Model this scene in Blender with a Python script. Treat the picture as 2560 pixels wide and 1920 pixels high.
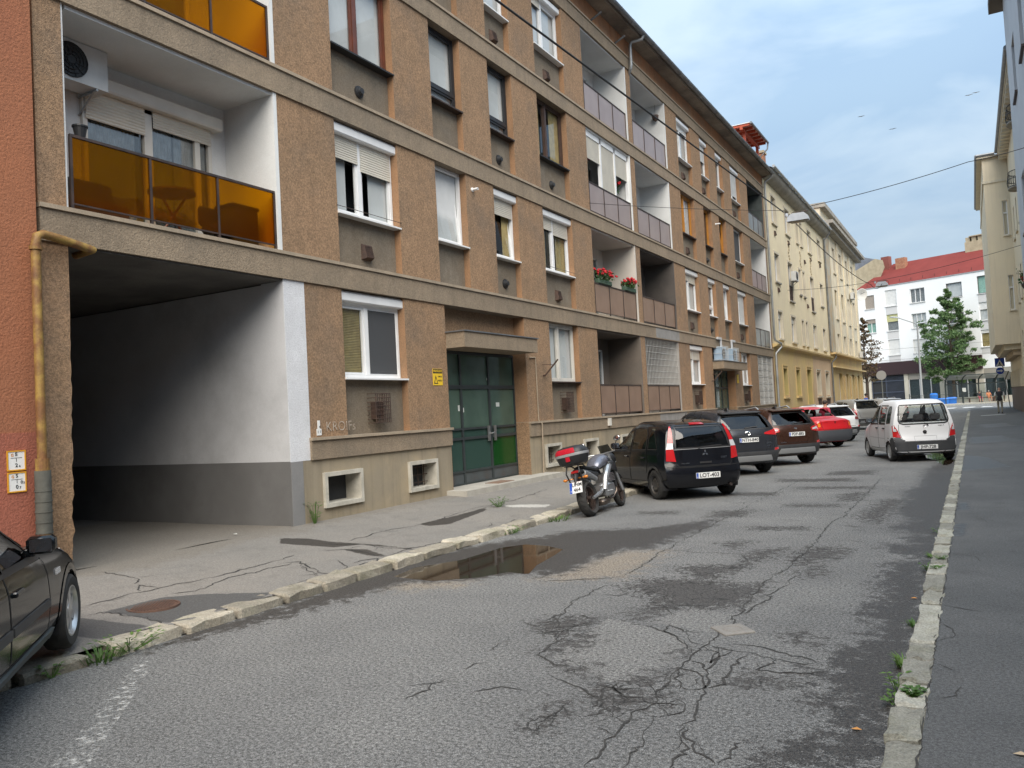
import bpy, bmesh, math, random
import numpy as np
from mathutils import Vector, Matrix, noise as mnoise
from mathutils.bvhtree import BVHTree
from mathutils.geometry import delaunay_2d_cdt

random.seed(7)
PI = math.pi
rad = math.radians
scene = bpy.context.scene
COL = scene.collection
for o in list(bpy.data.objects):
    bpy.data.objects.remove(o)

# ------------------------------------------------------------------ camera
CAM_H = 1.87
cam_d = bpy.data.cameras.new('camera')
cam = bpy.data.objects.new('camera', cam_d)
COL.objects.link(cam)
cam_d.sensor_fit = 'HORIZONTAL'
cam_d.sensor_width = 36.0
cam_d.lens = 28.473
cam_d.clip_start = 0.05
cam_d.clip_end = 3000
_yaw, _pitch, _roll = 0.5169032, 0.0365734, -0.0529817
_f = Vector((-math.sin(_yaw)*math.cos(_pitch), math.cos(_yaw)*math.cos(_pitch), math.sin(_pitch)))
_r0 = Vector((math.cos(_yaw), math.sin(_yaw), 0)); _u0 = _r0.cross(_f)
_r = _r0*math.cos(_roll) + _u0*math.sin(_roll)
_u = -_r0*math.sin(_roll) + _u0*math.cos(_roll)
m3 = Matrix((_r, _u, -_f)).transposed()
cam.matrix_world = Matrix.Translation((0, 0, CAM_H)) @ m3.to_4x4()
scene.camera = cam

# ------------------------------------------------------------------ sky and sun (bright overcast)
SUN_EL, SUN_AZ = 48.0, 150.0          # degrees; azimuth clockwise from +Y (up the street)
world = bpy.data.worlds.new('World'); scene.world = world; world.use_nodes = True
wn, wl = world.node_tree.nodes, world.node_tree.links
wn.clear()
w_out = wn.new('ShaderNodeOutputWorld'); w_bg = wn.new('ShaderNodeBackground')
w_sky = wn.new('ShaderNodeTexSky'); w_sky.sky_type = 'NISHITA'; w_sky.sun_disc = False
w_sky.sun_elevation = rad(SUN_EL); w_sky.sun_rotation = rad(SUN_AZ)
w_sky.air_density = 1.0; w_sky.dust_density = 2.0; w_sky.ozone_density = 1.5
w_tc = wn.new('ShaderNodeTexCoord')
w_map = wn.new('ShaderNodeMapping'); w_map.inputs['Scale'].default_value = (1.0, 1.0, 2.6)
w_map.inputs['Location'].default_value = (0.35, 0.1, 0.0)
w_noise = wn.new('ShaderNodeTexNoise'); w_noise.inputs['Scale'].default_value = 2.1
w_noise.inputs['Detail'].default_value = 5.0; w_noise.inputs['Roughness'].default_value = 0.45
w_ramp = wn.new('ShaderNodeValToRGB')
w_ramp.color_ramp.elements[0].position = 0.36; w_ramp.color_ramp.elements[0].color = (0.62, 0.62, 0.62, 1)
w_ramp.color_ramp.elements[1].position = 0.66; w_ramp.color_ramp.elements[1].color = (0.97, 0.97, 0.97, 1)
w_mix = wn.new('ShaderNodeMixRGB'); w_mix.inputs['Color2'].default_value = (3.45, 4.45, 5.35, 1)   # cloud veil
w_bg.inputs['Strength'].default_value = 0.05
wl.new(w_tc.outputs['Generated'], w_map.inputs['Vector']); wl.new(w_map.outputs['Vector'], w_noise.inputs['Vector'])
w_n2 = wn.new('ShaderNodeTexNoise'); w_n2.inputs['Scale'].default_value = 3.4; w_n2.inputs['Detail'].default_value = 6.0; w_n2.inputs['Roughness'].default_value = 0.5; w_n2.inputs['Distortion'].default_value = 0.4
w_cl = wn.new('ShaderNodeValToRGB'); w_cl.color_ramp.elements[0].position = 0.40; w_cl.color_ramp.elements[0].color = (2.5, 3.5, 4.6, 1); w_cl.color_ramp.elements[1].position = 0.60; w_cl.color_ramp.elements[1].color = (3.9, 4.75, 5.45, 1)
wl.new(w_map.outputs['Vector'], w_n2.inputs['Vector']); wl.new(w_n2.outputs['Fac'], w_cl.inputs['Fac']); wl.new(w_cl.outputs['Color'], w_mix.inputs['Color2'])
wl.new(w_noise.outputs['Fac'], w_ramp.inputs['Fac']); wl.new(w_ramp.outputs['Color'], w_mix.inputs['Fac'])
wl.new(w_sky.outputs['Color'], w_mix.inputs['Color1'])
# overcast sky: luminance rises from the horizon to the zenith as (1 + 2 sin el)
w_sep = wn.new('ShaderNodeSeparateXYZ'); w_el = wn.new('ShaderNodeMapRange'); w_el.inputs[1].default_value = 0.0; w_el.inputs[2].default_value = 1.0; w_el.inputs[3].default_value = 0.56; w_el.inputs[4].default_value = 1.9
w_sc = wn.new('ShaderNodeVectorMath'); w_sc.operation = 'SCALE'
wl.new(w_tc.outputs['Generated'], w_sep.inputs[0]); wl.new(w_sep.outputs['Z'], w_el.inputs[0]); wl.new(w_mix.outputs['Color'], w_sc.inputs[0]); wl.new(w_el.outputs[0], w_sc.inputs['Scale']); wl.new(w_sc.outputs['Vector'], w_bg.inputs['Color'])
wl.new(w_bg.outputs['Background'], w_out.inputs['Surface'])

sun_d = bpy.data.lights.new('sun', 'SUN'); sun_d.energy = 1.35; sun_d.angle = rad(60); sun_d.color = (1.0, 0.90, 0.77)
sun = bpy.data.objects.new('sun', sun_d); COL.objects.link(sun)
_e, _a = rad(SUN_EL), rad(SUN_AZ)
_sd = Vector((math.sin(_a)*math.cos(_e), math.cos(_a)*math.cos(_e), math.sin(_e)))
sun.rotation_euler = _sd.to_track_quat('Z', 'Y').to_euler()

vs = scene.view_settings
vs.view_transform = 'Standard'; vs.look = 'None'; vs.exposure = 2.0; vs.gamma = 1.0
vs.use_curve_mapping = False
scene.render.engine = 'CYCLES'
scene.cycles.max_bounces = 8; scene.cycles.transparent_max_bounces = 16
scene.cycles.caustics_reflective = False; scene.cycles.caustics_refractive = False

# ------------------------------------------------------------------ object helpers
def setp(o, label=None, cat=None, group=None, kind=None):
    if label: o['label'] = label
    if cat: o['category'] = cat
    if group: o['group'] = group
    if kind: o['kind'] = kind
    return o

def thing(name, label, cat, loc=(0, 0, 0), rz=0.0, group=None):
    o = bpy.data.objects.new(name, None); COL.objects.link(o)
    o.location = loc; o.rotation_euler = (0, 0, rz); o.empty_display_size = 0.2
    return setp(o, label, cat, group)

def link(name, me, parent=None, loc=None, rot=None, scale=None):
    o = bpy.data.objects.new(name, me); COL.objects.link(o)
    if parent is not None: o.parent = parent
    if loc is not None: o.location = loc
    if rot is not None: o.rotation_euler = rot
    if scale is not None: o.scale = scale
    return o

def copy_tree(o, parent=None):
    c = o.copy(); COL.objects.link(c); c.parent = parent
    for ch in o.children:
        copy_tree(ch, c)
    return c

class MB:
    """collects faces for one mesh"""
    def __init__(s): s.v = []; s.f = []; s.m = []
    def add(s, verts, faces, mi=0, M=None):
        n = len(s.v)
        s.v += [tuple(M @ Vector(p)) for p in verts] if M is not None else [tuple(p) for p in verts]
        s.f += [tuple(i+n for i in f) for f in faces]; s.m += [mi]*len(faces)
        return s
    def box(s, x0, x1, y0, y1, z0, z1, mi=0, M=None, side=None):
        """side: material index of the two faces that look along Y"""
        v = [(x0,y0,z0),(x1,y0,z0),(x1,y1,z0),(x0,y1,z0),(x0,y0,z1),(x1,y0,z1),(x1,y1,z1),(x0,y1,z1)]
        f = [(0,3,2,1),(4,5,6,7),(1,2,6,5),(3,0,4,7),(0,1,5,4),(2,3,7,6)]
        s.add(v, f, mi, M)
        if side is not None: s.m[-2:] = [side, side]
        return s
    def bbox(s, x0, x1, y0, y1, z0, z1, b=0.01, mi=0, M=None):
        """box with its edges taken off"""
        bm = bmesh.new()
        bmesh.ops.create_cube(bm, size=1.0)
        for vv in bm.verts:
            vv.co = ((x0+x1)/2+vv.co.x*(x1-x0), (y0+y1)/2+vv.co.y*(y1-y0), (z0+z1)/2+vv.co.z*(z1-z0))
        bmesh.ops.bevel(bm, geom=list(bm.edges), offset=b, segments=1, affect='EDGES')
        bm.verts.index_update()
        s.add([v.co[:] for v in bm.verts], [[v.index for v in f.verts] for f in bm.faces], mi, M)
        bm.free(); return s
    def quad(s, a, b, c, d, mi=0): return s.add([a, b, c, d], [(0, 1, 2, 3)], mi)
    def tube(s, pts, r, n=8, mi=0, cap=True, M=None):
        pts = [Vector(p) for p in pts]; rs = r if isinstance(r, (list, tuple)) else [r]*len(pts)
        rings = []; prev = None
        for i, p in enumerate(pts):
            t = (pts[min(i+1, len(pts)-1)]-pts[max(i-1, 0)])
            if t.length < 1e-9: t = Vector((0, 0, 1))
            t.normalize()
            if prev is None:
                a = t.orthogonal().normalized()
            else:
                a = (prev - t*prev.dot(t))
                a = a.normalized() if a.length > 1e-6 else t.orthogonal().normalized()
            prev = a; b = t.cross(a)
            rings.append([p+(a*math.cos(2*PI*k/n)+b*math.sin(2*PI*k/n))*rs[i] for k in range(n)])
        v = [q for R_ in rings for q in R_]; f = []
        for i in range(len(pts)-1):
            for k in range(n):
                f.append((i*n+k, i*n+(k+1) % n, (i+1)*n+(k+1) % n, (i+1)*n+k))
        if cap: f += [tuple(range(n-1, -1, -1)), tuple(range((len(pts)-1)*n, len(pts)*n))]
        return s.add(v, f, mi, M)
    def lathe(s, prof, n=24, axis='Z', mi=0, M=None, closed=False):
        v = []; f = []
        for (r, h) in prof:
            for k in range(n):
                a = 2*PI*k/n
                p = {'Z': (r*math.cos(a), r*math.sin(a), h), 'Y': (r*math.cos(a), h, r*math.sin(a)), 'X': (h, r*math.cos(a), r*math.sin(a))}[axis]
                v.append(p)
        m = len(prof)
        for i in range(m if closed else m-1):
            for k in range(n):
                f.append((i*n+k, i*n+(k+1) % n, ((i+1) % m)*n+(k+1) % n, ((i+1) % m)*n+k))
        return s.add(v, f, mi, M)
    def prism(s, poly, a0, a1, axis='Z', mi=0, M=None):
        """extrude a 2D polygon along an axis. Z:(x,y) X:(y,z) Y:(x,z)"""
        n = len(poly)
        mk = {'Z': lambda p, a: (p[0], p[1], a), 'X': lambda p, a: (a, p[0], p[1]), 'Y': lambda p, a: (p[0], a, p[1])}[axis]
        v = [mk(p, a0) for p in poly]+[mk(p, a1) for p in poly]
        f = [tuple(range(n-1, -1, -1)), tuple(range(n, 2*n))]+[(i, (i+1) % n, n+(i+1) % n, n+i) for i in range(n)]
        return s.add(v, f, mi, M)
    def sphere(s, c, r, n=10, mi=0, sc=(1, 1, 1)):
        v = []; f = []; h = n//2+1
        for i in range(h+1):
            t = PI*i/h
            for k in range(n):
                a = 2*PI*k/n
                v.append((c[0]+r*sc[0]*math.sin(t)*math.cos(a), c[1]+r*sc[1]*math.sin(t)*math.sin(a), c[2]+r*sc[2]*math.cos(t)))
        for i in range(h):
            for k in range(n): f.append((i*n+k, (i+1)*n+k, (i+1)*n+(k+1) % n, i*n+(k+1) % n))
        return s.add(v, f, mi)
    def mesh(s, name, mats, smooth=False, fix=False):
        me = bpy.data.meshes.new(name); me.from_pydata(s.v, [], s.f)
        for m in (mats if isinstance(mats, (list, tuple)) else [mats]): me.materials.append(m)
        if any(s.m): me.polygons.foreach_set('material_index', s.m)
        if fix:
            bm = bmesh.new(); bm.from_mesh(me); bmesh.ops.recalc_face_normals(bm, faces=bm.faces); bm.to_mesh(me); bm.free()
        if smooth:
            me.polygons.foreach_set('use_smooth', [True]*len(me.polygons))
            if smooth is not True:
                try: me.set_sharp_from_angle(angle=smooth)
                except Exception: pass
        me.update(); return me
    def build(s, name, mats, parent=None, smooth=False, fix=True, **k):
        return link(name, s.mesh(name, mats, smooth, fix), parent, **k)

SM = rad(40)

def text_mesh(txt, size, mat_, bold=0.0, align='CENTER', name='lettering'):
    cu = bpy.data.curves.new(name, 'FONT'); cu.body = txt; cu.size = size; cu.align_x = align; cu.align_y = 'CENTER'
    cu.extrude = 0.0006; cu.offset = bold; cu.resolution_u = 3
    ob = bpy.data.objects.new('tmp', cu); COL.objects.link(ob)
    dg = bpy.context.evaluated_depsgraph_get()
    me = bpy.data.meshes.new_from_object(ob.evaluated_get(dg))
    bpy.data.objects.remove(ob); bpy.data.curves.remove(cu)
    me.materials.clear(); me.materials.append(mat_); me.name = name
    return me

# ------------------------------------------------------------------ materials
MATS = {}
def nt(name):
    m = bpy.data.materials.new(name); m.use_nodes = True
    t = m.node_tree; b = t.nodes['Principled BSDF']
    return m, t.nodes, t.links, b

def rgba(c): return (c[0], c[1], c[2], 1.0)

def mat(name, c, rough=0.6, metal=0.0, c2=None, nscale=3.0, grain=None, gscale=60.0, bump=0.0, bscale=60.0, bdist=0.004,
        streak=0.0, coord='world', spec=0.5, coat=0.0, stain=None, stain_amt=0.0, sscale=0.5, emit=None, transl=0.0, detail=4.0, objvar=0.0):
    """plain procedural surface: base colour varied by large blotches (c2), fine grain and vertical streaks, with a bump"""
    m, N, L, b = nt(name)
    b.inputs['Roughness'].default_value = rough; b.inputs['Metallic'].default_value = metal
    b.inputs['Specular IOR Level'].default_value = spec
    if coat: b.inputs['Coat Weight'].default_value = coat; b.inputs['Coat Roughness'].default_value = 0.06
    if coord == 'world':
        g = N.new('ShaderNodeNewGeometry'); vec = g.outputs['Position']
    else:
        g = N.new('ShaderNodeTexCoord'); vec = g.outputs['Object']
    col = None
    def noise(scale, det=detail, rgh=0.55, v=None):
        n = N.new('ShaderNodeTexNoise'); n.inputs['Scale'].default_value = scale; n.inputs['Detail'].default_value = det
        n.inputs['Roughness'].default_value = rgh; L.new(v if v is not None else vec, n.inputs['Vector']); return n.outputs['Fac']
    def ramp(fac, p0, p1, a=0.0, z=1.0):
        r_ = N.new('ShaderNodeMapRange'); r_.clamp = True
        r_.inputs[1].default_value = p0; r_.inputs[2].default_value = p1; r_.inputs[3].default_value = a; r_.inputs[4].default_value = z
        L.new(fac, r_.inputs[0]); return r_.outputs[0]
    def mix(fac, a, c_, mode='MIX'):
        x = N.new('ShaderNodeMixRGB'); x.blend_type = mode
        if isinstance(fac, float): x.inputs[0].default_value = fac
        else: L.new(fac, x.inputs[0])
        for i, q in ((1, a), (2, c_)):
            if isinstance(q, (tuple, list)): x.inputs[i].default_value = rgba(q)
            else: L.new(q, x.inputs[i])
        return x.outputs[0]
    cur = tuple(c)
    if c2 is not None: cur = mix(ramp(noise(nscale), 0.38, 0.62), cur, c2)
    if streak:
        mp = N.new('ShaderNodeMapping'); mp.inputs['Scale'].default_value = (5.0, 5.0, 0.28); L.new(vec, mp.inputs['Vector'])
        cur = mix(ramp(noise(1.0, 3.0, 0.6, mp.outputs[0]), 0.5, 0.75, 0.0, streak), cur, (c[0]*0.45, c[1]*0.45, c[2]*0.45))
    if stain is not None: cur = mix(ramp(noise(sscale, 5.0, 0.65), 0.5, 0.72, 0.0, stain_amt), cur, stain)
    if grain:
        cur = _grain(N, L, cur, noise(gscale, 3.0, 0.7), grain, ramp); cur = _grain(N, L, cur, noise(gscale*0.16, 4.0, 0.65), grain*0.26, ramp)
    if objvar: cur = _grain(N, L, cur, N.new('ShaderNodeObjectInfo').outputs['Random'], objvar, ramp)
    if isinstance(cur, tuple): b.inputs['Base Color'].default_value = rgba(cur)
    else: L.new(cur, b.inputs['Base Color'])
    if bump:
        bp = N.new('ShaderNodeBump'); bp.inputs['Strength'].default_value = bump; bp.inputs['Distance'].default_value = bdist
        L.new(noise(bscale, 3.0, 0.6), bp.inputs['Height']); L.new(bp.outputs['Normal'], b.inputs['Normal'])
    if emit: b.inputs['Emission Color'].default_value = rgba(emit[:3]); b.inputs['Emission Strength'].default_value = emit[3]
    MATS[name] = m
    return m

def _grain(N, L, cur, fac, g, ramp):
    f = ramp(fac, 0.3, 0.7, 1.0-g, 1.0+g)
    x = N.new('ShaderNodeVectorMath'); x.operation = 'SCALE'
    if isinstance(cur, tuple): x.inputs[0].default_value = cur
    else: L.new(cur, x.inputs[0])
    L.new(f, x.inputs['Scale'])
    return x.outputs['Vector']

def glass(name, tint=(0.75, 0.82, 0.82), gloss=1.0, rough=0.01, dark=0.0):
    """thin pane: clear where seen straight on, mirror-like at grazing angles"""
    m, N, L, b = nt(name)
    out = [n for n in N if n.type == 'OUTPUT_MATERIAL'][0]; N.remove(b)
    tr = N.new('ShaderNodeBsdfTransparent'); tr.inputs[0].default_value = rgba(tint)
    gl = N.new('ShaderNodeBsdfGlossy'); gl.inputs['Roughness'].default_value = rough
    fr = N.new('ShaderNodeLayerWeight'); fr.inputs[0].default_value = 0.5
    pw = N.new('ShaderNodeMath'); pw.operation = 'POWER'; pw.inputs[1].default_value = 4.0
    mu = N.new('ShaderNodeMath'); mu.operation = 'MULTIPLY_ADD'; mu.inputs[1].default_value = 0.9*gloss; mu.inputs[2].default_value = 0.075*gloss; mu.use_clamp = True
    mx = N.new('ShaderNodeMixShader')
    L.new(fr.outputs['Facing'], pw.inputs[0]); L.new(pw.outputs[0], mu.inputs[0]); L.new(mu.outputs[0], mx.inputs[0]); L.new(tr.outputs[0], mx.inputs[1]); L.new(gl.outputs[0], mx.inputs[2])
    L.new(mx.outputs[0], out.inputs[0]); MATS[name] = m
    return m

def frosted(name, col, trans=0.35, rough=0.25, tint=None, blot=None):
    """obscured pane: part diffuse, part translucent, part see-through, with a gloss coat"""
    m, N, L, b = nt(name)
    out = [n for n in N if n.type == 'OUTPUT_MATERIAL'][0]
    b.inputs['Base Color'].default_value = rgba(col); b.inputs['Roughness'].default_value = rough
    if blot:
        g = N.new('ShaderNodeNewGeometry'); n = N.new('ShaderNodeTexNoise'); n.inputs['Scale'].default_value = 1.7; n.inputs['Detail'].default_value = 4
        L.new(g.outputs['Position'], n.inputs['Vector'])
        rr = N.new('ShaderNodeValToRGB'); rr.color_ramp.elements[0].position = 0.38; rr.color_ramp.elements[1].position = 0.64
        rr.color_ramp.elements[0].color = rgba(col); rr.color_ramp.elements[1].color = rgba(blot)
        L.new(n.outputs[0], rr.inputs[0]); L.new(rr.outputs[0], b.inputs['Base Color'])
    tl = N.new('ShaderNodeBsdfTranslucent'); tl.inputs[0].default_value = rgba(tint or col)
    tp = N.new('ShaderNodeBsdfTransparent'); tp.inputs[0].default_value = rgba(tint or col)
    m1 = N.new('ShaderNodeMixShader'); m1.inputs[0].default_value = 0.75
    L.new(tl.outputs[0], m1.inputs[1]); L.new(tp.outputs[0], m1.inputs[2])
    m2 = N.new('ShaderNodeMixShader'); m2.inputs[0].default_value = trans
    L.new(b.outputs[0], m2.inputs[1]); L.new(m1.outputs[0], m2.inputs[2]); L.new(m2.outputs[0], out.inputs[0])
    MATS[name] = m
    return m

def paint(name, c, rough=0.25, metal=0.0, coat=0.0, flake=0.0):
    m, N, L, b = nt(name)
    b.inputs['Base Color'].default_value = rgba(c); b.inputs['Roughness'].default_value = rough; b.inputs['Metallic'].default_value = metal
    b.inputs['Coat Weight'].default_value = coat; b.inputs['Coat Roughness'].default_value = 0.02
    g = N.new('ShaderNodeTexCoord'); n = N.new('ShaderNodeTexNoise'); n.inputs['Scale'].default_value = 2.5; n.inputs['Detail'].default_value = 6
    L.new(g.outputs['Object'], n.inputs['Vector'])
    r_ = N.new('ShaderNodeMapRange'); r_.inputs[1].default_value = 0.35; r_.inputs[2].default_value = 0.7; r_.inputs[3].default_value = rough; r_.inputs[4].default_value = min(1, rough+0.08)
    L.new(n.outputs[0], r_.inputs[0]); L.new(r_.outputs[0], b.inputs['Roughness'])
    MATS[name] = m
    return m

plaster     = mat('plaster_brown', (0.270, 0.174, 0.101), 0.92, c2=(0.298, 0.188, 0.108), nscale=0.9, grain=0.42, gscale=34, bump=0.9, bscale=62, bdist=0.014, streak=0.2, stain=(0.175, 0.130, 0.092), stain_amt=0.7, sscale=0.7)
plaster_or  = mat('plaster_reveal', (0.325, 0.185, 0.098), 0.9, c2=(0.265, 0.16, 0.09), nscale=2.0, grain=0.18, gscale=40, bump=0.5, bscale=45, bdist=0.012)
plaster_gr  = mat('plaster_spandrel', (0.185, 0.150, 0.108), 0.93, c2=(0.165, 0.138, 0.105), nscale=1.6, grain=0.25, gscale=45, bump=0.8, bscale=48, bdist=0.014, streak=0.3, stain=(0.26, 0.225, 0.175), stain_amt=0.6, sscale=1.1)
plaster_bd  = mat('plaster_band', (0.235, 0.185, 0.130), 0.92, c2=(0.275, 0.215, 0.150), nscale=0.8, grain=0.25, gscale=40, bump=0.8, bscale=45, bdist=0.016, streak=0.3, stain=(0.175, 0.145, 0.11), stain_amt=0.6, sscale=0.7)
plaster_top = mat('plaster_attic', (0.40, 0.185, 0.085), 0.92, c2=(0.30, 0.155, 0.085), nscale=0.8, grain=0.15, gscale=30, bump=0.4, bscale=30, bdist=0.01, streak=0.6, stain=(0.42, 0.27, 0.16), stain_amt=0.6, sscale=1.0)
ledge_m     = mat('ledge_concrete', (0.36, 0.29, 0.21), 0.9, c2=(0.30, 0.245, 0.18), nscale=2.5, grain=0.15, gscale=50, bump=0.3, bscale=50, streak=0.4)
plinth_m    = mat('plinth_render', (0.335, 0.275, 0.185), 0.85, c2=(0.275, 0.235, 0.17), nscale=1.2, grain=0.10, gscale=70, bump=0.25, bscale=70, streak=0.6, stain=(0.20, 0.17, 0.13), stain_amt=0.5, sscale=0.8)
white_wall  = mat('white_render', (0.70, 0.71, 0.70), 0.85, c2=(0.64, 0.65, 0.64), nscale=1.2, grain=0.05, gscale=50, bump=0.35, bscale=50, bdist=0.006, stain=(0.50, 0.49, 0.46), stain_amt=0.25, sscale=0.8)
white_edge  = mat('white_painted_plaster', (0.66, 0.67, 0.69), 0.9, c2=(0.60, 0.61, 0.63), nscale=1.5, grain=0.12, gscale=40, bump=0.8, bscale=42, bdist=0.016, stain=(0.42, 0.41, 0.40), stain_amt=0.4, sscale=1.4)
grey_wall   = mat('grey_render', (0.225, 0.222, 0.218), 0.85, c2=(0.19, 0.19, 0.19), nscale=1.0, grain=0.08, gscale=60, bump=0.3, bscale=60)
beige_wall  = mat('beige_loggia', (0.52, 0.47, 0.40), 0.85, c2=(0.48, 0.44, 0.38), nscale=1.0, grain=0.05, gscale=40, bump=0.2, bscale=50, stain=(0.35, 0.31, 0.27), stain_amt=0.3)
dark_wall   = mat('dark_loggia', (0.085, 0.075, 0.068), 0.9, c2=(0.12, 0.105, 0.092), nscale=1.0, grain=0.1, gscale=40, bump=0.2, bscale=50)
brown_wall  = mat('brown_loggia', (0.17, 0.14, 0.115), 0.9, c2=(0.14, 0.12, 0.10), nscale=1.2, grain=0.1, gscale=40)  # grey-brown paint of the ground-floor loggia, reused on passage and core walls
concrete    = mat('concrete', (0.27, 0.255, 0.23), 0.92, c2=(0.20, 0.19, 0.175), nscale=1.1, grain=0.15, gscale=60, bump=0.4, bscale=40, bdist=0.008, stain=(0.12, 0.115, 0.11), stain_amt=0.6, sscale=0.9)
soffit_m    = mat('flaking_soffit', (0.31, 0.27, 0.215), 0.95, c2=(0.20, 0.172, 0.14), nscale=0.8, grain=0.15, gscale=30, bump=0.8, bscale=5, bdist=0.05, stain=(0.10, 0.085, 0.075), stain_amt=0.8, sscale=0.5)
zinc        = mat('zinc_gutter', (0.24, 0.25, 0.265), 0.5, metal=0.6, c2=(0.18, 0.19, 0.20), nscale=3, grain=0.08)
zinc_l      = mat('zinc_pipe', (0.42, 0.44, 0.45), 0.45, metal=0.5, c2=(0.34, 0.36, 0.37), nscale=3)
steel_dk    = mat('dark_steel', (0.045, 0.035, 0.033), 0.5, metal=0.3, c2=(0.075, 0.05, 0.04), nscale=6)
rust        = mat('rusty_grille', (0.085, 0.05, 0.036), 0.8, c2=(0.05, 0.032, 0.026), nscale=9)
black_pl    = mat('black_plastic', (0.018, 0.019, 0.021), 0.5)
pvc         = mat('white_pvc', (0.78, 0.79, 0.79), 0.35, c2=(0.72, 0.73, 0.73), nscale=3)
cream_pvc   = mat('cream_pvc', (0.66, 0.64, 0.58), 0.45, c2=(0.60, 0.58, 0.53), nscale=3)
slat_m      = mat('shutter_slats', (0.62, 0.585, 0.50), 0.5, c2=(0.55, 0.52, 0.45), nscale=2)
slat_w      = mat('shutter_slats_white', (0.72, 0.73, 0.72), 0.5, c2=(0.66, 0.67, 0.66), nscale=2)
wood_red    = mat('red_brown_wood', (0.15, 0.045, 0.025), 0.4, c2=(0.11, 0.035, 0.02), nscale=5)
wood_dk     = mat('dark_brown_wood', (0.075, 0.040, 0.028), 0.5, c2=(0.05, 0.03, 0.022), nscale=5)
wood_or     = mat('orange_wood', (0.50, 0.22, 0.035), 0.4, c2=(0.42, 0.18, 0.03), nscale=4)
wood_pergola= mat('pergola_wood', (0.45, 0.085, 0.035), 0.5, c2=(0.38, 0.07, 0.03), nscale=4)
pane        = glass('window_glass', (0.93, 0.95, 0.95), 1.1)
curtain_w   = mat('white_curtain', (0.58, 0.60, 0.61), 0.9, c2=(0.52, 0.54, 0.55), nscale=2)
curtain_g   = mat('grey_curtain', (0.25, 0.27, 0.28), 0.9, c2=(0.17, 0.18, 0.19), nscale=7)
curtain_y   = mat('ochre_curtain', (0.36, 0.29, 0.13), 0.9, c2=(0.28, 0.22, 0.10), nscale=7)
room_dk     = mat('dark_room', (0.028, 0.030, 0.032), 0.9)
screen_m    = mat('fly_screen', (0.055, 0.058, 0.062), 0.8)
amber       = frosted('amber_pane', (0.20, 0.10, 0.010), 0.93, 0.10, (0.88, 0.55, 0.06), (0.12, 0.055, 0.01))
tan_pane    = frosted('tan_pane', (0.30, 0.205, 0.155), 0.15, 0.25, (0.5, 0.36, 0.27), (0.265, 0.18, 0.135))
mauve_pane  = frosted('mauve_pane', (0.40, 0.335, 0.32), 0.22, 0.28, (0.6, 0.5, 0.48), (0.35, 0.29, 0.28))
clear_pane  = frosted('milky_pane', (0.42, 0.43, 0.42), 0.5, 0.2, (0.7, 0.72, 0.7), (0.36, 0.33, 0.30))

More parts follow.
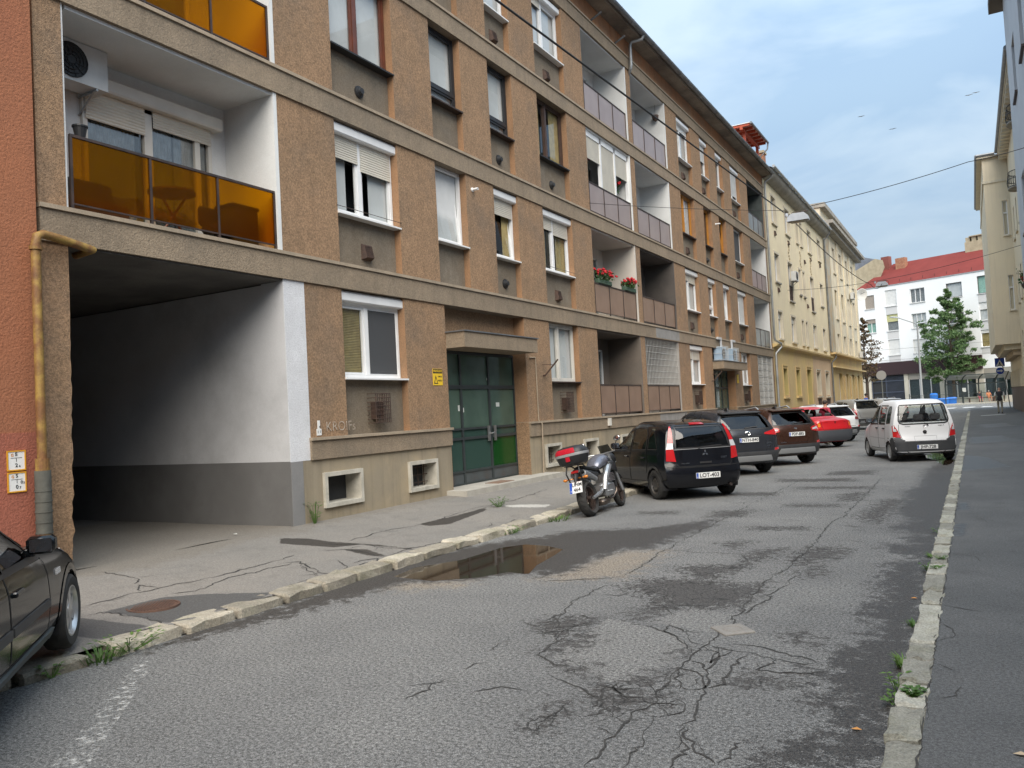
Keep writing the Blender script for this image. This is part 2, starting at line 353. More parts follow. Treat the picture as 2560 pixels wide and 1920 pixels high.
# ================================================================== GROUND
CRACKS= [[(-1.91,19.75),(-1.88,16.14),(-1.89,13.4),(-1.98,13.0),(-1.9,10.98),(-1.92,9.26),(-1.99,8.62),(-1.95,7.59),(-1.91,7.0),(-1.92,6.42),(-1.95,5.96),(-1.93,5.48),(-1.91,5.11),(-1.9,4.84),(-1.91,4.49),(-1.91,4.19),(-1.9,3.88)],[(-1.89,9.27),(-1.74,9.06),(-1.76,8.77),(-1.78,8.33),(-1.84,7.99),(-1.79,7.85),(-1.87,7.4),(-1.93,7.18)],[(-1.73,6.28),(-1.52,6.28),(-1.32,6.18),(-1.05,6.02)],[(-1.92,6.22),(-1.69,6.15),(-1.56,6.1),(-1.38,6.03),(-1.16,5.99),(-1.06,6.01)],[(-1.59,6.09),(-1.58,5.66),(-1.58,5.42),(-1.64,5.26)],[(-1.39,6.02),(-1.43,5.75),(-1.28,5.74),(-0.96,5.86)],[(-1.94,6.21),(-1.8,6.06),(-1.75,5.81),(-1.75,5.63),(-1.67,5.39),(-1.61,5.05),(-1.57,4.72),(-1.6,4.62),(-1.51,4.38),(-1.46,4.06)],[(-1.95,5.96),(-2.11,6.25),(-2.31,6.45),(-2.39,6.66),(-2.18,6.55),(-2.02,6.55)],[(-2.18,6.55),(-2.06,6.22),(-1.94,6.21)],[(-2.61,6.59),(-2.47,6.49),(-2.31,6.45),(-2.1,6.2),(-1.96,6.1)],[(-1.96,5.64),(-1.83,5.56),(-1.75,5.47),(-1.67,5.31),(-1.75,5.22),(-1.88,5.39),(-1.96,5.64)],[(-1.93,5.81),(-1.85,5.81),(-1.76,5.63)],[(-1.92,5.14),(-1.87,5.23),(-1.83,5.29)],[(-1.78,4.82),(-1.76,4.99),(-1.68,4.96),(-1.66,4.83),(-1.73,4.74),(-1.78,4.82)],[(-1.93,5.03),(-1.81,5.04),(-1.75,5.22)],[(-1.73,4.74),(-1.79,4.66),(-1.76,4.38),(-1.74,4.18),(-1.71,3.95)],[(-1.74,4.18),(-1.63,4.15),(-1.6,4.21)],[(-3.54,8.01),(-3.53,7.58),(-3.54,7.18),(-3.42,6.78),(-3.39,6.52),(-3.47,6.31)],[(-3.5,7.51),(-3.22,7.55),(-3.1,7.7)],[(-3.35,6.08),(-3.18,6.11),(-3.09,6.02),(-3.08,5.76),(-3.05,5.52),(-2.82,5.37),(-2.72,5.37),(-2.61,5.34)],[(-2.79,5.21),(-2.6,5.07),(-2.43,4.99),(-2.27,4.86),(-2.13,4.75),(-2.04,4.65)],[(-4.34,7.93),(-4.09,8.09),(-3.76,8.23),(-3.53,8.39),(-3.51,9.02),(-3.6,9.95),(-3.61,10.94),(-3.62,12.48),(-3.63,14.44),(-3.61,17.02),(-3.54,20.09)],[(-3.65,10.08),(-3.17,10.05),(-2.83,10.06),(-2.61,10.05),(-2.46,9.72),(-2.38,9.3)],[(-1.84,6.19),(-1.75,5.81),(-1.71,6.14)],[(-1.6,4.62),(-1.44,4.3),(-1.35,4.25),(-1.27,4.14)],[(-1.24,4.15),(-1.24,4.34),(-1.24,4.49)],[(-3.44,4.34),(-3.4,4.47),(-3.41,4.66),(-3.39,4.86)],[(-3.6,4.6),(-3.43,4.69),(-3.36,4.73)],[(-3.09,4.64),(-3.0,4.75),(-2.93,4.83),(-2.76,4.82)],[(-2.36,4.11),(-2.4,4.3),(-2.38,4.46),(-2.39,4.66)],[(-2.51,4.0),(-2.47,4.07)],[(-3.53,5.5),(-3.45,5.53),(-3.48,5.73),(-3.51,5.94)],[(-3.4,5.03),(-3.42,5.2),(-3.35,5.27)],[(-3.47,6.06),(-3.37,6.16),(-3.17,6.14),(-3.11,6.36)]]
ROUGH= [[(-3.27,8.0),(-3.18,8.39),(-2.79,8.49),(-2.44,8.49),(-2.26,8.28),(-1.98,8.53),(-1.94,7.96),(-1.98,7.44),(-2.2,7.3),(-2.46,7.29),(-2.6,7.1),(-2.68,6.75),(-2.84,6.96),(-2.72,7.14),(-2.82,7.62),(-3.11,7.78)],[(-3.06,9.13),(-2.72,9.27),(-2.41,9.34),(-2.5,9.95),(-2.46,10.33),(-2.21,10.52),(-2.27,9.88),(-2.42,9.73),(-2.34,9.15),(-2.5,8.86),(-2.47,8.4),(-2.73,8.6),(-2.94,8.84)],[(-3.47,6.31),(-3.42,6.58),(-3.07,6.72),(-3.11,6.42),(-3.18,6.11),(-3.28,6.13)],[(-3.04,5.67),(-3.03,6.21),(-2.92,6.19),(-2.84,6.05),(-2.88,5.73),(-2.96,5.65)],[(-2.28,4.89),(-2.3,5.15),(-2.17,5.05),(-1.91,5.07),(-1.91,4.93),(-1.94,4.82),(-2.11,4.69),(-2.22,4.78)],[(-2.15,5.22),(-2.02,5.51),(-1.98,5.39),(-2.03,5.19)],[(-1.52,5.56),(-1.38,5.69),(-1.29,5.49),(-1.39,5.38),(-1.51,5.41)],[(-2.38,4.3),(-2.42,4.47),(-2.39,4.64),(-2.35,4.56),(-2.35,4.38),(-2.38,4.29)],[(-1.94,9.73),(-1.9,10.71),(-1.66,10.76),(-1.57,10.05),(-1.79,9.55)],[(-1.31,5.52),(-1.21,5.56),(-1.14,5.6),(-1.15,5.52),(-1.25,5.47)],[(-2.09,5.96),(-2.03,5.95),(-2.03,5.86)],[(-3.04,10.76),(-2.76,10.96),(-2.76,10.4)],[(-2.75,5.4),(-2.52,5.4),(-2.53,5.3),(-2.66,5.32)],[(-1.72,9.06),(-1.64,9.54),(-1.49,9.12),(-1.63,8.94)],[(-1.9,9.63),(-1.85,9.98),(-1.58,10.78),(-1.4,10.5),(-1.58,9.93)],[(-1.39,6.76),(-1.33,6.76),(-1.17,6.52),(-1.17,6.45),(-1.3,6.58)],[(-0.99,5.32),(-0.87,5.4),(-0.85,5.24),(-0.93,5.21)],[(-1.67,13.53),(-1.44,15.89),(-1.19,15.64),(-1.35,12.81)]]
WET= [[(-1.04,4.24),(-1.09,4.45),(-1.04,4.62),(-0.82,4.74),(-0.8,4.88),(-0.83,5.04),(-0.79,5.11),(-0.81,5.26),(-0.92,5.45),(-1.02,5.71),(-1.06,5.77),(-1.01,6.03),(-1.04,6.15),(-1.02,6.34),(-0.84,6.64),(-0.9,6.72),(-0.77,7.14),(-0.96,7.49),(-1.01,7.54),(-0.93,7.97),(-0.86,8.51),(-0.96,8.73),(-0.93,8.99),(-1.0,9.16),(-0.87,9.47),(-1.01,9.8),(-0.69,10.09),(-0.74,10.35),(-1.0,10.53),(-1.14,11.07),(-0.78,11.14),(-0.94,11.6),(-0.74,11.93),(-1.18,12.49),(-0.93,13.24),(-1.21,14.0),(-1.19,15.64),(-1.25,17.36),(-1.1,18.02),(-1.12,21.22),(-0.39,21.14),(-0.44,12.78),(-0.47,8.7),(-0.48,6.81),(-0.48,5.76),(-0.48,4.47)],[(-5.8,10.69),(-5.57,11.43),(-4.64,11.76),(-4.22,12.2),(-3.73,13.07),(-3.62,12.11),(-3.78,11.06),(-3.83,10.17),(-4.1,10.11),(-4.24,9.43),(-4.18,8.52),(-4.45,8.14)],[(-6.48,6.21),(-6.56,6.88),(-6.63,7.67),(-6.69,8.35),(-6.48,9.61),(-5.95,10.66),(-5.34,11.11),(-4.13,8.54),(-4.56,8.43),(-4.82,8.15),(-5.04,7.89),(-5.49,7.57),(-5.8,7.48),(-5.85,7.09),(-5.94,6.58),(-5.99,5.97),(-5.95,5.7)],[(-6.28,4.53),(-6.48,5.06),(-6.53,5.51),(-6.46,5.9),(-6.43,6.39),(-5.95,5.91),(-6.09,5.45),(-6.19,5.12),(-6.24,4.77)]]
DUST= [[(-4.4,8.06),(-4.24,9.43),(-4.12,9.91),(-3.6,10.09),(-3.53,9.12),(-3.51,8.4),(-4.09,8.09)],[(-5.91,7.16),(-5.8,7.48),(-5.12,7.86),(-5.07,7.49),(-5.57,7.17)]]
SLAB= [[(-2.7,7.74),(-2.69,8.16),(-2.27,8.19),(-2.26,7.64),(-2.48,7.5)],[(-2.57,6.72),(-2.5,7.0),(-2.36,7.28),(-1.94,7.18),(-1.91,6.82),(-1.96,6.57),(-2.4,6.69)],[(-2.92,5.52),(-2.92,5.82),(-2.96,6.41),(-2.97,6.72),(-2.73,6.67),(-2.31,6.45),(-2.02,6.13),(-2.06,5.56),(-2.15,5.22),(-2.3,5.15),(-2.51,5.31)]]
PUDDLE= [(-6.3,8.32),(-6.0,8.89),(-5.95,9.87),(-5.72,10.22),(-5.31,10.15),(-4.95,9.94),(-4.85,9.42),(-4.77,8.82),(-4.59,8.26),(-4.92,8.33),(-5.1,7.97),(-5.29,7.82),(-5.55,7.65),(-5.96,7.69),(-6.21,7.73)]
PCRACKS= [[(-7.93,4.98),(-7.95,5.32),(-7.94,5.63),(-7.9,5.84),(-7.87,6.28),(-7.83,6.77),(-7.89,7.88)],[(-8.01,5.64),(-8.26,5.83),(-7.93,5.82)],[(-9.25,6.02),(-8.89,6.05),(-8.49,6.0),(-8.31,5.85)],[(-7.58,4.75),(-7.58,4.94),(-7.3,4.98),(-6.8,5.0),(-6.64,4.89)],[(-7.56,7.55),(-7.63,6.46),(-7.44,5.94),(-7.6,5.73)],[(-6.76,4.6),(-6.68,4.74),(-6.64,4.89)],[(-6.62,5.91),(-6.54,6.2),(-6.68,6.39),(-6.69,6.67)],[(-7.95,9.01),(-8.04,9.72),(-8.0,10.1),(-7.9,10.73),(-8.11,12.68),(-8.0,13.83),(-8.25,15.84)],[(-7.7,7.41),(-7.58,7.6),(-7.03,7.36),(-6.66,7.18),(-6.66,7.39)],[(-7.48,7.53),(-7.0,7.21),(-6.72,7.1)],[(-7.19,7.93),(-6.77,7.56),(-6.75,7.8),(-6.76,8.15)],[(-6.73,6.46),(-6.76,6.82),(-6.71,7.05),(-6.69,7.27)],[(-6.86,7.86),(-6.91,8.01),(-6.84,8.24),(-6.59,8.0)],[(-7.79,8.28),(-7.53,8.55),(-6.87,8.35),(-6.74,8.49)],[(-8.15,8.67),(-7.63,8.87),(-7.0,8.83),(-6.84,9.06)],[(-6.89,10.86),(-6.83,11.08),(-7.03,11.38)],[(-6.72,11.34),(-6.81,11.92)],[(-6.71,8.31),(-6.84,8.77),(-6.82,9.07),(-6.76,9.4),(-6.68,10.42)]]
PDARK= [[(-9.01,8.7),(-8.66,8.88),(-8.11,8.85),(-7.39,8.99),(-6.8,9.0),(-6.75,8.89),(-7.08,8.93),(-7.63,8.87),(-7.83,8.54),(-8.7,8.39)],[(-7.66,8.49),(-7.35,8.65),(-6.77,8.41),(-7.03,8.33)],[(-7.96,10.7),(-7.92,11.8),(-7.99,12.87),(-7.78,12.46),(-7.52,10.93),(-7.72,10.62)]]
PLIGHT= [[(-7.84,13.08),(-7.66,13.44),(-7.09,13.73),(-7.04,13.35),(-7.58,13.08)]]
PATCH_DARK=[(-7.56,4.94),(-7.55,5.58),(-7.26,5.91),(-6.66,6.32),(-6.62,6.05),(-6.62,5.2),(-6.66,4.99),(-6.8,5.0),(-7.3,4.98)]

KX0, KX1 = -6.45, -6.62      # left kerb: road edge, pavement edge
FX = -9.6                    # left facade plane
def pave_z(x): return 0.085 + 0.055*max(0.0, min(1.0, (KX1-x)/(KX1-FX)))*3.0

def poly_mask(P, polys, soft=0.16):
    """0..1 field: 0.5 on the outline of the polygons, 1 well inside"""
    res = np.zeros(len(P))
    for poly in polys:
        q = np.array(poly); n = len(q)
        lo, hi = q.min(0)-soft, q.max(0)+soft
        idx = np.where((P[:, 0] > lo[0]) & (P[:, 0] < hi[0]) & (P[:, 1] > lo[1]) & (P[:, 1] < hi[1]))[0]
        if not len(idx): continue
        p = P[idx]; dmin = np.full(len(idx), 9.0); ins = np.zeros(len(idx), bool)
        for i in range(n):
            a, b = q[i], q[(i+1) % n]; ab = b-a
            t = np.clip(((p-a) @ ab)/max(ab @ ab, 1e-9), 0, 1)
            dmin = np.minimum(dmin, np.linalg.norm(p-(a+t[:, None]*ab), axis=1))
            c = ((a[1] > p[:, 1]) != (b[1] > p[:, 1]))
            with np.errstate(divide='ignore', invalid='ignore'):
                xi = (b[0]-a[0])*(p[:, 1]-a[1])/(b[1]-a[1]+1e-12)+a[0]
            ins ^= c & (p[:, 0] < xi)
        d = np.where(ins, dmin, -dmin)
        res[idx] = np.maximum(res[idx], np.clip(0.5+0.5*d/soft, 0, 1))
    return res

def sheet(name, x0, x1, y0, y1, step, zf, m, masks=None, parent=None, ystep=None):
    xs = np.linspace(x0, x1, max(2, int(round((x1-x0)/step))+1)); ys = np.linspace(y0, y1, max(2, int(round((y1-y0)/(ystep or step)))+1))
    X, Y = np.meshgrid(xs, ys); P = np.stack([X.ravel(), Y.ravel()], 1)
    Zv = zf(P)
    nx, ny = len(xs), len(ys)
    i = (np.arange(ny-1)[:, None]*nx+np.arange(nx-1)).ravel()
    F_ = np.stack([i, i+1, i+nx+1, i+nx], 1)
    me = bpy.data.meshes.new(name); me.from_pydata(np.column_stack([P, Zv]).tolist(), [], F_.tolist()); me.materials.append(m)
    if masks is not None:
        ca = me.color_attributes.new('mask', 'FLOAT_COLOR', 'POINT')
        ca.data.foreach_set('color', np.ascontiguousarray(masks(P), dtype=np.float32).ravel())
    me.polygons.foreach_set('use_smooth', [True]*len(me.polygons)); me.update()
    return link(name, me, parent)

def asphalt(name, base, base2, layers, spk=0.35, spscale=150.0, rough=0.9, bump=0.5, craze=None):
    """layers: (attribute channel, colour, roughness, edge raggedness)"""
    m, N, L, b = nt(name)
    g = N.new('ShaderNodeNewGeometry'); vec = g.outputs['Position']
    def noise(s, d=4.0, r=0.6):
        n = N.new('ShaderNodeTexNoise'); n.inputs['Scale'].default_value = s; n.inputs['Detail'].default_value = d; n.inputs['Roughness'].default_value = r
        L.new(vec, n.inputs['Vector']); return n.outputs['Fac']
    def rng(f, a, c, o0=0.0, o1=1.0):
        q = N.new('ShaderNodeMapRange'); q.inputs[1].default_value = a; q.inputs[2].default_value = c; q.inputs[3].default_value = o0; q.inputs[4].default_value = o1
        L.new(f, q.inputs[0]); return q.outputs[0]
    def mix(f, a, c):
        x = N.new('ShaderNodeMixRGB'); L.new(f, x.inputs[0])
        for i, q in ((1, a), (2, c)):
            if isinstance(q, tuple): x.inputs[i].default_value = rgba(q)
            else: L.new(q, x.inputs[i])
        return x.outputs[0]
    cur = mix(rng(noise(0.55, 5), 0.35, 0.65), base, base2)
    cur = mix(rng(noise(3.2, 4), 0.52, 0.72, 0, 0.35), cur, tuple(c*0.6 for c in base))
    rcur = None
    at = N.new('ShaderNodeAttribute'); at.attribute_name = 'mask'
    sp = N.new('ShaderNodeSeparateColor'); L.new(at.outputs['Color'], sp.inputs[0])
    chan = {'r': sp.outputs[0], 'g': sp.outputs[1], 'b': sp.outputs[2], 'a': at.outputs['Alpha']}
    nf0 = noise(7.0, 6, 0.7); nf1 = noise(75.0, 2, 0.6); na = N.new('ShaderNodeMath'); na.operation = 'MULTIPLY_ADD'; L.new(nf1, na.inputs[0]); na.inputs[1].default_value = 0.45; L.new(nf0, na.inputs[2]); nb_ = N.new('ShaderNodeMath'); nb_.operation = 'SUBTRACT'; L.new(na.outputs[0], nb_.inputs[0]); nb_.inputs[1].default_value = 0.225; nf = nb_.outputs[0]
    rv = N.new('ShaderNodeValue'); rv.outputs[0].default_value = rough; rcur = rv.outputs[0]
    ng = noise(11.0, 9, 0.78)
    for ch, col, rg, rag in layers:
        ad = N.new('ShaderNodeMath'); ad.operation = 'MULTIPLY_ADD'; L.new(ng if ch == 'g' else nf, ad.inputs[0]); ad.inputs[1].default_value = rag*2.6; L.new(chan[ch], ad.inputs[2])
        wd = 0.5 if ch == 'b' else 0.14; f = rng(ad.outputs[0], 0.5-wd/2+rag*1.3, 0.5+wd/2+rag*1.3)
        cur = mix(f, cur, col)
        mr = N.new('ShaderNodeMix'); L.new(f, mr.inputs[0]); L.new(rcur, mr.inputs[2]); mr.inputs[3].default_value = rg; rcur = mr.outputs[0]
    if craze:
        wv = N.new('ShaderNodeVectorMath'); wv.operation = 'MULTIPLY_ADD'; nc = N.new('ShaderNodeTexNoise'); nc.inputs['Scale'].default_value = 5.0; nc.inputs['Detail'].default_value = 4; L.new(vec, nc.inputs['Vector'])
        L.new(nc.outputs['Color'], wv.inputs[0]); wv.inputs[1].default_value = (0.25, 0.25, 0.0); L.new(vec, wv.inputs[2])
        vo = N.new('ShaderNodeTexVoronoi'); vo.feature = 'DISTANCE_TO_EDGE'; vo.inputs['Scale'].default_value = 5.5; L.new(wv.outputs[0], vo.inputs['Vector'])
        ln = rng(vo.outputs['Distance'], 0.012, 0.035, 1.0, 0.0)
        big = noise(0.8, 3); ar = N.new('ShaderNodeMath'); ar.operation = 'MULTIPLY_ADD'; L.new(chan[craze], ar.inputs[0]); ar.inputs[1].default_value = 0.9; L.new(big, ar.inputs[2])
        mm = N.new('ShaderNodeMath'); mm.operation = 'MULTIPLY'; L.new(ln, mm.inputs[0]); L.new(rng(ar.outputs[0], 0.72, 0.95), mm.inputs[1])
        cur = mix(mm.outputs[0], cur, (0.035, 0.034, 0.032))
    s1 = noise(spscale, 2.0, 0.8); s2 = noise(spscale*0.33, 2.0, 0.7)
    for s_, k in ((s1, spk), (s2, spk*0.7)):
        f = rng(s_, 0.32, 0.68, 1.0-k, 1.0+k)
        vm = N.new('ShaderNodeVectorMath'); vm.operation = 'SCALE'; L.new(cur, vm.inputs[0]); L.new(f, vm.inputs['Scale']); cur = vm.outputs['Vector']
    L.new(cur, b.inputs['Base Color']); L.new(rcur, b.inputs['Roughness']); b.inputs['Specular IOR Level'].default_value = 0.4
    bp = N.new('ShaderNodeBump'); bp.inputs['Strength'].default_value = bump; bp.inputs['Distance'].default_value = 0.006
    L.new(s1, bp.inputs['Height']); L.new(bp.outputs[0], b.inputs['Normal'])
    MATS[name] = m
    return m

road_m = asphalt('road_asphalt', (0.178, 0.178, 0.172), (0.136, 0.137, 0.135),
    [('b', (0.220, 0.192, 0.155), 0.9, 0.7), ('a', (0.178, 0.177, 0.170), 0.85, 0.25), ('g', (0.070, 0.067, 0.064), 0.85, 1.25), ('r', (0.052, 0.048, 0.044), 0.6, 0.85)], spk=0.85, spscale=120.0, craze='g', bump=0.8)
pave_m = asphalt('pavement_asphalt', (0.185, 0.178, 0.165), (0.215, 0.202, 0.182),
    [('b', (0.175, 0.160, 0.138), 0.95, 0.7), ('r', (0.085, 0.084, 0.082), 0.85, 0.3), ('a', (0.42, 0.41, 0.38), 0.9, 0.7), ('g', (0.05, 0.045, 0.040), 0.6, 0.5)], spk=0.3)
pave_r_m = asphalt('pavement_dark_asphalt', (0.086, 0.089, 0.090), (0.118, 0.120, 0.120),
    [('r', (0.045, 0.047, 0.048), 0.45, 0.6)], spk=0.5, bump=0.5)

WETB = WET+[[(-0.48, 21.1), (-1.15, 21.2), (-0.9, 24), (-1.2, 26), (-0.95, 29), (-1.3, 33), (-1.0, 40), (-0.9, 60), (-0.48, 60)]]
def road_mask(P):
    g2 = [[(x0, y0), (x0+w, y0+0.1), (x0+w*0.9, y0+h), (x0-0.1, y0+h*0.8)] for x0, y0, w, h in
          [(-4.6, 16.2, 1.1, 0.7), (-3.2, 17.5, 1.3, 0.5), (-4.0, 19.0, 1.6, 0.8), (-2.9, 14.6, 0.8, 0.4), (-3.1, 20.6, 0.9, 1.2), (-3.9, 13.2, 0.5, 0.9), (-5.2, 13.4, 0.6, 0.4), (-2.9, 12.0, 0.7, 0.35), (-2.2, 15.5, 0.25, 1.4)]]
    return np.stack([poly_mask(P, WETB, 0.32), poly_mask(P, ROUGH+g2, 0.34), poly_mask(P, DUST, 0.4), poly_mask(P, SLAB, 0.06)], 1)
def road_z(P):
    return -0.028*np.clip((poly_mask(P, [PUDDLE], 0.28)-0.42)/0.5, 0, 1)
road = sheet('road', KX0, -0.49, 1.5, 26, 0.05, road_z, road_m, road_mask)
setp(road, kind='structure')
zero = lambda P: np.zeros(len(P))
setp(sheet('road', KX0, -0.49, 26, 96, 0.5, zero, road_m, road_mask), kind='structure')
setp(sheet('road', KX0, -0.49, -30, 1.5, 0.5, zero, road_m, road_mask), kind='structure')
setp(sheet('ground', -400, 400, -200, 700, 60, lambda P: np.full(len(P), -0.06), road_m, lambda P: np.zeros((len(P), 4))), kind='structure')
# cross street in front of the white block
cs = MB().add([(-60, 92, -0.012), (60, 92, -0.012), (60, 150, -0.012), (-60, 150, -0.012)], [(0, 1, 2, 3)]).build('cross_street', road_m); setp(cs, kind='structure')

def pave_mask(P):
    return np.stack([poly_mask(P, [PATCH_DARK, [(-7.7, 4.2), (-6.7, 4.4), (-6.75, 4.85), (-7.6, 4.7)]], 0.03), poly_mask(P, PDARK, 0.05),
                     poly_mask(P, [[(-9.2, 5.6), (-9.0, 6.5), (-9.1, 7.4), (-9.3, 8.4), (-9.1, 9.3), (-9.55, 9.7), (-9.55, 20), (-14, 20), (-14, 5)], [(-9.62, 9.5), (-9.35, 9.5), (-9.3, 14), (-9.62, 14)]], 0.3), poly_mask(P, PLIGHT, 0.08)], 1)
def pz(P): return np.array([pave_z(x) for x in P[:, 0]])
pv = sheet('pavement_left', FX, KX1+0.05, 2.0, 24, 0.07, pz, pave_m, pave_mask); setp(pv, kind='structure')
setp(sheet('pavement_left', FX, KX1+0.05, 24, 90, 0.5, pz, pave_m, pave_mask), kind='structure')
setp(sheet('pavement_left', FX, KX1+0.05, -30, 2.0, 0.5, pz, pave_m, pave_mask), kind='structure')
setp(sheet('passage_floor', -26, FX, 5.5, 10.2, 0.15, lambda P: np.full(len(P), 0.25)+0.012*np.sin(P[:, 0]*2.1)*np.sin(P[:, 1]*3), pave_m, pave_mask), kind='structure')
def prm(P): return np.stack([poly_mask(P, [[(-0.34, 20), (0.6, 21), (0.2, 24), (-0.34, 25)], [(-0.3, 30), (1.2, 31), (0.9, 35), (-0.3, 34)], [(0.2, 42), (1.6, 43), (1.4, 47), (0.1, 46)], [(-0.33, 11), (-0.2, 11.2), (-0.22, 12.2), (-0.33, 12.0)], [(-0.33, 13.5), (-0.15, 13.6), (-0.2, 14.6), (-0.33, 14.2)]], 0.12)]+[np.zeros(len(P))]*3, 1)
pr = sheet('pavement_right', -0.34, 2.95, 1.0, 30, 0.1, lambda P: np.full(len(P), 0.12), pave_r_m, prm); setp(pr, kind='structure')
setp(sheet('pavement_right', -0.34, 2.95, 30, 86, 0.5, lambda P: np.full(len(P), 0.12), pave_r_m, prm), kind='structure')
setp(sheet('pavement_right', -0.34, 2.95, -30, 1.0, 0.5, lambda P: np.full(len(P), 0.12), pave_r_m, prm), kind='structure')

# kerb stones, each its own block, children of their pavement
stone_l = mat('kerb_granite_worn', (0.37, 0.34, 0.275), 0.95, c2=(0.28, 0.255, 0.205), nscale=4, grain=0.3, gscale=55, bump=0.8, bscale=40, bdist=0.012, stain=(0.17, 0.17, 0.11), stain_amt=0.7, sscale=3, objvar=0.22)
stone_r = mat('kerb_granite', (0.33, 0.325, 0.28), 0.95, c2=(0.27, 0.265, 0.225), nscale=5, grain=0.35, gscale=70, bump=0.8, bscale=60, bdist=0.01, stain=(0.20, 0.20, 0.13), stain_amt=0.6, sscale=4, objvar=0.22)
def stone_mesh(name, w, h, m, seed):
    rs = random.Random(seed); bm = bmesh.new(); bmesh.ops.create_cube(bm, size=1)
    bmesh.ops.bevel(bm, geom=list(bm.edges), offset=0.045, segments=1, affect='EDGES'); bmesh.ops.subdivide_edges(bm, edges=[e for e in bm.edges if e.calc_length() > 0.5], cuts=2, use_grid_fill=True)
    for v in bm.verts:
        k = mnoise.noise(Vector(v.co)*3+Vector((seed*7.1, 0, 0)))
        v.co = Vector((v.co.x*w*(1+0.10*k), v.co.y*(1+0.05*k), v.co.z*h))+Vector((rs.uniform(-1, 1)*0.012, rs.uniform(-1, 1)*0.012, (rs.uniform(-1, 1)*0.012-0.01*k) if v.co.z > 0 else 0))
    me = bpy.data.meshes.new(name); bm.to_mesh(me); bm.free(); me.materials.append(m)
    return me
ST_L = [stone_mesh('kerb_stone', 0.31, 0.30, stone_l, s) for s in range(6)]
ST_R = [stone_mesh('kerb_stone', 0.17, 0.34, stone_r, s+20) for s in range(6)]
rs = random.Random(3)
y = 2.2
while y < 42:
    ln = rs.uniform(0.42, 0.8); ztop = 0.102+0.008*math.sin(y)
    if 4.28 < y+ln/2 < 4.6: y += ln*0.45; continue
    link('kerb_stone', ST_L[rs.randrange(6)], pv, loc=(-6.575+rs.uniform(-0.015, 0.015), y+ln/2, ztop-0.15+rs.uniform(-0.012, 0.01)), rot=(rs.uniform(-0.02, 0.02), 0.03+rs.uniform(-0.05, 0.05), rs.uniform(-0.03, 0.03)), scale=(1, ln*0.93, 1))
    y += ln
y = 1.6
while y < 74:
    ln = rs.uniform(0.34, 0.72) if y < 24 else rs.uniform(0.8, 1.2)
    link('kerb_stone', ST_R[rs.randrange(6)], pr, loc=(-0.418+rs.uniform(-0.008, 0.008), y+ln/2, -0.045+rs.uniform(-0.008, 0.008)), rot=(rs.uniform(-0.012, 0.012), rs.uniform(-0.04, 0.04), rs.uniform(-0.02, 0.02)), scale=(1, ln*0.905, 1))
    y += ln

MB().add([(-6.68, 1.0, 0.045), (-6.43, 1.0, 0.012), (-6.43, 42, 0.012), (-6.68, 42, 0.045)], [(0, 1, 2, 3)]).build('kerb_bed', mat('kerb_soil', (0.10, 0.088, 0.07), 0.95, c2=(0.07, 0.062, 0.05), nscale=6, grain=0.3, gscale=60), pv, fix=False)
# cracks: thin dark openings in the asphalt
crack_m = mat('crack_fill', (0.030, 0.029, 0.028), 0.95, c2=(0.06, 0.058, 0.054), nscale=20)
def ribbons(polys, wmin, wmax, zf, seed, jit=0.045, branches=True):
    rs = random.Random(seed); b = MB(); todo = [(p, 1.0) for p in polys]
    while todo:
        poly, k = todo.pop()
        pts = []
        for (a, c) in zip(poly[:-1], poly[1:]):
            n = max(1, int(math.dist(a, c)/0.045))
            for i in range(n): pts.append((a[0]+(c[0]-a[0])*i/n, a[1]+(c[1]-a[1])*i/n))
        pts.append(poly[-1])
        off = rs.uniform(0, 99); out = []
        for i, p in enumerate(pts):
            e = min(1, i/3, (len(pts)-1-i)/3)+0.15
            nx = mnoise.noise((p[0]*5+off, p[1]*5, 0))*jit*1.3+mnoise.noise((p[0]*19+off, p[1]*19, 3))*jit*0.8
            ny = mnoise.noise((p[0]*5+off, p[1]*5, 7))*jit*1.3+mnoise.noise((p[0]*19+off, p[1]*19, 9))*jit*0.8
            out.append((p[0]+nx, p[1]+ny, (wmin+(wmax-wmin)*max(0, 0.45+1.1*mnoise.noise((p[0]*3+off, p[1]*3, 11))))*k*min(1, e)))
        L_, R_ = [], []
        for i, (px, py, w) in enumerate(out):
            a, c = out[max(0, i-1)], out[min(len(out)-1, i+1)]
            tx, ty = c[0]-a[0], c[1]-a[1]; d = math.hypot(tx, ty) or 1
            L_.append((px-ty/d*w/2, py+tx/d*w/2)); R_.append((px+ty/d*w/2, py-tx/d*w/2))
        v = [(q[0], q[1], zf(q[0])) for q in L_]+[(q[0], q[1], zf(q[0])) for q in R_]; n = len(L_)
        b.add(v, [(i, n+i, n+i+1, i+1) for i in range(n-1)])
        if branches and k > 0.5:
            for i in range(4, n-4):
                if rs.random() < 0.085:
                    a_ = rs.uniform(0, 2*PI); ln = rs.uniform(0.08, 0.35)
                    p0 = out[i][:2]; p1 = (p0[0]+math.cos(a_)*ln*0.5, p0[1]+math.sin(a_)*ln*0.5); a_ += rs.uniform(-0.6, 0.6)
                    todo.append(([p0, p1, (p1[0]+math.cos(a_)*ln*0.5, p1[1]+math.sin(a_)*ln*0.5)], 0.45))
    return b
extra = []
for poly in ROUGH[:3]+ROUGH[4:5]:
    c = np.mean(poly, 0)
    for _ in range(9):
        q = c+(np.array(poly[rs.randrange(len(poly))])-c)*rs.uniform(0.5, 1.25); a = rs.uniform(0, PI); d = np.array([math.cos(a), math.sin(a)])*rs.uniform(0.1, 0.28)
        extra.append([tuple(q-d), tuple(q+d*0.2+np.array([rs.uniform(-.04, .04), rs.uniform(-.04, .04)])), tuple(q+d)])
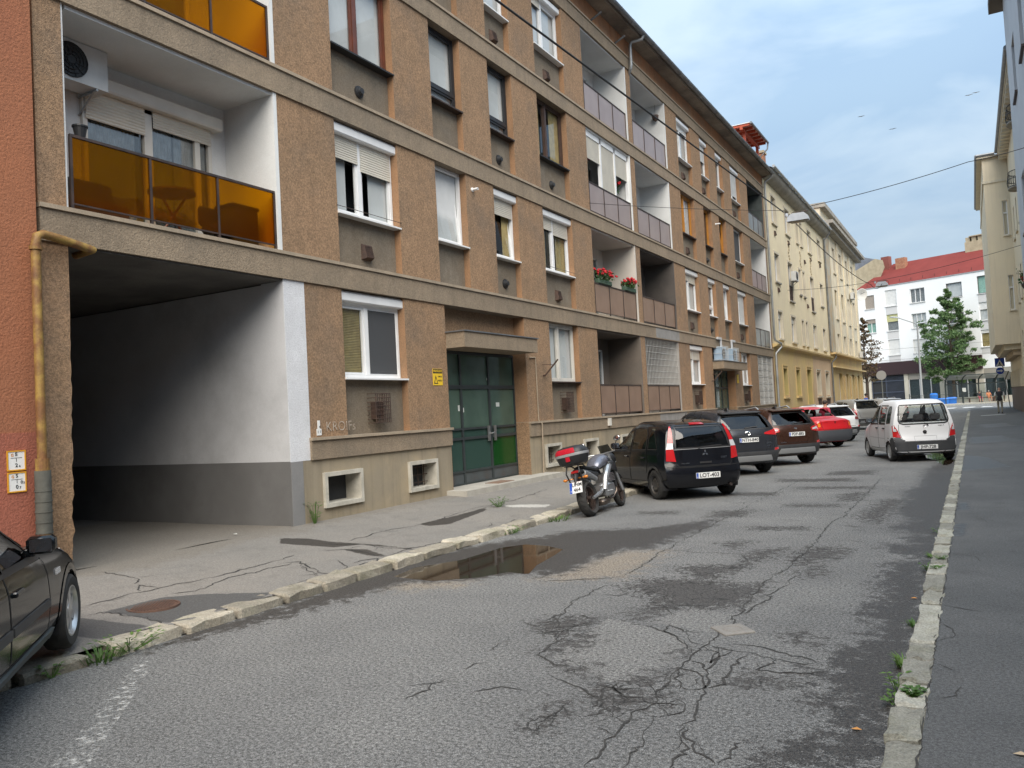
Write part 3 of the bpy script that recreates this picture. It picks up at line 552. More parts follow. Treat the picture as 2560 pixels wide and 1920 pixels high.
for _ in range(26):
    x0, y0 = rs.uniform(-4.6, -1.2), rs.uniform(10.5, 22); ln = rs.uniform(0.2, 0.7)
    extra.append([(x0, y0), (x0+ln*0.5, y0+rs.uniform(-.12, .12)), (x0+ln, y0+rs.uniform(-.2, .2))])
cn = ribbons(CRACKS, 0.004, 0.022, lambda x: 0.004, 1).build('crack_network', crack_m, road, fix=False); cn['kind'] = 'stuff'
cn = ribbons(extra, 0.004, 0.02, lambda x: 0.0035, 5, branches=False).build('crack_network', crack_m, road, fix=False); cn['kind'] = 'stuff'
cn = ribbons(PCRACKS, 0.006, 0.026, lambda x: pave_z(x)+0.004, 2).build('crack_network', crack_m, pv, fix=False); cn['kind'] = 'stuff'
cn = ribbons([[(-0.33, 6.9), (-0.24, 6.78), (-0.22, 6.6), (-0.33, 6.41)], [(-0.33, 9.9), (-0.1, 9.8), (-0.05, 9.5)], [(-0.33, 7.5), (-0.05, 7.35)], [(-0.33, 12.9), (-0.02, 12.7), (0.05, 12.2)], [(-0.33, 5.9), (-0.2, 5.75)], [(-0.33, 5.2), (-0.2, 5.3), (-0.18, 5.5)], [(-0.345, 2), (-0.34, 8), (-0.345, 20)]], 0.004, 0.012, lambda x: 0.1235, 4, jit=0.02).build('crack_network', crack_m, pr, fix=False); cn['kind'] = 'stuff'

# puddle along the left gutter
water = bpy.data.materials.new('puddle_water'); water.use_nodes = True
_b = water.node_tree.nodes['Principled BSDF']; _b.inputs['Base Color'].default_value = (0.035, 0.024, 0.016, 1); _b.inputs['Roughness'].default_value = 0.03; _b.inputs['IOR'].default_value = 1.33; _b.inputs['Specular IOR Level'].default_value = 0.9
_n = water.node_tree.nodes.new('ShaderNodeTexNoise'); _n.inputs['Scale'].default_value = 2.0
_g = water.node_tree.nodes.new('ShaderNodeNewGeometry'); _bp = water.node_tree.nodes.new('ShaderNodeBump'); _bp.inputs['Strength'].default_value = 0.02; _bp.inputs['Distance'].default_value = 0.01
water.node_tree.links.new(_g.outputs['Position'], _n.inputs['Vector']); water.node_tree.links.new(_n.outputs[0], _bp.inputs['Height']); water.node_tree.links.new(_bp.outputs[0], _b.inputs['Normal'])
c = np.mean(PUDDLE, 0)
o = MB().add([(c[0]+(x-c[0])*1.12, c[1]+(y-c[1])*1.12, -0.0075) for x, y in PUDDLE], [tuple(range(len(PUDDLE)))]).build('puddle', water); setp(o, kind='structure')
if o.data.polygons[0].normal.z < 0: o.data.flip_normals()
for cx_, cy_, a_, b_ in ((-1.0, 26.2, 0.45, 1.1), (-0.75, 24.2, 0.2, 0.9), (-1.15, 28.6, 0.3, 1.2)):
    o = MB().add([(cx_+a_*math.cos(t)*(1+0.25*math.sin(3*t+cx_)), cy_+b_*math.sin(t)*(1+0.2*math.cos(4*t)), 0.004) for t in [2*PI*k/28 for k in range(28)]], [tuple(range(28))]).build('puddle', water); setp(o, kind='structure')

# worn white bay line next to the dark car
wp, N_, L_, b_ = nt('worn_white_paint'); b_.inputs['Base Color'].default_value = (0.55, 0.55, 0.53, 1); b_.inputs['Roughness'].default_value = 0.8
g_ = N_.new('ShaderNodeNewGeometry'); n_ = N_.new('ShaderNodeTexNoise'); n_.inputs['Scale'].default_value = 13; n_.inputs['Detail'].default_value = 8; n_.inputs['Roughness'].default_value = 0.75
L_.new(g_.outputs['Position'], n_.inputs['Vector']); r_ = N_.new('ShaderNodeMapRange'); r_.inputs[1].default_value = 0.50; r_.inputs[2].default_value = 0.62; r_.inputs[4].default_value = 0.75; L_.new(n_.outputs[0], r_.inputs[0]); L_.new(r_.outputs[0], b_.inputs['Alpha'])
o = MB().add([(-6.06, 4.22, 0.004), (-6.0, 4.36, 0.004), (-5.3, 3.66, 0.004), (-4.5, 2.82, 0.004), (-3.9, 2.1, 0.004), (-4.1, 2.0, 0.004), (-4.72, 2.76, 0.004), (-5.42, 3.52, 0.004)], [(0, 1, 2, 7), (7, 2, 3, 6), (6, 3, 4, 5)]).build('parking_line', wp, road)

# manhole covers
iron = mat('rusty_iron', (0.115, 0.062, 0.042), 0.75, c2=(0.085, 0.05, 0.038), nscale=12, grain=0.2, gscale=90)
cov = thing('manhole_cover', 'round rusty ribbed manhole cover in the dark patch of left pavement', 'manhole', (-7.32, 5.32, pave_z(-7.32)))
MB().lathe([(0, 0.004), (0.225, 0.004), (0.225, -0.03)], 32).build('cover_plate', iron, cov)
MB().lathe([(0.228, -0.03), (0.232, 0.008), (0.255, 0.008), (0.262, -0.03)], 32).build('rim', iron, cov, smooth=SM)
for k in range(13):
    x = -0.18+0.03*k; h = math.sqrt(0.21**2-x*x)
    MB().box(x-0.008, x+0.008, -h, h, 0.004, 0.0105, M=Matrix.Rotation(0.7, 4, 'Z')).build('rib', iron, cov)
cov2 = thing('valve_cover', 'small square concrete valve cover set in the cracked road', 'manhole', (-1.84, 6.68, 0), 0.72)
MB().bbox(-0.135, 0.135, -0.135, 0.135, -0.05, 0.014, 0.006).build('cover_plate', concrete, cov2)
MB().lathe([(0.07, 0.014), (0.072, 0.018), (0.082, 0.018), (0.084, 0.014)], 20).build('ring', concrete, cov2)

# ================================================================== BROWN APARTMENT BUILDING
KF = 1.0213
def FY(y): return y*KF
def FZ(z): return CAM_H+(z-1.7)*KF

def openings_wall(name, parent, u0, u1, z0, z1, ops, depth, mats, place):
    """wall front with real openings: front cells plus reveals going back by depth. place(u, d, z) -> point"""
    us = sorted(set([u0, u1]+[q for o in ops for q in o[:2]])); zs = sorted(set([z0, z1]+[q for o in ops for q in o[2:4]]))
    us = [u for u in us if u0 <= u <= u1]; zs = [z for z in zs if z0 <= z <= z1]
    b = MB()
    for i in range(len(us)-1):
        for j in range(len(zs)-1):
            cu, cz = (us[i]+us[i+1])/2, (zs[j]+zs[j+1])/2
            if any(o[0] < cu < o[1] and o[2] < cz < o[3] for o in ops): continue
            b.quad(place(us[i], 0, zs[j]), place(us[i+1], 0, zs[j]), place(us[i+1], 0, zs[j+1]), place(us[i], 0, zs[j+1]))
    for a, c, d, e in [o[:4] for o in ops]:
        b.quad(place(a, 0, d), place(a, 0, e), place(a, depth, e), place(a, depth, d), 1); b.quad(place(c, 0, e), place(c, 0, d), place(c, depth, d), place(c, depth, e), 1)
        b.quad(place(a, 0, e), place(c, 0, e), place(c, depth, e), place(a, depth, e), 1); b.quad(place(c, 0, d), place(a, 0, d), place(a, depth, d), place(c, depth, d), 1)
    return b.build(name, mats, parent, fix=False)

def curtain(b, x, y0, y1, z0, z1, mi=0, fold=0.05, amp=0.012):
    n = max(4, int((y1-y0)/fold)*2); v = []; f = []
    for i in range(n+1):
        yy = y0+(y1-y0)*i/n; xx = x+(amp if i % 2 else -amp)
        v += [(xx, yy, z0), (xx, yy, z1)]
    for i in range(n): f.append((2*i, 2*i+2, 2*i+3, 2*i+1))
    b.add(v, f, mi)

def slats(b, x, y0, y1, z0, z1, pitch=0.045, mi=0):
    n = max(1, int(round((z1-z0)/pitch))); h = (z1-z0)/n
    for i in range(n):
        a = z0+i*h
        b.add([(x-0.004, y0, a), (x+0.006, y0, a+h*0.35), (x+0.006, y0, a+h*0.7), (x-0.004, y0, a+h), (x-0.004, y1, a), (x+0.006, y1, a+h*0.35), (x+0.006, y1, a+h*0.7), (x-0.004, y1, a+h)],
              [(0, 4, 5, 1), (1, 5, 6, 2), (2, 6, 7, 3)], mi)

def window(par, y0, y1, z0, z1, xw, fm=None, box=True, sh=(0, 0), lay='double', cur='w', sill='white', slat=None, split=0.45, open_tilt=False, low=0.0, screen=None, blind=None, wire=False, loc_open=False):
    """window unit in its recess: frame, sashes, panes, curtains, roller shutter with its box, sill. xw: plane of the frame's front"""
    fm = fm or pvc; fw = 0.062
    w = thing_part('window', par)
    top = z1-(0.20 if box else 0.0)
    f = MB()
    for a, c, d, e in ((y0, y0+fw, z0, top), (y1-fw, y1, z0, top), (y0+fw, y1-fw, z0, z0+fw), (y0+fw, y1-fw, top-fw, top)):
        f.box(xw-0.075, xw, a, c, d, e)
    cells = []
    if lay == 'double':
        ym = y0+(y1-y0)*split; f.box(xw-0.075, xw+0.006, ym-0.05, ym+0.05, z0+fw, top-fw)
        cells = [(y0+fw, ym-0.05, z0+fw), (ym+0.05, y1-fw, z0+fw)]
    else:
        cells = [(y0+fw, y1-fw, z0+fw)]
    if low:
        for a, c, d in list(cells): f.box(xw-0.075, xw+0.004, a, c, z0+low-0.035, z0+low+0.035)
    sash = MB(); pn = MB()
    for ci, (a, c, d) in enumerate(cells):
        e = top-fw; s = 0.045; zz = [(d, e)] if not low else [(d, z0+low-0.035), (z0+low+0.035, e)]
        for d2, e2 in zz:
            xs = xw-0.012
            M = None
            if open_tilt and (ci == len(cells)-1) and d2 == zz[-1][0]:
                M = Matrix.Translation((xs-0.03, 0, d2)) @ Matrix.Rotation(-0.10, 4, 'Y') @ Matrix.Translation((-xs+0.03, 0, -d2))
            for p, q, g, h in ((a+0.004, a+s, d2+0.004, e2-0.004), (c-s, c-0.004, d2+0.004, e2-0.004), (a+s, c-s, d2+0.004, d2+s), (a+s, c-s, e2-s, e2-0.004)):
                sash.box(xs-0.05, xs, p, q, g, h, M=M)
            pn.add([(xs-0.03, a+s, d2+s), (xs-0.03, c-s, d2+s), (xs-0.03, c-s, e2-s), (xs-0.03, a+s, e2-s)], [(0, 1, 2, 3)], 0, M)
    f.build('frame', fm, w); sash.build('sash', fm, w); pn.build('pane', pane, w, fix=False)
    # room behind, curtains
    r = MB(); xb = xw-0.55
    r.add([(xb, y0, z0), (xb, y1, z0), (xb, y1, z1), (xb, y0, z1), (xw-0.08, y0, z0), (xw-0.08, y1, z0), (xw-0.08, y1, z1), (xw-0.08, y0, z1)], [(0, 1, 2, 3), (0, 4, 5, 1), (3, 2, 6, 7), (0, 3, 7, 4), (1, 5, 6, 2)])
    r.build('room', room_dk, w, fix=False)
    if cur:
        cb = MB(); k = 0
        cm = {'w': curtain_w, 'g': curtain_g, 'y': curtain_y}[cur[0]]
        wd = y1-y0
        if len(cur) > 1 and cur[1] == 'f': curtain(cb, xw-0.10, y0+0.03, y1-0.03, z0+0.02, top-0.03)
        else:
            curtain(cb, xw-0.10, y0+0.03, y0+wd*0.30, z0+0.02, top-0.03); curtain(cb, xw-0.10, y1-wd*0.34, y1-0.03, z0+0.02, top-0.03)
        cb.build('curtain', cm, w, fix=False)
    if blind:
        bb = MB(); a, c, d = cells[0]; slats(bb, xw-0.085, a+0.03, c-0.03, d+0.02, top-fw-0.03, 0.03); bb.build('blind', curtain_y, w, fix=False)
    if screen:
        MB().box(xw-0.008, xw-0.005, cells[-1][0]+0.03, cells[-1][1]-0.03, cells[-1][2]+0.03, top-fw-0.03).build('fly_screen', screen_m, w)
    if box:
        bx = MB(); prof = [(xw-0.05, z1-0.205), (xw+0.105, z1-0.205), (xw+0.125, z1-0.185), (xw+0.125, z1-0.06), (xw+0.085, z1-0.012), (xw-0.05, z1-0.006)]
        bx.prism(prof, y0-0.015, y1+0.015, 'Y'); bx.build('shutter_box', fm if fm in (pvc, cream_pvc) else pvc, w)
    for ci, s in enumerate(sh[:len(cells)]):
        if s > 0:
            a, c, d = cells[ci]; b2 = MB(); zt = top-0.01; zb = zt-(zt-z0-fw)*s
            slats(b2, xw+0.012, a-0.01, c+0.01, zb, zt); b2.box(xw+0.004, xw+0.022, a-0.01, c+0.01, zb-0.03, zb)
            b2.build('roller_shutter', slat or slat_m, w)
    sm = {'white': pvc, 'dark': black_pl, 'thin': steel_dk}.get(sill, pvc)
    MB().box(xw-0.02, xw+0.19, y0-0.01, y1+0.02, z0-0.035, z0-0.004).build('sill', sm, w)
    if wire: MB().tube([(xw+0.17, y0-0.03, z0+0.10), (xw+0.17, y1+0.04, z0+0.10)], 0.006, 5).build('washing_line', steel_dk, w)
    return w

def thing_part(name, parent):
    o = bpy.data.objects.new(name, None); COL.objects.link(o); o.parent = parent; o.empty_display_size = 0.1
    return o

def round_vent(par, y, z, x):
    v = MB(); v.lathe([(0.0, 0.10), (0.055, 0.10), (0.06, 0.075), (0.07, 0.07), (0.075, 0.05), (0.095, 0.045), (0.10, 0.03), (0.115, 0.027), (0.12, 0.0)], 18, 'X', M=Matrix.Translation((x, y, z)))
    return v.build('flue_vent', black_pl, par, smooth=SM)
def square_vent(par, y, z, x, m=None):
    v = MB(); h = 0.15; w = 0.14
    v.add([(x, y-w, z-h), (x, y+w, z-h), (x, y+w, z+h), (x, y-w, z+h), (x+0.11, y-w*0.7, z-h*0.8), (x+0.11, y+w*0.7, z-h*0.8), (x+0.06, y+w*0.8, z+h*0.8), (x+0.06, y-w*0.8, z+h*0.8)],
          [(4, 5, 6, 7), (0, 1, 5, 4), (1, 2, 6, 5), (2, 3, 7, 6), (3, 0, 4, 7)])
    for i in range(6):
        t = (i+0.5)/6; xx = x+0.11-0.05*t; zz = z-h*0.8+h*1.6*t
        v.box(xx-0.01, xx+0.012, y-w*0.72, y+w*0.72, zz-0.008, zz+0.008)
    for i in range(4):
        yy = y-w*0.6+w*0.4*i
        v.add([(x+0.125, yy-0.005, z-h*0.8), (x+0.125, yy+0.005, z-h*0.8), (x+0.075, yy+0.005, z+h*0.8), (x+0.075, yy-0.005, z+h*0.8)], [(0, 1, 2, 3)])
    return v.build('flue_vent', m or rust, par)
def cage_vent(par, y, z, x):
    v = MB(); w, h, d = 0.21, 0.27, 0.2
    for i in range(9):
        yy = y-w+2*w*i/8; v.box(x+d-0.006, x+d+0.006, yy-0.006, yy+0.006, z-h, z+h)
    for i in range(8):
        zz = z-h+2*h*i/7; v.box(x+d+0.006, x+d+0.016, y-w, y+w, zz-0.006, zz+0.006)
        for s in (-1, 1): v.box(x, x+d, y+s*w-0.006, y+s*w+0.006, zz-0.006, zz+0.006)
    v.build('vent_cage', rust, par)
    q = MB(); q.box(x, x+0.13, y-0.12, y+0.1, z-0.2, z+0.12)
    for i in range(6): q.box(x+0.13, x+0.145, y-0.12, y+0.1, z-0.18+i*0.05, z-0.16+i*0.05)
    q.build('gas_flue', rust, par)

apt = thing('apartment_building', 'long brown rough-plastered four-storey apartment block with recessed loggias along the left side', 'building', (FX, FY(25.5), 0.25))
apt_off = Vector((FX, FY(25.5), 0.25))
class PB(MB):
    """part of the apartment building in world numbers"""
    def build(s, name, mats, parent=None, **k):
        o = MB.build(s, name, mats, parent, **k)
        return o
_old_link = link
def link(name, me, parent=None, loc=None, rot=None, scale=None):
    o = _old_link(name, me, parent, loc, rot, scale)
    if parent is not None and getattr(parent, 'name', '') in WORLD_ROOTS: o.matrix_parent_inverse = Matrix.Translation(-Vector(WORLD_ROOTS[parent.name]))
    return o
WORLD_ROOTS = {apt.name: apt_off}
_old_tp = thing_part
def thing_part(name, parent):
    o = _old_tp(name, parent)
    if parent.name in WORLD_ROOTS: o.matrix_parent_inverse = Matrix.Translation(-Vector(WORLD_ROOTS[parent.name]))
    return o
def world_root(o): WORLD_ROOTS[o.name] = Vector(o.location)

Y0B, Y1B = FY(5.5), FY(45.65)
COLS = dict(L0=(5.85, 9.38), A=(10.73, 12.5), B=(13.78, 14.95), C=(16.14, 17.27), D=(18.62, 20.38), L1=(21.7, 25.22), L2=(25.65, 29.18), E=(30.55, 32.3), F=(33.62, 34.8), G=(36.0, 37.15), H=(38.53, 40.25), L3=(41.83, 45.3))
COLS = {k: (FY(a), FY(b)) for k, (a, b) in COLS.items()}
GROUND = dict(P=(FY(5.85), FY(9.36)), A=COLS['A'], T=(FY(13.87), FY(17.27)), D=COLS['D'], L1=COLS['L1'], L2=COLS['L2'], E=COLS['E'], U=(FY(33.62), FY(37.15)), H=COLS['H'], L3=COLS['L3'])
ST = [(FZ(1.47), FZ(4.03)), (FZ(4.47), FZ(7.03)), (FZ(7.47), FZ(10.03)), (FZ(10.47), FZ(13.02))]
SILL = [FZ(2.48), FZ(5.39), FZ(8.40), FZ(11.38)]
RX = FX-0.16      # recess plane
def jag_box(b, y0, y1, z0, z1, mi, side):
    b.box(FX-0.5, FX, y0, y1, z0, z1, mi, side=side)
for si, (z0, z1) in enumerate(ST):
    ops = sorted((GROUND if si == 0 else COLS).items(), key=lambda t: t[1][0]); prev = Y0B
    for k, (a, c) in ops+[('end', (Y1B, Y1B))]:
        lo = z0
        if si == 0 and k == 'P': lo = 0.28
        if not (si == 0 and prev < FY(6) and k != 'P'):
            if si == 0 and k == 'P': pass
            elif si == 0 and abs(prev-GROUND['P'][1]) < 0.01:
                MB().box(FX-0.5, FX, FY(9.82), a, z0, z1, 0, side=1).build('wall_pier', [plaster, plaster_or], apt, fix=False)
            else: MB().box(FX-0.5, FX, prev, a, z0, z1, 0, side=1).build('wall_pier', [plaster, plaster_or], apt, fix=False)
        prev = c
# pier left of the passage, its lower corner knocked off
pj = MB(); ys0, ys1 = Y0B, FY(5.85); n = 46; v = []
zz = [0.2+(ST[0][1]-0.2)*i/n for i in range(n+1)]; rj = random.Random(5)
for z in zz:
    k = max(0.0, 1-z/3.6); e = ys1-rj.uniform(0, 0.055)*k-(0.05*max(0, mnoise.noise((0, 0, z*3)))*k)
    v += [(FX, ys0, z), (FX, e-0.03*k, z), (FX-0.07*k-0.01, e+0.0, z), (FX-0.4, ys1, z)]
f = []
mi = []
for i in range(n):
    for j in range(3): f.append((i*4+j, i*4+j+1, (i+1)*4+j+1, (i+1)*4+j))
pj.add(v, f); pj.m = [(0 if j % 3 == 0 else 1) for j in range(len(f))]
pj.build('broken_pier', [plaster, mat('broken_edge', (0.40, 0.345, 0.27), 0.95, c2=(0.27, 0.21, 0.16), nscale=5, grain=0.25, gscale=40, bump=0.8, bscale=30, bdist=0.02)], apt, fix=False)
# white painted corner right of the passage
MB().box(FX-0.5, FX+0.004, FY(9.36), FY(9.82), FZ(1.12), ST[0][1]).build('white_corner', white_edge, apt)
# bands with their ledges
bd = MB(); lg = MB()
for (za, zb) in ((4.03, 4.47), (7.03, 7.47), (10.03, 10.47), (13.02, 13.45)):
    bd.box(FX-0.5, FX+0.035, Y0B, Y1B, FZ(za), FZ(zb)-0.05); lg.box(FX-0.5, FX+0.065, Y0B-0.01, Y1B, FZ(zb)-0.05, FZ(zb)+0.004)
bd.build('floor_band', plaster_bd, apt); lg.build('ledge', ledge_m, apt)
bd = MB(); lg = MB()
for a, c in ((FY(9.80), GROUND['T'][0]), (GROUND['T'][1], GROUND['U'][0]), (GROUND['U'][1], Y1B)):
    bd.box(FX-0.4, FX+0.045, a, c, FZ(1.12), FZ(1.47)-0.035); lg.box(FX-0.4, FX+0.085, a-0.01, c+0.01, FZ(1.47)-0.035, FZ(1.47)+0.012)
bd.build('base_belt', plaster_bd, apt); lg.build('ledge', ledge_m, apt)
MB().box(FX-0.5, FX+0.01, FY(9.36), FY(9.62), 0.1, FZ(1.12)).build('grey_plinth', grey_wall, apt)
# plinth with cellar windows
BS = [(10.06, 11.02), (12.37, 13.3), (18.02, 18.89), (20.33, 21.27), (23.0, 23.9), (26.6, 27.5), (30.9, 31.8)]
segs = [(FY(9.62), GROUND['T'][0]), (GROUND['T'][1], GROUND['U'][0]), (GROUND['U'][1], Y1B)]
for a, c in segs:
    prev = a; pl = MB()
    for p, q in [(FY(p)+0.06, FY(q)-0.06) for p, q in BS]:
        if a < p < c:
            pl.box(FX-0.4, FX, prev, p, 0.1, FZ(1.12)); pl.box(FX-0.4, FX, p, q, 0.1, FZ(0.36)); pl.box(FX-0.4, FX, p, q, FZ(0.83), FZ(1.12)); prev = q
    pl.box(FX-0.4, FX, prev, c, 0.1, FZ(1.12)); pl.build('plinth', plinth_m, apt)
frame_c = mat('cellar_surround', (0.50, 0.475, 0.41), 0.85, c2=(0.40, 0.38, 0.32), nscale=5, grain=0.1, gscale=60, bump=0.3, streak=0.3)
for i, (p, q) in enumerate(BS):
    p, q = FY(p), FY(q); za, zb = FZ(0.31), FZ(0.89)
    w = thing_part('cellar_window', apt); s = MB()
    for a, c, d, e in ((p, p+0.07, za, zb), (q-0.07, q, za, zb), (p+0.07, q-0.07, za, za+0.07), (p+0.07, q-0.07, zb-0.07, zb)):
        s.box(FX-0.30, FX+0.06, a, c, d, e)
    s.build('surround', frame_c, w)
    MB().box(FX-0.34, FX-0.30, p, q, za, zb).build('dark_opening', room_dk, w)
    if i != 0:
        g = MB()
        for k in range(4): yy = p+0.07+(q-p-0.14)*(k+0.5)/4; g.box(FX-0.20, FX-0.188, yy-0.006, yy+0.006, za+0.07, zb-0.07)
        for k in range(3): zz_ = za+0.07+(zb-za-0.14)*(k+0.5)/3; g.box(FX-0.188, FX-0.176, p+0.07, q-0.07, zz_-0.006, zz_+0.006)
        g.build('grille', rust, w)
MB().box(FX+0.0, FX+0.039, FY(26.7), FY(29.25), FZ(4.06), FZ(4.47)-0.055).build('cement_patch', mat('cement_patch', (0.27, 0.262, 0.25), 0.9, c2=(0.22, 0.215, 0.205), nscale=3, grain=0.12, gscale=50), apt)
MB().box(FX+0.0, FX+0.049, FY(26.6), FY(29.6), FZ(1.15), FZ(1.47)-0.04).build('cement_patch', MATS['cement_patch'], apt)
# spandrel panels under the windows
for si, (z0, z1) in enumerate(ST):
    for k, (a, c) in (GROUND if si == 0 else COLS).items():
        if k[0] in 'ABCDEFGH': MB().box(FX-0.5, RX+0.012, a, c, z0, SILL[si]-0.034).build('spandrel', plaster_gr, apt)

WSPEC = {
 (0, 'A'): dict(cur=None, blind=True, screen=True), (0, 'D'): dict(fm=cream_pvc, box=False, cur='wf', sill='thin'), (0, 'E'): dict(sh=(0.25, 0.27), cur='w'), (0, 'H'): dict(box=False, lay='double', split=0.5, cur='wf'),
 (1, 'A'): dict(sh=(0.28, 0.36), cur='w', wire=True), (1, 'B'): dict(box=False, lay='single', cur='wf', open_tilt=True), (1, 'C'): dict(lay='single', sh=(0.26,), cur='y', open_tilt=True),
 (1, 'D'): dict(sh=(0.2, 0.26), cur='y', wire=True), (1, 'E'): dict(sh=(0.16, 0.2), cur='wf'), (1, 'F'): dict(lay='single', sh=(0.1,), cur='g', low=0.42), (1, 'G'): dict(lay='single', cur='wf', open_tilt=True), (1, 'H'): dict(sh=(0.0, 1.0), slat=slat_w, cur='g'),
 (2, 'A'): dict(fm=wood_red, box=False, cur='wf', sill='dark', split=0.48), (2, 'B'): dict(fm=mat('dark_frame', (0.022, 0.024, 0.028), 0.4), box=False, lay='single', cur='wf', sill='thin', low=0.36), (2, 'C'): dict(fm=MATS['dark_frame'], box=False, lay='single', cur='wf', sill='thin', low=0.36),
 (2, 'D'): dict(fm=wood_dk, box=False, cur='y', sill='dark', split=0.42), (2, 'E'): dict(fm=wood_or, box=False, cur='w', sill='thin'), (2, 'F'): dict(fm=wood_or, box=False, lay='single', cur=None, sill='thin'), (2, 'G'): dict(fm=wood_or, box=False, lay='single', cur=None, open_tilt=True, sill='thin'), (2, 'H'): dict(lay='single', box=False, cur='gf', screen=True),
 (3, 'A'): dict(cur='w', sh=(0.2, 0.2)), (3, 'B'): dict(lay='single', cur='w'), (3, 'C'): dict(lay='single', box=False, cur='wf'), (3, 'D'): dict(cur='wf', sh=(0.14, 0)), (3, 'E'): dict(sh=(0.14, 0.14), slat=slat_w, cur='wf'), (3, 'F'): dict(lay='single', sh=(0.5,), slat=slat_w, cur='g'), (3, 'G'): dict(lay='single', sh=(0.12,), slat=slat_w, cur='gf'), (3, 'H'): dict(sh=(0.8, 0.8), slat=slat_w, cur='g')}
for (si, k), sp_ in WSPEC.items():
    a, c = (GROUND if si == 0 else COLS)[k]
    window(apt, a+0.012, c-0.012, SILL[si], ST[si][1]-0.006, RX, **sp_)
for si, k, kind in ((1, 'A', 's'), (1, 'C', 'r'), (1, 'D', 's'), (1, 'E', 's'), (1, 'F', 'r'), (1, 'H', 's'), (2, 'A', 'r'), (2, 'C', 'r'), (2, 'D', 'r'), (2, 'E', 's'), (2, 'F', 'r'), (2, 'H', 's'), (3, 'C', 's'), (3, 'D', 's'), (3, 'E', 's'), (3, 'F', 's'), (3, 'H', 's')):
    a, c = COLS[k]; (round_vent if kind == 'r' else square_vent)(apt, (a+c)/2+(0.0), ST[si][0]+0.34, RX+0.012)
for k in 'ADEH':
    a, c = GROUND[k]; cage_vent(apt, (a+c)/2+0.05, FZ(1.93), RX+0.012)

# loggias
def loggia(si, k, inner, panel, depth=1.15, door=True, rail=True):
    a, c = COLS[k] if si else GROUND[k]; z0, z1 = ST[si]; xb = FX-depth
    lg_ = thing_part('loggia', apt); b = MB(); t = 0.075
    b.box(xb-0.1, FX-0.015, a, a+0.03, z0, z1-0.0); b.box(xb-0.1, FX+0.005, c-t, c, z0, z1)
    b.box(xb-0.1, xb, a+t, c-t, z0, z1); b.box(xb, FX-0.03, a+t, c-t, z1-0.05, z1-0.002)
    b.build('loggia_walls', inner, lg_); MB().box(xb, FX+0.0, a+t, c-t, z0-0.06, z0+0.02).build('loggia_floor', concrete, lg_)
    if door:
        w = MB(); ya, yc = a+0.75, c-0.75; zt = z1-0.42
        for p, q, d, e in ((ya, yc, zt-0.06, zt), (ya, ya+0.07, z0, zt), (yc-0.07, yc, z0, zt), ((ya+yc)/2-0.28, (ya+yc)/2-0.18, z0, zt), (ya, yc, z0+0.02, z0+0.1)): w.box(xb, xb+0.06, p, q, d, e)
        w.build('door_frame', cream_pvc if si == 1 else pvc, lg_)
        MB().box(xb+0.018, xb+0.022, ya+0.07, yc-0.07, z0+0.1, zt-0.06).build('pane', pane, lg_); MB().box(xb+0.002, xb+0.008, ya+0.07, yc-0.07, z0+0.1, zt-0.06).build('dark_room', curtain_g, lg_)
    if rail:
        r = thing_part('railing', apt); fr = MB(); zt = z0+0.94; zb = z0+0.10; x = FX-0.045; ya, yc = a+t+0.012, c-t-0.012
        fr.box(x-0.02, x+0.02, ya, yc, zt, zt+0.035); fr.box(x-0.012, x+0.012, ya, yc, zb-0.02, zb)
        L_ = (yc-ya)/3
        for i in range(4): yy = ya+L_*i+(0.012 if i == 0 else -0.012 if i == 3 else 0); fr.box(x-0.018, x+0.018, yy-0.017, yy+0.017, z0+0.005, zt)
        fr.build('rail_frame', steel_dk, r)
        for i in range(3): MB().box(x-0.003, x+0.003, ya+L_*i+0.016, ya+L_*(i+1)-0.016, zb+0.002, zt-0.004).build('rail_panel', panel, r)
    return lg_
cfg = {(1, 'L0'): (white_wall, amber), (2, 'L0'): (white_wall, amber), (3, 'L0'): (white_wall, amber), (0, 'L1'): (brown_wall, tan_pane), (0, 'L2'): (mat('pale_loggia', (0.36, 0.34, 0.31), 0.85, c2=(0.3, 0.28, 0.26), nscale=2), tan_pane),
       (1, 'L1'): (mat('cream_loggia', (0.60, 0.56, 0.50), 0.85, c2=(0.56, 0.52, 0.46), nscale=2), tan_pane), (1, 'L2'): (dark_wall, tan_pane), (2, 'L1'): (white_wall, mauve_pane), (2, 'L2'): (white_wall, mauve_pane), (3, 'L1'): (white_wall, mauve_pane), (3, 'L2'): (white_wall, mauve_pane),
       (1, 'L3'): (white_wall, clear_pane), (2, 'L3'): (white_wall, mauve_pane), (3, 'L3'): (mat('green_grey_loggia', (0.085, 0.10, 0.098), 0.9, c2=(0.06, 0.072, 0.07), nscale=2), clear_pane), (0, 'L3'): (mat('pale_loggia_2', (0.40, 0.38, 0.34), 0.85), None)}
for (si, k), (iw, pm) in cfg.items(): loggia(si, k, iw, pm, rail=pm is not None, door=not (si == 1 and k == 'L0'))

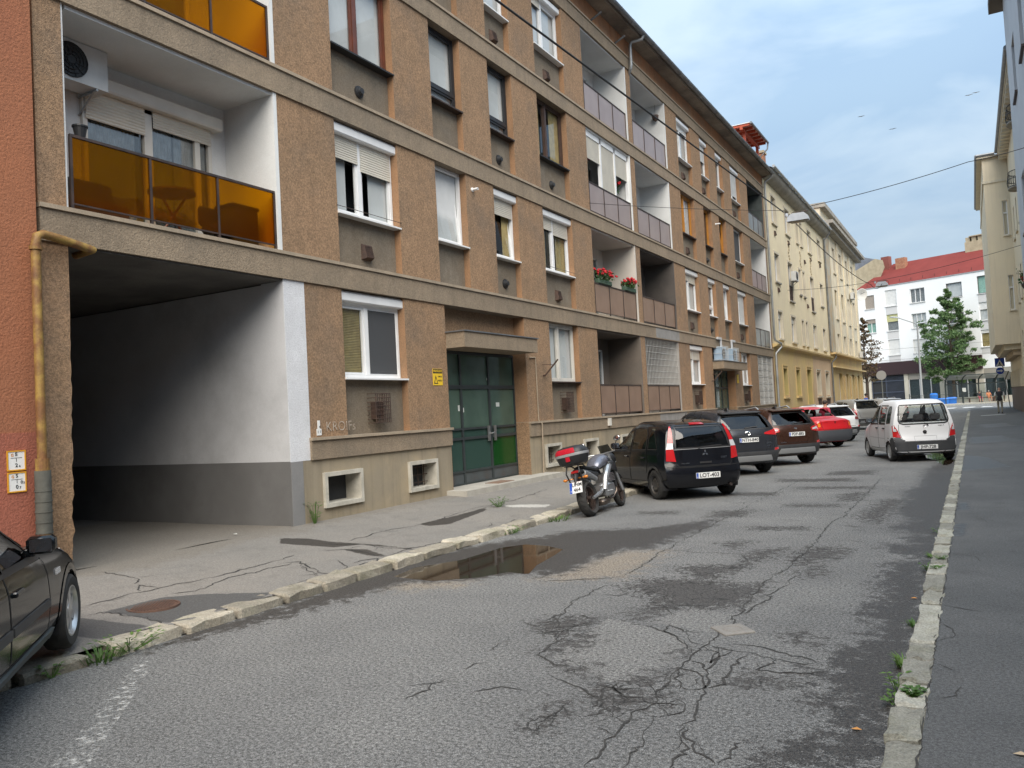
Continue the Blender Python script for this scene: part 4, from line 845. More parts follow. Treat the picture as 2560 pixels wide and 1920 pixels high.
# first-floor loggia over the passage: wide glazed front with roller shutters, odds and ends behind the amber panes
a, c = COLS['L0']; z0, z1 = ST[1]; xb = FX-1.15
w = thing_part('loggia_window', apt); f = MB(); ya, yc = a+0.95, c-0.42; zt = z1-0.52; ym = ya+1.05; ym2 = ym+0.9
for p, q, d, e in ((ya, yc, zt-0.06, zt), (ya, ya+0.07, z0, zt), (yc-0.07, yc, z0, zt), (ym-0.07, ym+0.07, z0, zt), (ym2-0.05, ym2+0.05, z0, zt)): f.box(xb, xb+0.07, p, q, d, e)
f.build('frame', cream_pvc, w)
MB().box(xb+0.02, xb+0.024, ya+0.07, yc-0.07, z0, zt-0.06).build('pane', pane, w); MB().box(xb+0.002, xb+0.006, ya+0.07, yc-0.07, z0, zt-0.06).build('dark_room', room_dk, w)
cb = MB(); curtain(cb, xb+0.012, ya+0.1, ya+0.85, z0, zt-0.1, amp=0.004); curtain(cb, xb+0.012, ym+0.1, ym+0.45, z0, zt-0.1, amp=0.004); curtain(cb, xb+0.012, yc-0.7, yc-0.1, z0, zt-0.1, amp=0.004); cb.build('curtain', curtain_g, w, fix=False)
MB().prism([(xb, zt), (xb+0.2, zt), (xb+0.22, zt+0.03), (xb+0.22, zt+0.19), (xb+0.17, zt+0.22), (xb, zt+0.22)], ya-0.05, yc+0.12, 'Y').build('shutter_box', cream_pvc, w)
b2 = MB(); slats(b2, xb+0.09, ya+0.03, ym-0.07, zt-0.42, zt); slats(b2, xb+0.09, ym+0.07, yc-0.03, zt-0.26, zt); b2.build('roller_shutter', slat_m, w)

# enclosed second-floor loggia: three bays of roller shutter above the railing
a, c = COLS['L1']; z0, z1 = ST[2]; w = thing_part('glazed_loggia_front', apt); f = MB(); zb = z0+1.0; x = FX-0.12; L_ = (c-a-0.15)/3; ya = a+0.075
for i in range(4): f.box(x-0.05, x+0.05, ya+L_*i-0.05, ya+L_*i+0.05, zb, z1-0.05)
f.box(x-0.05, x+0.05, a+0.075, c-0.075, zb-0.06, zb); f.box(x-0.05, x+0.05, a+0.075, c-0.075, z1-0.22, z1-0.05)
f.build('frame', pvc, w)
for i, s in enumerate((0.48, 1.0, 0.5)):
    b2 = MB(); zt = z1-0.22; slats(b2, x+0.02, ya+L_*i+0.05, ya+L_*(i+1)-0.05, zt-(zt-zb)*s, zt, 0.05); b2.build('roller_shutter', slat_m, w)

# ground-floor loggia grilles
white_bar = mat('white_bars', (0.62, 0.62, 0.60), 0.6, c2=(0.5, 0.5, 0.48), nscale=6)
a, c = GROUND['L2']; z0, z1 = ST[0]; g = MB(); x = FX-0.06
for i in range(24): yy = a+0.09+(c-a-0.18)*i/23; g.box(x-0.006, x+0.006, yy-0.006, yy+0.006, z0+0.98, z1-0.02)
for i in range(8): zz_ = z0+1.02+(z1-z0-1.08)*i/7; g.box(x+0.006, x+0.014, a+0.08, c-0.08, zz_-0.005, zz_+0.005)
g.build('window_grille', white_bar, apt)
a, c = GROUND['L3']; g = MB()
for i in range(13): yy = a+0.09+(c-a-0.18)*i/12; t = 0.012 if i % 4 else 0.03; g.box(x-t, x+t, yy-t, yy+t, z0+0.0, z1-0.01)
for i in range(8): zz_ = z0+0.04+(z1-z0-0.1)*i/7; g.box(x+0.012, x+0.026, a+0.08, c-0.08, zz_-0.012, zz_+0.012)
for i in range(12):
    for j in range(7):
        yy = a+0.09+(c-a-0.18)*(i+0.5)/12; zz_ = z0+0.04+(z1-z0-0.1)*(j+0.5)/7
        g.tube([(x+0.02, yy-0.1, zz_), (x+0.02, yy, zz_+0.12), (x+0.02, yy+0.1, zz_), (x+0.02, yy, zz_-0.12), (x+0.02, yy-0.1, zz_)], 0.006, 4, cap=False)
g.build('window_grille', white_bar, apt)
MB().box(FX-1.3, FX-1.25, a+0.3, c-0.3, z0, z1-0.3).build('dark_room', curtain_g, apt)

# passage
pw = MB(); ya, yc = GROUND['P']; xe = -25.5
pw.box(xe, FX-0.002, yc-0.006, yc+0.25, FZ(1.13), FZ(4.06)-0.08)
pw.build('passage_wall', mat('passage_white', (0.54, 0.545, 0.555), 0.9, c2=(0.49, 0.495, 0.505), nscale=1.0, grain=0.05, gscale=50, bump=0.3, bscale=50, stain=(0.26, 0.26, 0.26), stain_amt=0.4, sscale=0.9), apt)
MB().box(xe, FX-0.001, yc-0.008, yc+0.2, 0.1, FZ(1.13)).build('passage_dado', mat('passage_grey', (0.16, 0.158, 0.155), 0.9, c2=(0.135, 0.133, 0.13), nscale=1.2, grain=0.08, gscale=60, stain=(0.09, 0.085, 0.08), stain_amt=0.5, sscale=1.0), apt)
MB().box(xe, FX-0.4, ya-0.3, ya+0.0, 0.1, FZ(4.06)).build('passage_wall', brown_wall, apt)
MB().box(xe, FX-0.01, ya-0.2, yc+0.2, FZ(4.03)-0.03, FZ(4.03)+0.04).build('passage_ceiling', mat('passage_shade_concrete', (0.115, 0.108, 0.098), 0.95, c2=(0.08, 0.076, 0.07), nscale=1.2, grain=0.15, gscale=40, stain=(0.17, 0.16, 0.145), stain_amt=0.5, sscale=0.7), apt)  # ceiling darkened in colour, like wall and dado, to deepen the passage shade
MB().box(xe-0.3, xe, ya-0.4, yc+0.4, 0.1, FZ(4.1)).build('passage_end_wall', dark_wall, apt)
# interior slabs and back so that the block is closed
MB().box(-19.5, FX-1.3, Y0B, Y1B, FZ(4.10), FZ(13.9)).build('core', brown_wall, apt)
MB().box(-19.5, FX-1.3, FY(9.9), Y1B, 0.0, FZ(4.09)).build('core', brown_wall, apt)

# entrances
door_gl = frosted('green_door_glass', (0.095, 0.150, 0.115), 0.12, 0.06, (0.2, 0.4, 0.3), (0.07, 0.115, 0.09))
door_gl2 = frosted('green_door_glass_low', (0.040, 0.078, 0.065), 0.05, 0.12, (0.1, 0.2, 0.15))
door_gn = mat('green_panel', (0.008, 0.06, 0.012), 0.2)
door_st = mat('door_steel', (0.038, 0.048, 0.050), 0.45, c2=(0.030, 0.038, 0.040), nscale=3)
kick = mat('kick_plate', (0.075, 0.088, 0.092), 0.45, c2=(0.06, 0.07, 0.075), nscale=2, stain=(0.10, 0.06, 0.04), stain_amt=0.4, sscale=2)
paper = mat('paper', (0.62, 0.64, 0.60), 0.8)
def entrance(key, first):
    ya, yc = GROUND[key]; xd = FX-0.36; zb = 0.34; zt = FZ(3.12); e = thing_part('entrance_door', apt)
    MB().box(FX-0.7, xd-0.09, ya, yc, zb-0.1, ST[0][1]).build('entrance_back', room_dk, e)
    MB().box(FX-0.52, FX-0.002, yc-0.012, yc+0.2, 0.2, FZ(1.47)).build('door_reveal', plaster, e); MB().box(FX-0.52, FX-0.002, ya-0.2, ya+0.012, 0.2, FZ(1.47)).build('door_reveal', plaster, e)
    MB().box(FX-0.5, FX-0.30, ya, yc, FZ(3.3), ST[0][1]).build('recess_panel', plaster, e)
    n = 3; ws = [0, 0.30, 0.65, 1.0] if first else [0, 0.42, 0.72, 1.0]; ws = [ya+(yc-ya)*q for q in ws]; t = 0.035
    fr = MB(); z1_ = FZ(2.30); z2 = z1_+0.09; zr = zb+0.30; zm = zb+1.03; zm2 = zb+1.25
    for q in ws: fr.box(xd-0.08, xd, max(ya, q-t), min(yc, q+t), zb, zt)
    for p, q in zip(ws[:-1], ws[1:]):
        for d, h in ((zt-0.06, zt), (z1_, z2), (zm2-0.03, zm2+0.02), (zm-0.03, zm+0.03), (zr-0.03, zr+0.02), (zb, zb+0.04)): fr.box(xd-0.07, xd+0.004, p+t, q-t, d, h)
    fr.build('door_frame', door_st, e)
    for i, (p, q) in enumerate(zip(ws[:-1], ws[1:])):
        MB().box(xd-0.045, xd-0.035, p+t, q-t, z2, zt-0.06).build('pane', door_gl, e)
        MB().box(xd-0.045, xd-0.035, p+t, q-t, zm2+0.02, z1_).build('pane', door_gl, e)
        MB().box(xd-0.045, xd-0.035, p+t, q-t, zm+0.03, zm2-0.03).build('pane', door_gl2, e)
        MB().box(xd-0.045, xd-0.035, p+t, q-t, zr+0.02, zm-0.03).build('pane', door_gn if (i == 2 and first) else door_gl2, e)
        MB().box(xd-0.045, xd-0.02, p+t, q-t, zb+0.04, zr-0.03).build('kick_plate', kick, e)
    if first:
        h = MB(); ym_ = ws[2]
        for s in (-1, 1):
            h.box(xd+0.004, xd+0.03, ym_+s*0.14-0.045, ym_+s*0.14+0.045, zb+0.92, zb+1.28)
        h.tube([(xd+0.03, ym_-0.1, zb+1.1), (xd+0.08, ym_-0.08, zb+1.1), (xd+0.08, ym_+0.0, zb+1.12)], 0.012, 6); h.build('door_handle', mat('brushed_metal', (0.55, 0.55, 0.54), 0.35, metal=0.9), e)
        pp = MB()
        for yy, zz_, w_, h_ in ((ws[1]+0.07, zb+1.62, 0.05, 0.1), (ws[1]-0.12, zb+1.65, 0.07, 0.13), (ws[2]+0.32, zb+1.72, 0.16, 0.1), (ws[2]-0.05, zb+2.35, 0.04, 0.06), (ws[0]+0.35, zb+2.3, 0.03, 0.08)): pp.box(xd+0.001-0.034, xd-0.031, yy, yy+w_, zz_, zz_+h_)
        pp.build('notice', paper, e)
    cy0, cy1 = (FY(13.87), FY(17.05)) if first else (FY(33.62), FY(37.62)); cx = FX+0.47
    cn_ = MB().box(FX-0.28, cx, cy0, cy1, FZ(3.12), FZ(3.44)).build('canopy', plaster_bd, e)
    fl = MB().box(FX-0.28, cx+0.03, cy0-0.03, cy1+0.03, FZ(3.44), FZ(3.44)+0.025).build('flashing', zinc, e)
    MB().box(FX-0.55, FX+0.5 if first else FX+0.3, ya-0.25, yc+0.75, 0.15, zb).build('doorstep', mat('doorstep_stone_%d' % first, (0.42, 0.40, 0.35), 0.85, c2=(0.35, 0.33, 0.29), nscale=3, grain=0.15, gscale=60, bump=0.3), e)
    if first: MB().box(FX-0.02, FX+0.34, ya+1.3, ya+2.0, zb, zb+0.012).build('door_mat', mat('door_mat', (0.20, 0.13, 0.09), 0.95, grain=0.3, gscale=80), e)
entrance('T', True); entrance('U', False)
# flagpole brackets, cable trunk and small wall fittings
for yy in (FY(18.05), FY(33.3)):
    p = MB(); p.tube([(FX, yy+0.1, FZ(2.62)), (FX+0.06, yy+0.1, FZ(2.62)), (FX+0.42, yy+0.16, FZ(3.0))], 0.022, 8); p.tube([(FX, yy+0.1, FZ(2.9)), (FX+0.3, yy+0.14, FZ(2.87))], 0.009, 6)
    p.build('flag_holder', rust, apt)
p = MB(); yy = FY(17.72)
p.tube([(FX+0.02, yy-0.3, FZ(3.05)), (FX+0.02, yy, FZ(3.06)), (FX+0.02, yy+0.02, FZ(2.9)), (FX+0.02, yy+0.02, FZ(1.5)), (FX+0.10, yy+0.05, FZ(1.42)), (FX+0.07, yy+0.05, 0.3)], 0.018, 6)
p.build('cable_trunk', ledge_m, apt)
p = MB().box(FX+0.045, FX+0.10, FY(22.0), FY(22.18), FZ(1.2), FZ(1.42)).build('meter_box', cream_pvc, apt)
p = MB(); p.lathe([(0.05, 0), (0.05, 0.02), (0.03, 0.03), (0.03, 0.16), (0.022, 0.16)], 12, 'X', M=Matrix.Translation((FX, FY(15.2), FZ(6.72)))); p.build('boiler_flue', pvc, apt, smooth=SM)
p = MB(); p.lathe([(0.05, 0), (0.05, 0.02), (0.035, 0.03), (0.035, 0.22), (0.022, 0.22)], 12, 'X', M=Matrix.Translation((FX, FY(35.4), FZ(9.55)))); p.build('boiler_flue', pvc, apt, smooth=SM)

# attic strip, flaking soffit, gutter, roof
zs = FZ(14.03)
MB().box(FX-0.5, FX-0.02, Y0B, Y1B, FZ(13.45), zs+0.1).build('attic_wall', plaster_top, apt)
sf = MB(); n = 300; v = []; f = []
for i in range(n+1):
    yy = Y0B+(Y1B-Y0B)*i/n
    d1 = mnoise.noise((0.5, yy*0.55, 0)); d2 = mnoise.noise((0.9, yy*2.3, 4))
    dr = 0.035 if d1 > 0.05 else 0.0
    v += [(FX-0.05, yy, zs+0.02), (FX+0.2, yy, zs-0.01+dr+d2*0.012), (FX+0.42+0.03*d2, yy, zs+0.005+dr*0.8), (FX+0.47, yy, zs+0.0+0.015*d2), (FX+0.5, yy, zs+0.06), (FX+0.5, yy, zs+0.13)]
for i in range(n):
    for j in range(5): f.append((i*6+j, i*6+j+1, (i+1)*6+j+1, (i+1)*6+j))
sf.add(v, f); sf.build('soffit', soffit_m, apt, fix=False)
gt = MB(); gz = zs+0.12; gx = FX+0.60; pr_ = [(0.10*math.cos(t), 0.10*math.sin(t)) for t in [PI+PI*k/10 for k in range(11)]]
v = [(gx+p, yy, gz+q) for yy in (Y0B, Y1B+0.05) for p, q in pr_]+[(gx+p*0.9, yy, gz+q*0.9) for yy in (Y0B, Y1B+0.05) for p, q in pr_]
f = [(i, i+1, 11+i+1, 11+i) for i in range(10)]+[(22+i+1, 22+i, 33+i, 33+i+1) for i in range(10)]+[(0, 11, 33, 22), (10, 32, 43, 21)]
gt.add(v, f)
yy = Y0B+0.4
while yy < Y1B: 
    gt.tube([(gx+math.cos(t)*0.105, yy, gz+math.sin(t)*0.105) for t in [PI+PI*k/8 for k in range(9)]], 0.013, 5); yy += 1.0
gt.build('gutter', zinc, apt, smooth=SM)
MB().add([(FX+0.5, Y0B, zs+0.14), (FX+0.5, Y1B, zs+0.14), (-14.8, Y1B, zs+2.2), (-14.8, Y0B, zs+2.2), (-20, Y1B, zs+0.2), (-20, Y0B, zs+0.2)], [(0, 1, 2, 3), (3, 2, 4, 5)]).build('roof', mat('roof_tiles', (0.16, 0.075, 0.05), 0.85, c2=(0.11, 0.06, 0.045), nscale=2, grain=0.2, gscale=15, bump=0.5, bscale=12), apt, fix=False)
MB().add([(FX-0.02, Y1B-0.001, zs), (FX+0.5, Y1B-0.001, zs+0.1), (-14.8, Y1B-0.001, zs+2.2), (-20, Y1B-0.001, zs), (-20, Y1B-0.001, 0), (FX-0.02, Y1B-0.001, 0)], [(0, 1, 2, 3, 4, 5)]).build('gable', plaster, apt, fix=False)
# stub pipes under the eaves and the short rain pipe that ducks into the loggia
st = MB()
for yy in (FY(22.6), FY(24.5)): st.tube([(FX-0.02, yy, FZ(13.55)), (FX+0.35, yy+0.02, FZ(13.72))], 0.035, 8)
st.build('vent_stub', zinc, apt)
dp = MB(); yy = FY(25.5)
dp.tube([(gx, yy+0.1, gz-0.06), (gx-0.05, yy+0.08, gz-0.2), (FX+0.20, yy, zs-0.12), (FX+0.14, yy, zs-0.22), (FX+0.14, yy, FZ(13.15)), (FX+0.12, yy, FZ(13.05)), (FX-0.12, yy+0.25, FZ(12.85))], 0.055, 10)
dp.build('rain_pipe', zinc_l, apt, smooth=SM)
dp = MB(); yy = Y1B+0.03
dp.tube([(gx, yy-0.1, gz-0.06), (gx-0.08, yy-0.05, gz-0.22), (FX+0.16, yy, zs-0.3), (FX+0.12, yy, zs-0.5), (FX+0.12, yy, FZ(5.1)), (FX+0.14, yy+0.05, FZ(4.95)), (FX+0.36, yy+0.55, FZ(4.78)), (FX+0.36, yy+0.6, FZ(4.6)), (FX+0.10, yy+0.25, FZ(4.25)), (FX+0.09, yy+0.22, FZ(4.1)), (FX+0.09, yy+0.22, 0.3)], 0.06, 10)
for zz_ in (FZ(10), FZ(7), FZ(3)): dp.tube([(FX+0.12, yy, zz_), (FX+0.12, yy, zz_+0.03)], 0.072, 10)
dp.build('rain_pipe', zinc_l, apt, smooth=SM)

# ================================================================== OTHER BUILDINGS
def pbox(b, P, u0, u1, d0, d1, z0, z1, mi=0):
    v = [P(u0, d0, z0), P(u1, d0, z0), P(u1, d1, z0), P(u0, d1, z0), P(u0, d0, z1), P(u1, d0, z1), P(u1, d1, z1), P(u0, d1, z1)]
    b.add(v, [(0, 3, 2, 1), (4, 5, 6, 7), (1, 2, 6, 5), (3, 0, 4, 7), (0, 1, 5, 4), (2, 3, 7, 6)], mi); return b

def swin(par, P, u0, u1, z0, z1, dep=0.18, fm=None, n=2, sh=0.0, shm=None, cur=None, sill=None, sur=None, transom=None, room=None):
    """plain casement window: frame with n lights, pane, curtain, shutter"""
    fm = fm or pvc; w = thing_part('window', par); fw = 0.06; f = MB()
    for a, c, d, e in ((u0, u0+fw, z0, z1), (u1-fw, u1, z0, z1), (u0+fw, u1-fw, z0, z0+fw), (u0+fw, u1-fw, z1-fw, z1)): pbox(f, P, a, c, dep, dep+0.06, d, e)
    for i in range(1, n): q = u0+(u1-u0)*i/n; pbox(f, P, q-0.045, q+0.045, dep-0.004, dep+0.06, z0+fw, z1-fw)
    if transom: q = z0+(z1-z0)*transom; pbox(f, P, u0+fw, u1-fw, dep-0.008, dep+0.06, q-0.05, q+0.05)
    f.build('frame', fm, w)
    MB().quad(P(u0, dep+0.035, z0), P(u1, dep+0.035, z0), P(u1, dep+0.035, z1), P(u0, dep+0.035, z1)).build('pane', pane, w, fix=False)
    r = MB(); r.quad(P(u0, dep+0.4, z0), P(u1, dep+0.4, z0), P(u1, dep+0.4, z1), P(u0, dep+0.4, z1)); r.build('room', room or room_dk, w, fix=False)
    if cur:
        cb = MB(); k = max(6, int((u1-u0)/0.07)); v = []
        for i in range(k+1): q = u0+(u1-u0)*i/k; dd = dep+0.12+(0.015 if i % 2 else -0.015); v += [P(q, dd, z0+0.03), P(q, dd, z1-0.03)]
        cb.add(v, [(2*i, 2*i+2, 2*i+3, 2*i+1) for i in range(k)]); cb.build('curtain', cur, w, fix=False)
    if sh:
        b = MB(); zb = z1-(z1-z0)*sh; k = max(2, int((z1-zb)/0.09))
        for i in range(k): pbox(b, P, u0+0.02, u1-0.02, dep-0.03-(0.01 if i % 2 else 0), dep-0.01, zb+(z1-zb)*i/k, zb+(z1-zb)*(i+0.94)/k)
        b.build('roller_shutter', shm or slat_w, w)
    if sill: pbox(MB(), P, u0-0.06, u1+0.06, -0.10, dep, z0-0.09, z0-0.004).build('sill', sill, w)
    if sur:
        s = MB(); t = 0.12
        for a, c, d, e in ((u0-t, u0, z0-0.1, z1+t), (u1, u1+t, z0-0.1, z1+t), (u0, u1, z1, z1+t)): pbox(s, P, a, c, -0.035, 0.0, d, e)
        s.build('surround', sur, w)
    return w
def ac_unit(P, u, z, lab, w=0.85, h=0.6, d=0.3, m=None, bracket=True, loc=None):
    o = P(u, -0.1, z); t = thing('air_conditioner', lab, 'air conditioner', o, group='outdoor air conditioner units')
    Q = lambda a, b_, c: tuple(Vector(P(u+a, -0.1-b_, z+c))-Vector(o))
    body = m or mat_ac
    pbox(MB(), Q, -w/2, w/2, 0.0, d, 0, h).build('housing', body, t)
    f = MB(); cx_ = -w*0.14; r0 = h*0.42; k = 26
    ring = lambda r, dd: [Q(cx_+r*math.cos(2*PI*i/k), d+dd, h*0.5+r*math.sin(2*PI*i/k)) for i in range(k)]
    f.add(ring(r0, 0.004), [tuple(range(k))]); f.build('fan_opening', black_pl, t, fix=False)
    g = MB()
    for rr in (1.0, 0.78, 0.56, 0.36): g.tube([Vector(p) for p in ring(r0*rr, 0.014)]+[Vector(ring(r0*rr, 0.014)[0])], 0.006, 4, cap=False)
    for i in range(12): a = PI*2*i/12; g.tube([Q(cx_+0.1*r0*math.cos(a), d+0.014, h*.5+0.1*r0*math.sin(a)), Q(cx_+r0*math.cos(a+0.3), d+0.014, h*.5+r0*math.sin(a+0.3))], 0.005, 4)
    g.add(ring(0.055, 0.02), [tuple(range(k))]); g.build('fan_grille', black_pl if body is mat_ac else zinc_l, t, fix=False)
    if bracket:
        b = MB()
        for s in (-0.3, 0.3): b = MB(); b.tube([Q(s*w, -0.1, -0.02), Q(s*w, d, -0.02)], 0.018, 6); b.tube([Q(s*w, -0.1, -0.28), Q(s*w, d*0.8, -0.02)], 0.014, 6); b.build('bracket', zinc_l, t)
    return t
mat_ac = mat('ac_white', (0.60, 0.61, 0.60), 0.45, c2=(0.52, 0.53, 0.52), nscale=4)
PL = lambda u, d, z: (FX-d, u, z)          # left side facades: u = world Y, d = into the wall

# ---- orange building at the far left
ob = thing('orange_building', 'orange rough-plastered building at the left edge of the photo', 'building', (FX, 0, 0.2)); world_root(ob)
or_m = mat('orange_plaster', (0.33, 0.128, 0.062), 0.9, c2=(0.295, 0.118, 0.06), nscale=0.8, grain=0.16, gscale=35, bump=0.8, bscale=38, bdist=0.016, streak=0.25, stain=(0.27, 0.095, 0.05), stain_amt=0.5)
or_m2 = mat('orange_plaster_base', (0.33, 0.108, 0.068), 0.9, c2=(0.29, 0.098, 0.062), nscale=0.9, grain=0.16, gscale=35, bump=0.8, bscale=38, bdist=0.016, streak=0.25)
ye = Y0B-0.06
ops = [(-4.2-4.0*i, -2.6-4.0*i, zz_, zz_+1.6) for i in range(5) for zz_ in (2.6, 5.7, 8.8, 11.9)]
openings_wall('wall', ob, -22, ye, 1.95, 15.2, ops, 0.2, [or_m, or_m], lambda u, d, z: (FX+0.06-d, u, z))
MB().box(FX-3, FX+0.075, -22, ye, 0.0, 1.95).build('base_wall', or_m2, ob)
MB().add([(FX+0.06, ye, 0), (FX+0.06, ye, 15.2), (FX-6, ye, 15.2), (FX-6, ye, 0)], [(0, 1, 2, 3)]).build('side_wall', or_m2, ob, fix=False)
MB().box(FX-6, FX+0.5, -22, ye, 15.2, 15.5).build('roof', zinc, ob)
for o_ in ops: swin(ob, lambda u, d, z: (FX+0.06-d, u, z), *o_, dep=0.16, cur=curtain_w)
MB().box(FX-0.6, FX-0.06, ye, Y0B, 0.1, 15).build('joint', room_dk, ob)
pipe_m = mat('yellow_gas_pipe', (0.30, 0.19, 0.045), 0.65, c2=(0.19, 0.09, 0.03), nscale=7, grain=0.15, gscale=50, stain=(0.12, 0.05, 0.02), stain_amt=0.8, sscale=6)
gp = thing('gas_pipe', 'rusty yellow gas pipe bending from the orange wall towards the passage', 'pipe', (FX+0.2, Y0B-0.2, 0.25)); world_root(gp)
px, py = FX+0.2, FY(5.50)-0.16
MB().tube([(px, py, 1.55), (px, py, FZ(3.92)), (px, py+0.02, FZ(4.02)), (px-0.02, py+0.1, FZ(4.06)), (px-0.05, py+0.35, FZ(4.04)), (px-0.12, py+0.78, FZ(3.99)), (px-0.5, py+0.80, FZ(3.98))], 0.053, 14).build('pipe_run', pipe_m, gp, smooth=SM)
MB().tube([(px, py, FZ(3.86)), (px, py, FZ(3.9))], 0.07, 14).build('joint_ring', pipe_m, gp); MB().tube([(px, py, 1.5), (px, py, 1.64)], 0.075, 14).build('joint_ring', pipe_m, gp)
sl = MB(); sl.tube([(px, py, 0.2), (px, py, 1.5)], 0.088, 14)
for k in range(9): sl.tube([(px, py, 0.3+k*0.12), (px, py, 0.315+k*0.12)], 0.094, 14)
sl.build('grey_sleeve', mat('grey_sleeve', (0.10, 0.10, 0.085), 0.8, c2=(0.07, 0.07, 0.06), nscale=5), gp, smooth=SM)
sy = mat('sign_yellow', (0.62, 0.30, 0.02), 0.5); sw = mat('sign_white', (0.72, 0.73, 0.72), 0.4); ink = mat('ink_black', (0.02, 0.02, 0.022), 0.6); inko = mat('ink_orange', (0.55, 0.22, 0.04), 0.6)
def utility_plate(z, lab, rows):
    y = FY(5.1)+0.02; t = thing('utility_plate', lab, 'sign', (FX+0.078, y, z), group='yellow-framed utility plates on the orange wall')
    fr = MB(); W2, H2 = 0.105, 0.115
    for a, c, d, e in ((-W2, W2, H2-0.014, H2), (-W2, W2, -H2, -H2+0.014), (-W2, -W2+0.014, -H2+0.014, H2-0.014), (W2-0.014, W2, -H2+0.014, H2-0.014)): fr.box(0, 0.012, a, c, d, e)
    fr.build('plate_frame', sy, t); MB().box(0, 0.006, -W2+0.014, W2-0.014, -H2+0.014, H2-0.014).build('plate_face', sw, t)
    MB().box(0.006, 0.0075, -W2*0.6, W2*0.6, 0.028, 0.033).box(0.006, 0.0075, -0.003, 0.003, -0.012, 0.03).build('plate_lines', ink, t)
    for txt, yy, zz_, s, m_ in rows:
        link('lettering', text_mesh(txt, s, m_, 0.0015), t, loc=(0.0075, yy, zz_), rot=(PI/2, 0, PI/2))
utility_plate(FZ(1.47), 'upper yellow-framed white utility plate reading E and 2', [('G', -0.045, 0.062, 0.045, inko), ('E', 0.0, 0.07, 0.055, ink), ('2', 0.0, -0.055, 0.06, ink), ('6', 0.035, -0.065, 0.03, ink)])
utility_plate(FZ(1.47)-0.245, 'lower yellow-framed white utility plate reading S and 0', [('G', -0.045, 0.062, 0.045, inko), ('S', 0.0, 0.07, 0.055, ink), ('0', 0.0, -0.055, 0.06, ink), ('7', 0.035, -0.065, 0.035, ink), ('0', 0.052, -0.005, 0.05, ink), ('2', 0.078, -0.012, 0.03, ink)])
# small house-number plate and chalked scribble on the brown wall
hp = thing('number_plate_wall', 'small white stepped house-number tag on brown wall beside the white corner', 'sign', (FX+0.002, FY(10.02), FZ(1.57)))
MB().box(0, 0.01, -0.055, 0.055, -0.06, 0.05).box(0.0005, 0.0105, -0.03, 0.025, 0.05, 0.19).build('plate', sw, hp)
for t_, yy, zz_ in (('4', 0.015, 0.08), ('1', -0.03, -0.005), ('1', 0.025, 0.0)): link('lettering', text_mesh(t_, 0.06, ink, 0.002), hp, loc=(0.012, yy, zz_), rot=(PI/2, 0, PI/2))
gr = thing('graffiti', 'pale chalky graffiti scribble low on the brown wall', 'graffiti', (FX+0.014, FY(10.55), FZ(1.64)))
link('lettering', text_mesh('KROIFs', 0.24, mat('chalk', (0.50, 0.44, 0.37), 0.9, c2=(0.30, 0.23, 0.17), nscale=20), -0.004), gr, rot=(PI/2, 0, PI/2))
ws = thing('warning_sign', 'yellow warning sign with black triangle beside the green entrance door', 'sign', (FX+0.002, FY(13.5), FZ(2.52)))
MB().box(0, 0.008, -0.17, 0.17, -0.17, 0.17).build('plate', mat('warn_yellow', (0.75, 0.50, 0.03), 0.5), ws)
MB().box(0.008, 0.0095, -0.165, 0.165, 0.075, 0.165).build('title_bar', ink, ws)
link('lettering', text_mesh('VIGYÁZAT!', 0.062, MATS['warn_yellow'], 0.002), ws, loc=(0.011, 0, 0.12), rot=(PI/2, 0, PI/2))
tr = MB(); tr.prism([(-0.145, -0.14), (0.0, -0.14), (-0.072, 0.035)], 0.008, 0.0095, 'X'); tr.build('warning_triangle', ink, ws)
MB().prism([(-0.115, -0.122), (-0.03, -0.122), (-0.072, -0.02)], 0.0095, 0.0105, 'X').build('triangle_inset', MATS['warn_yellow'], ws)
for t_, zz_ in (('OMLÁS-', 0.01), ('VESZÉLY', -0.075)): link('lettering', text_mesh(t_, 0.042, ink, 0.001), ws, loc=(0.0095, 0.075, zz_), rot=(PI/2, 0, PI/2))
ws2 = thing('warning_sign', 'small yellow warning sign beside the far green entrance', 'sign', (FX+0.002, FY(37.6), FZ(2.75)))
MB().box(0, 0.008, -0.17, 0.17, -0.2, 0.2).build('plate', MATS['warn_yellow'], ws2); MB().box(0.008, 0.0095, -0.1, 0.1, -0.02, 0.0).build('print', ink, ws2)

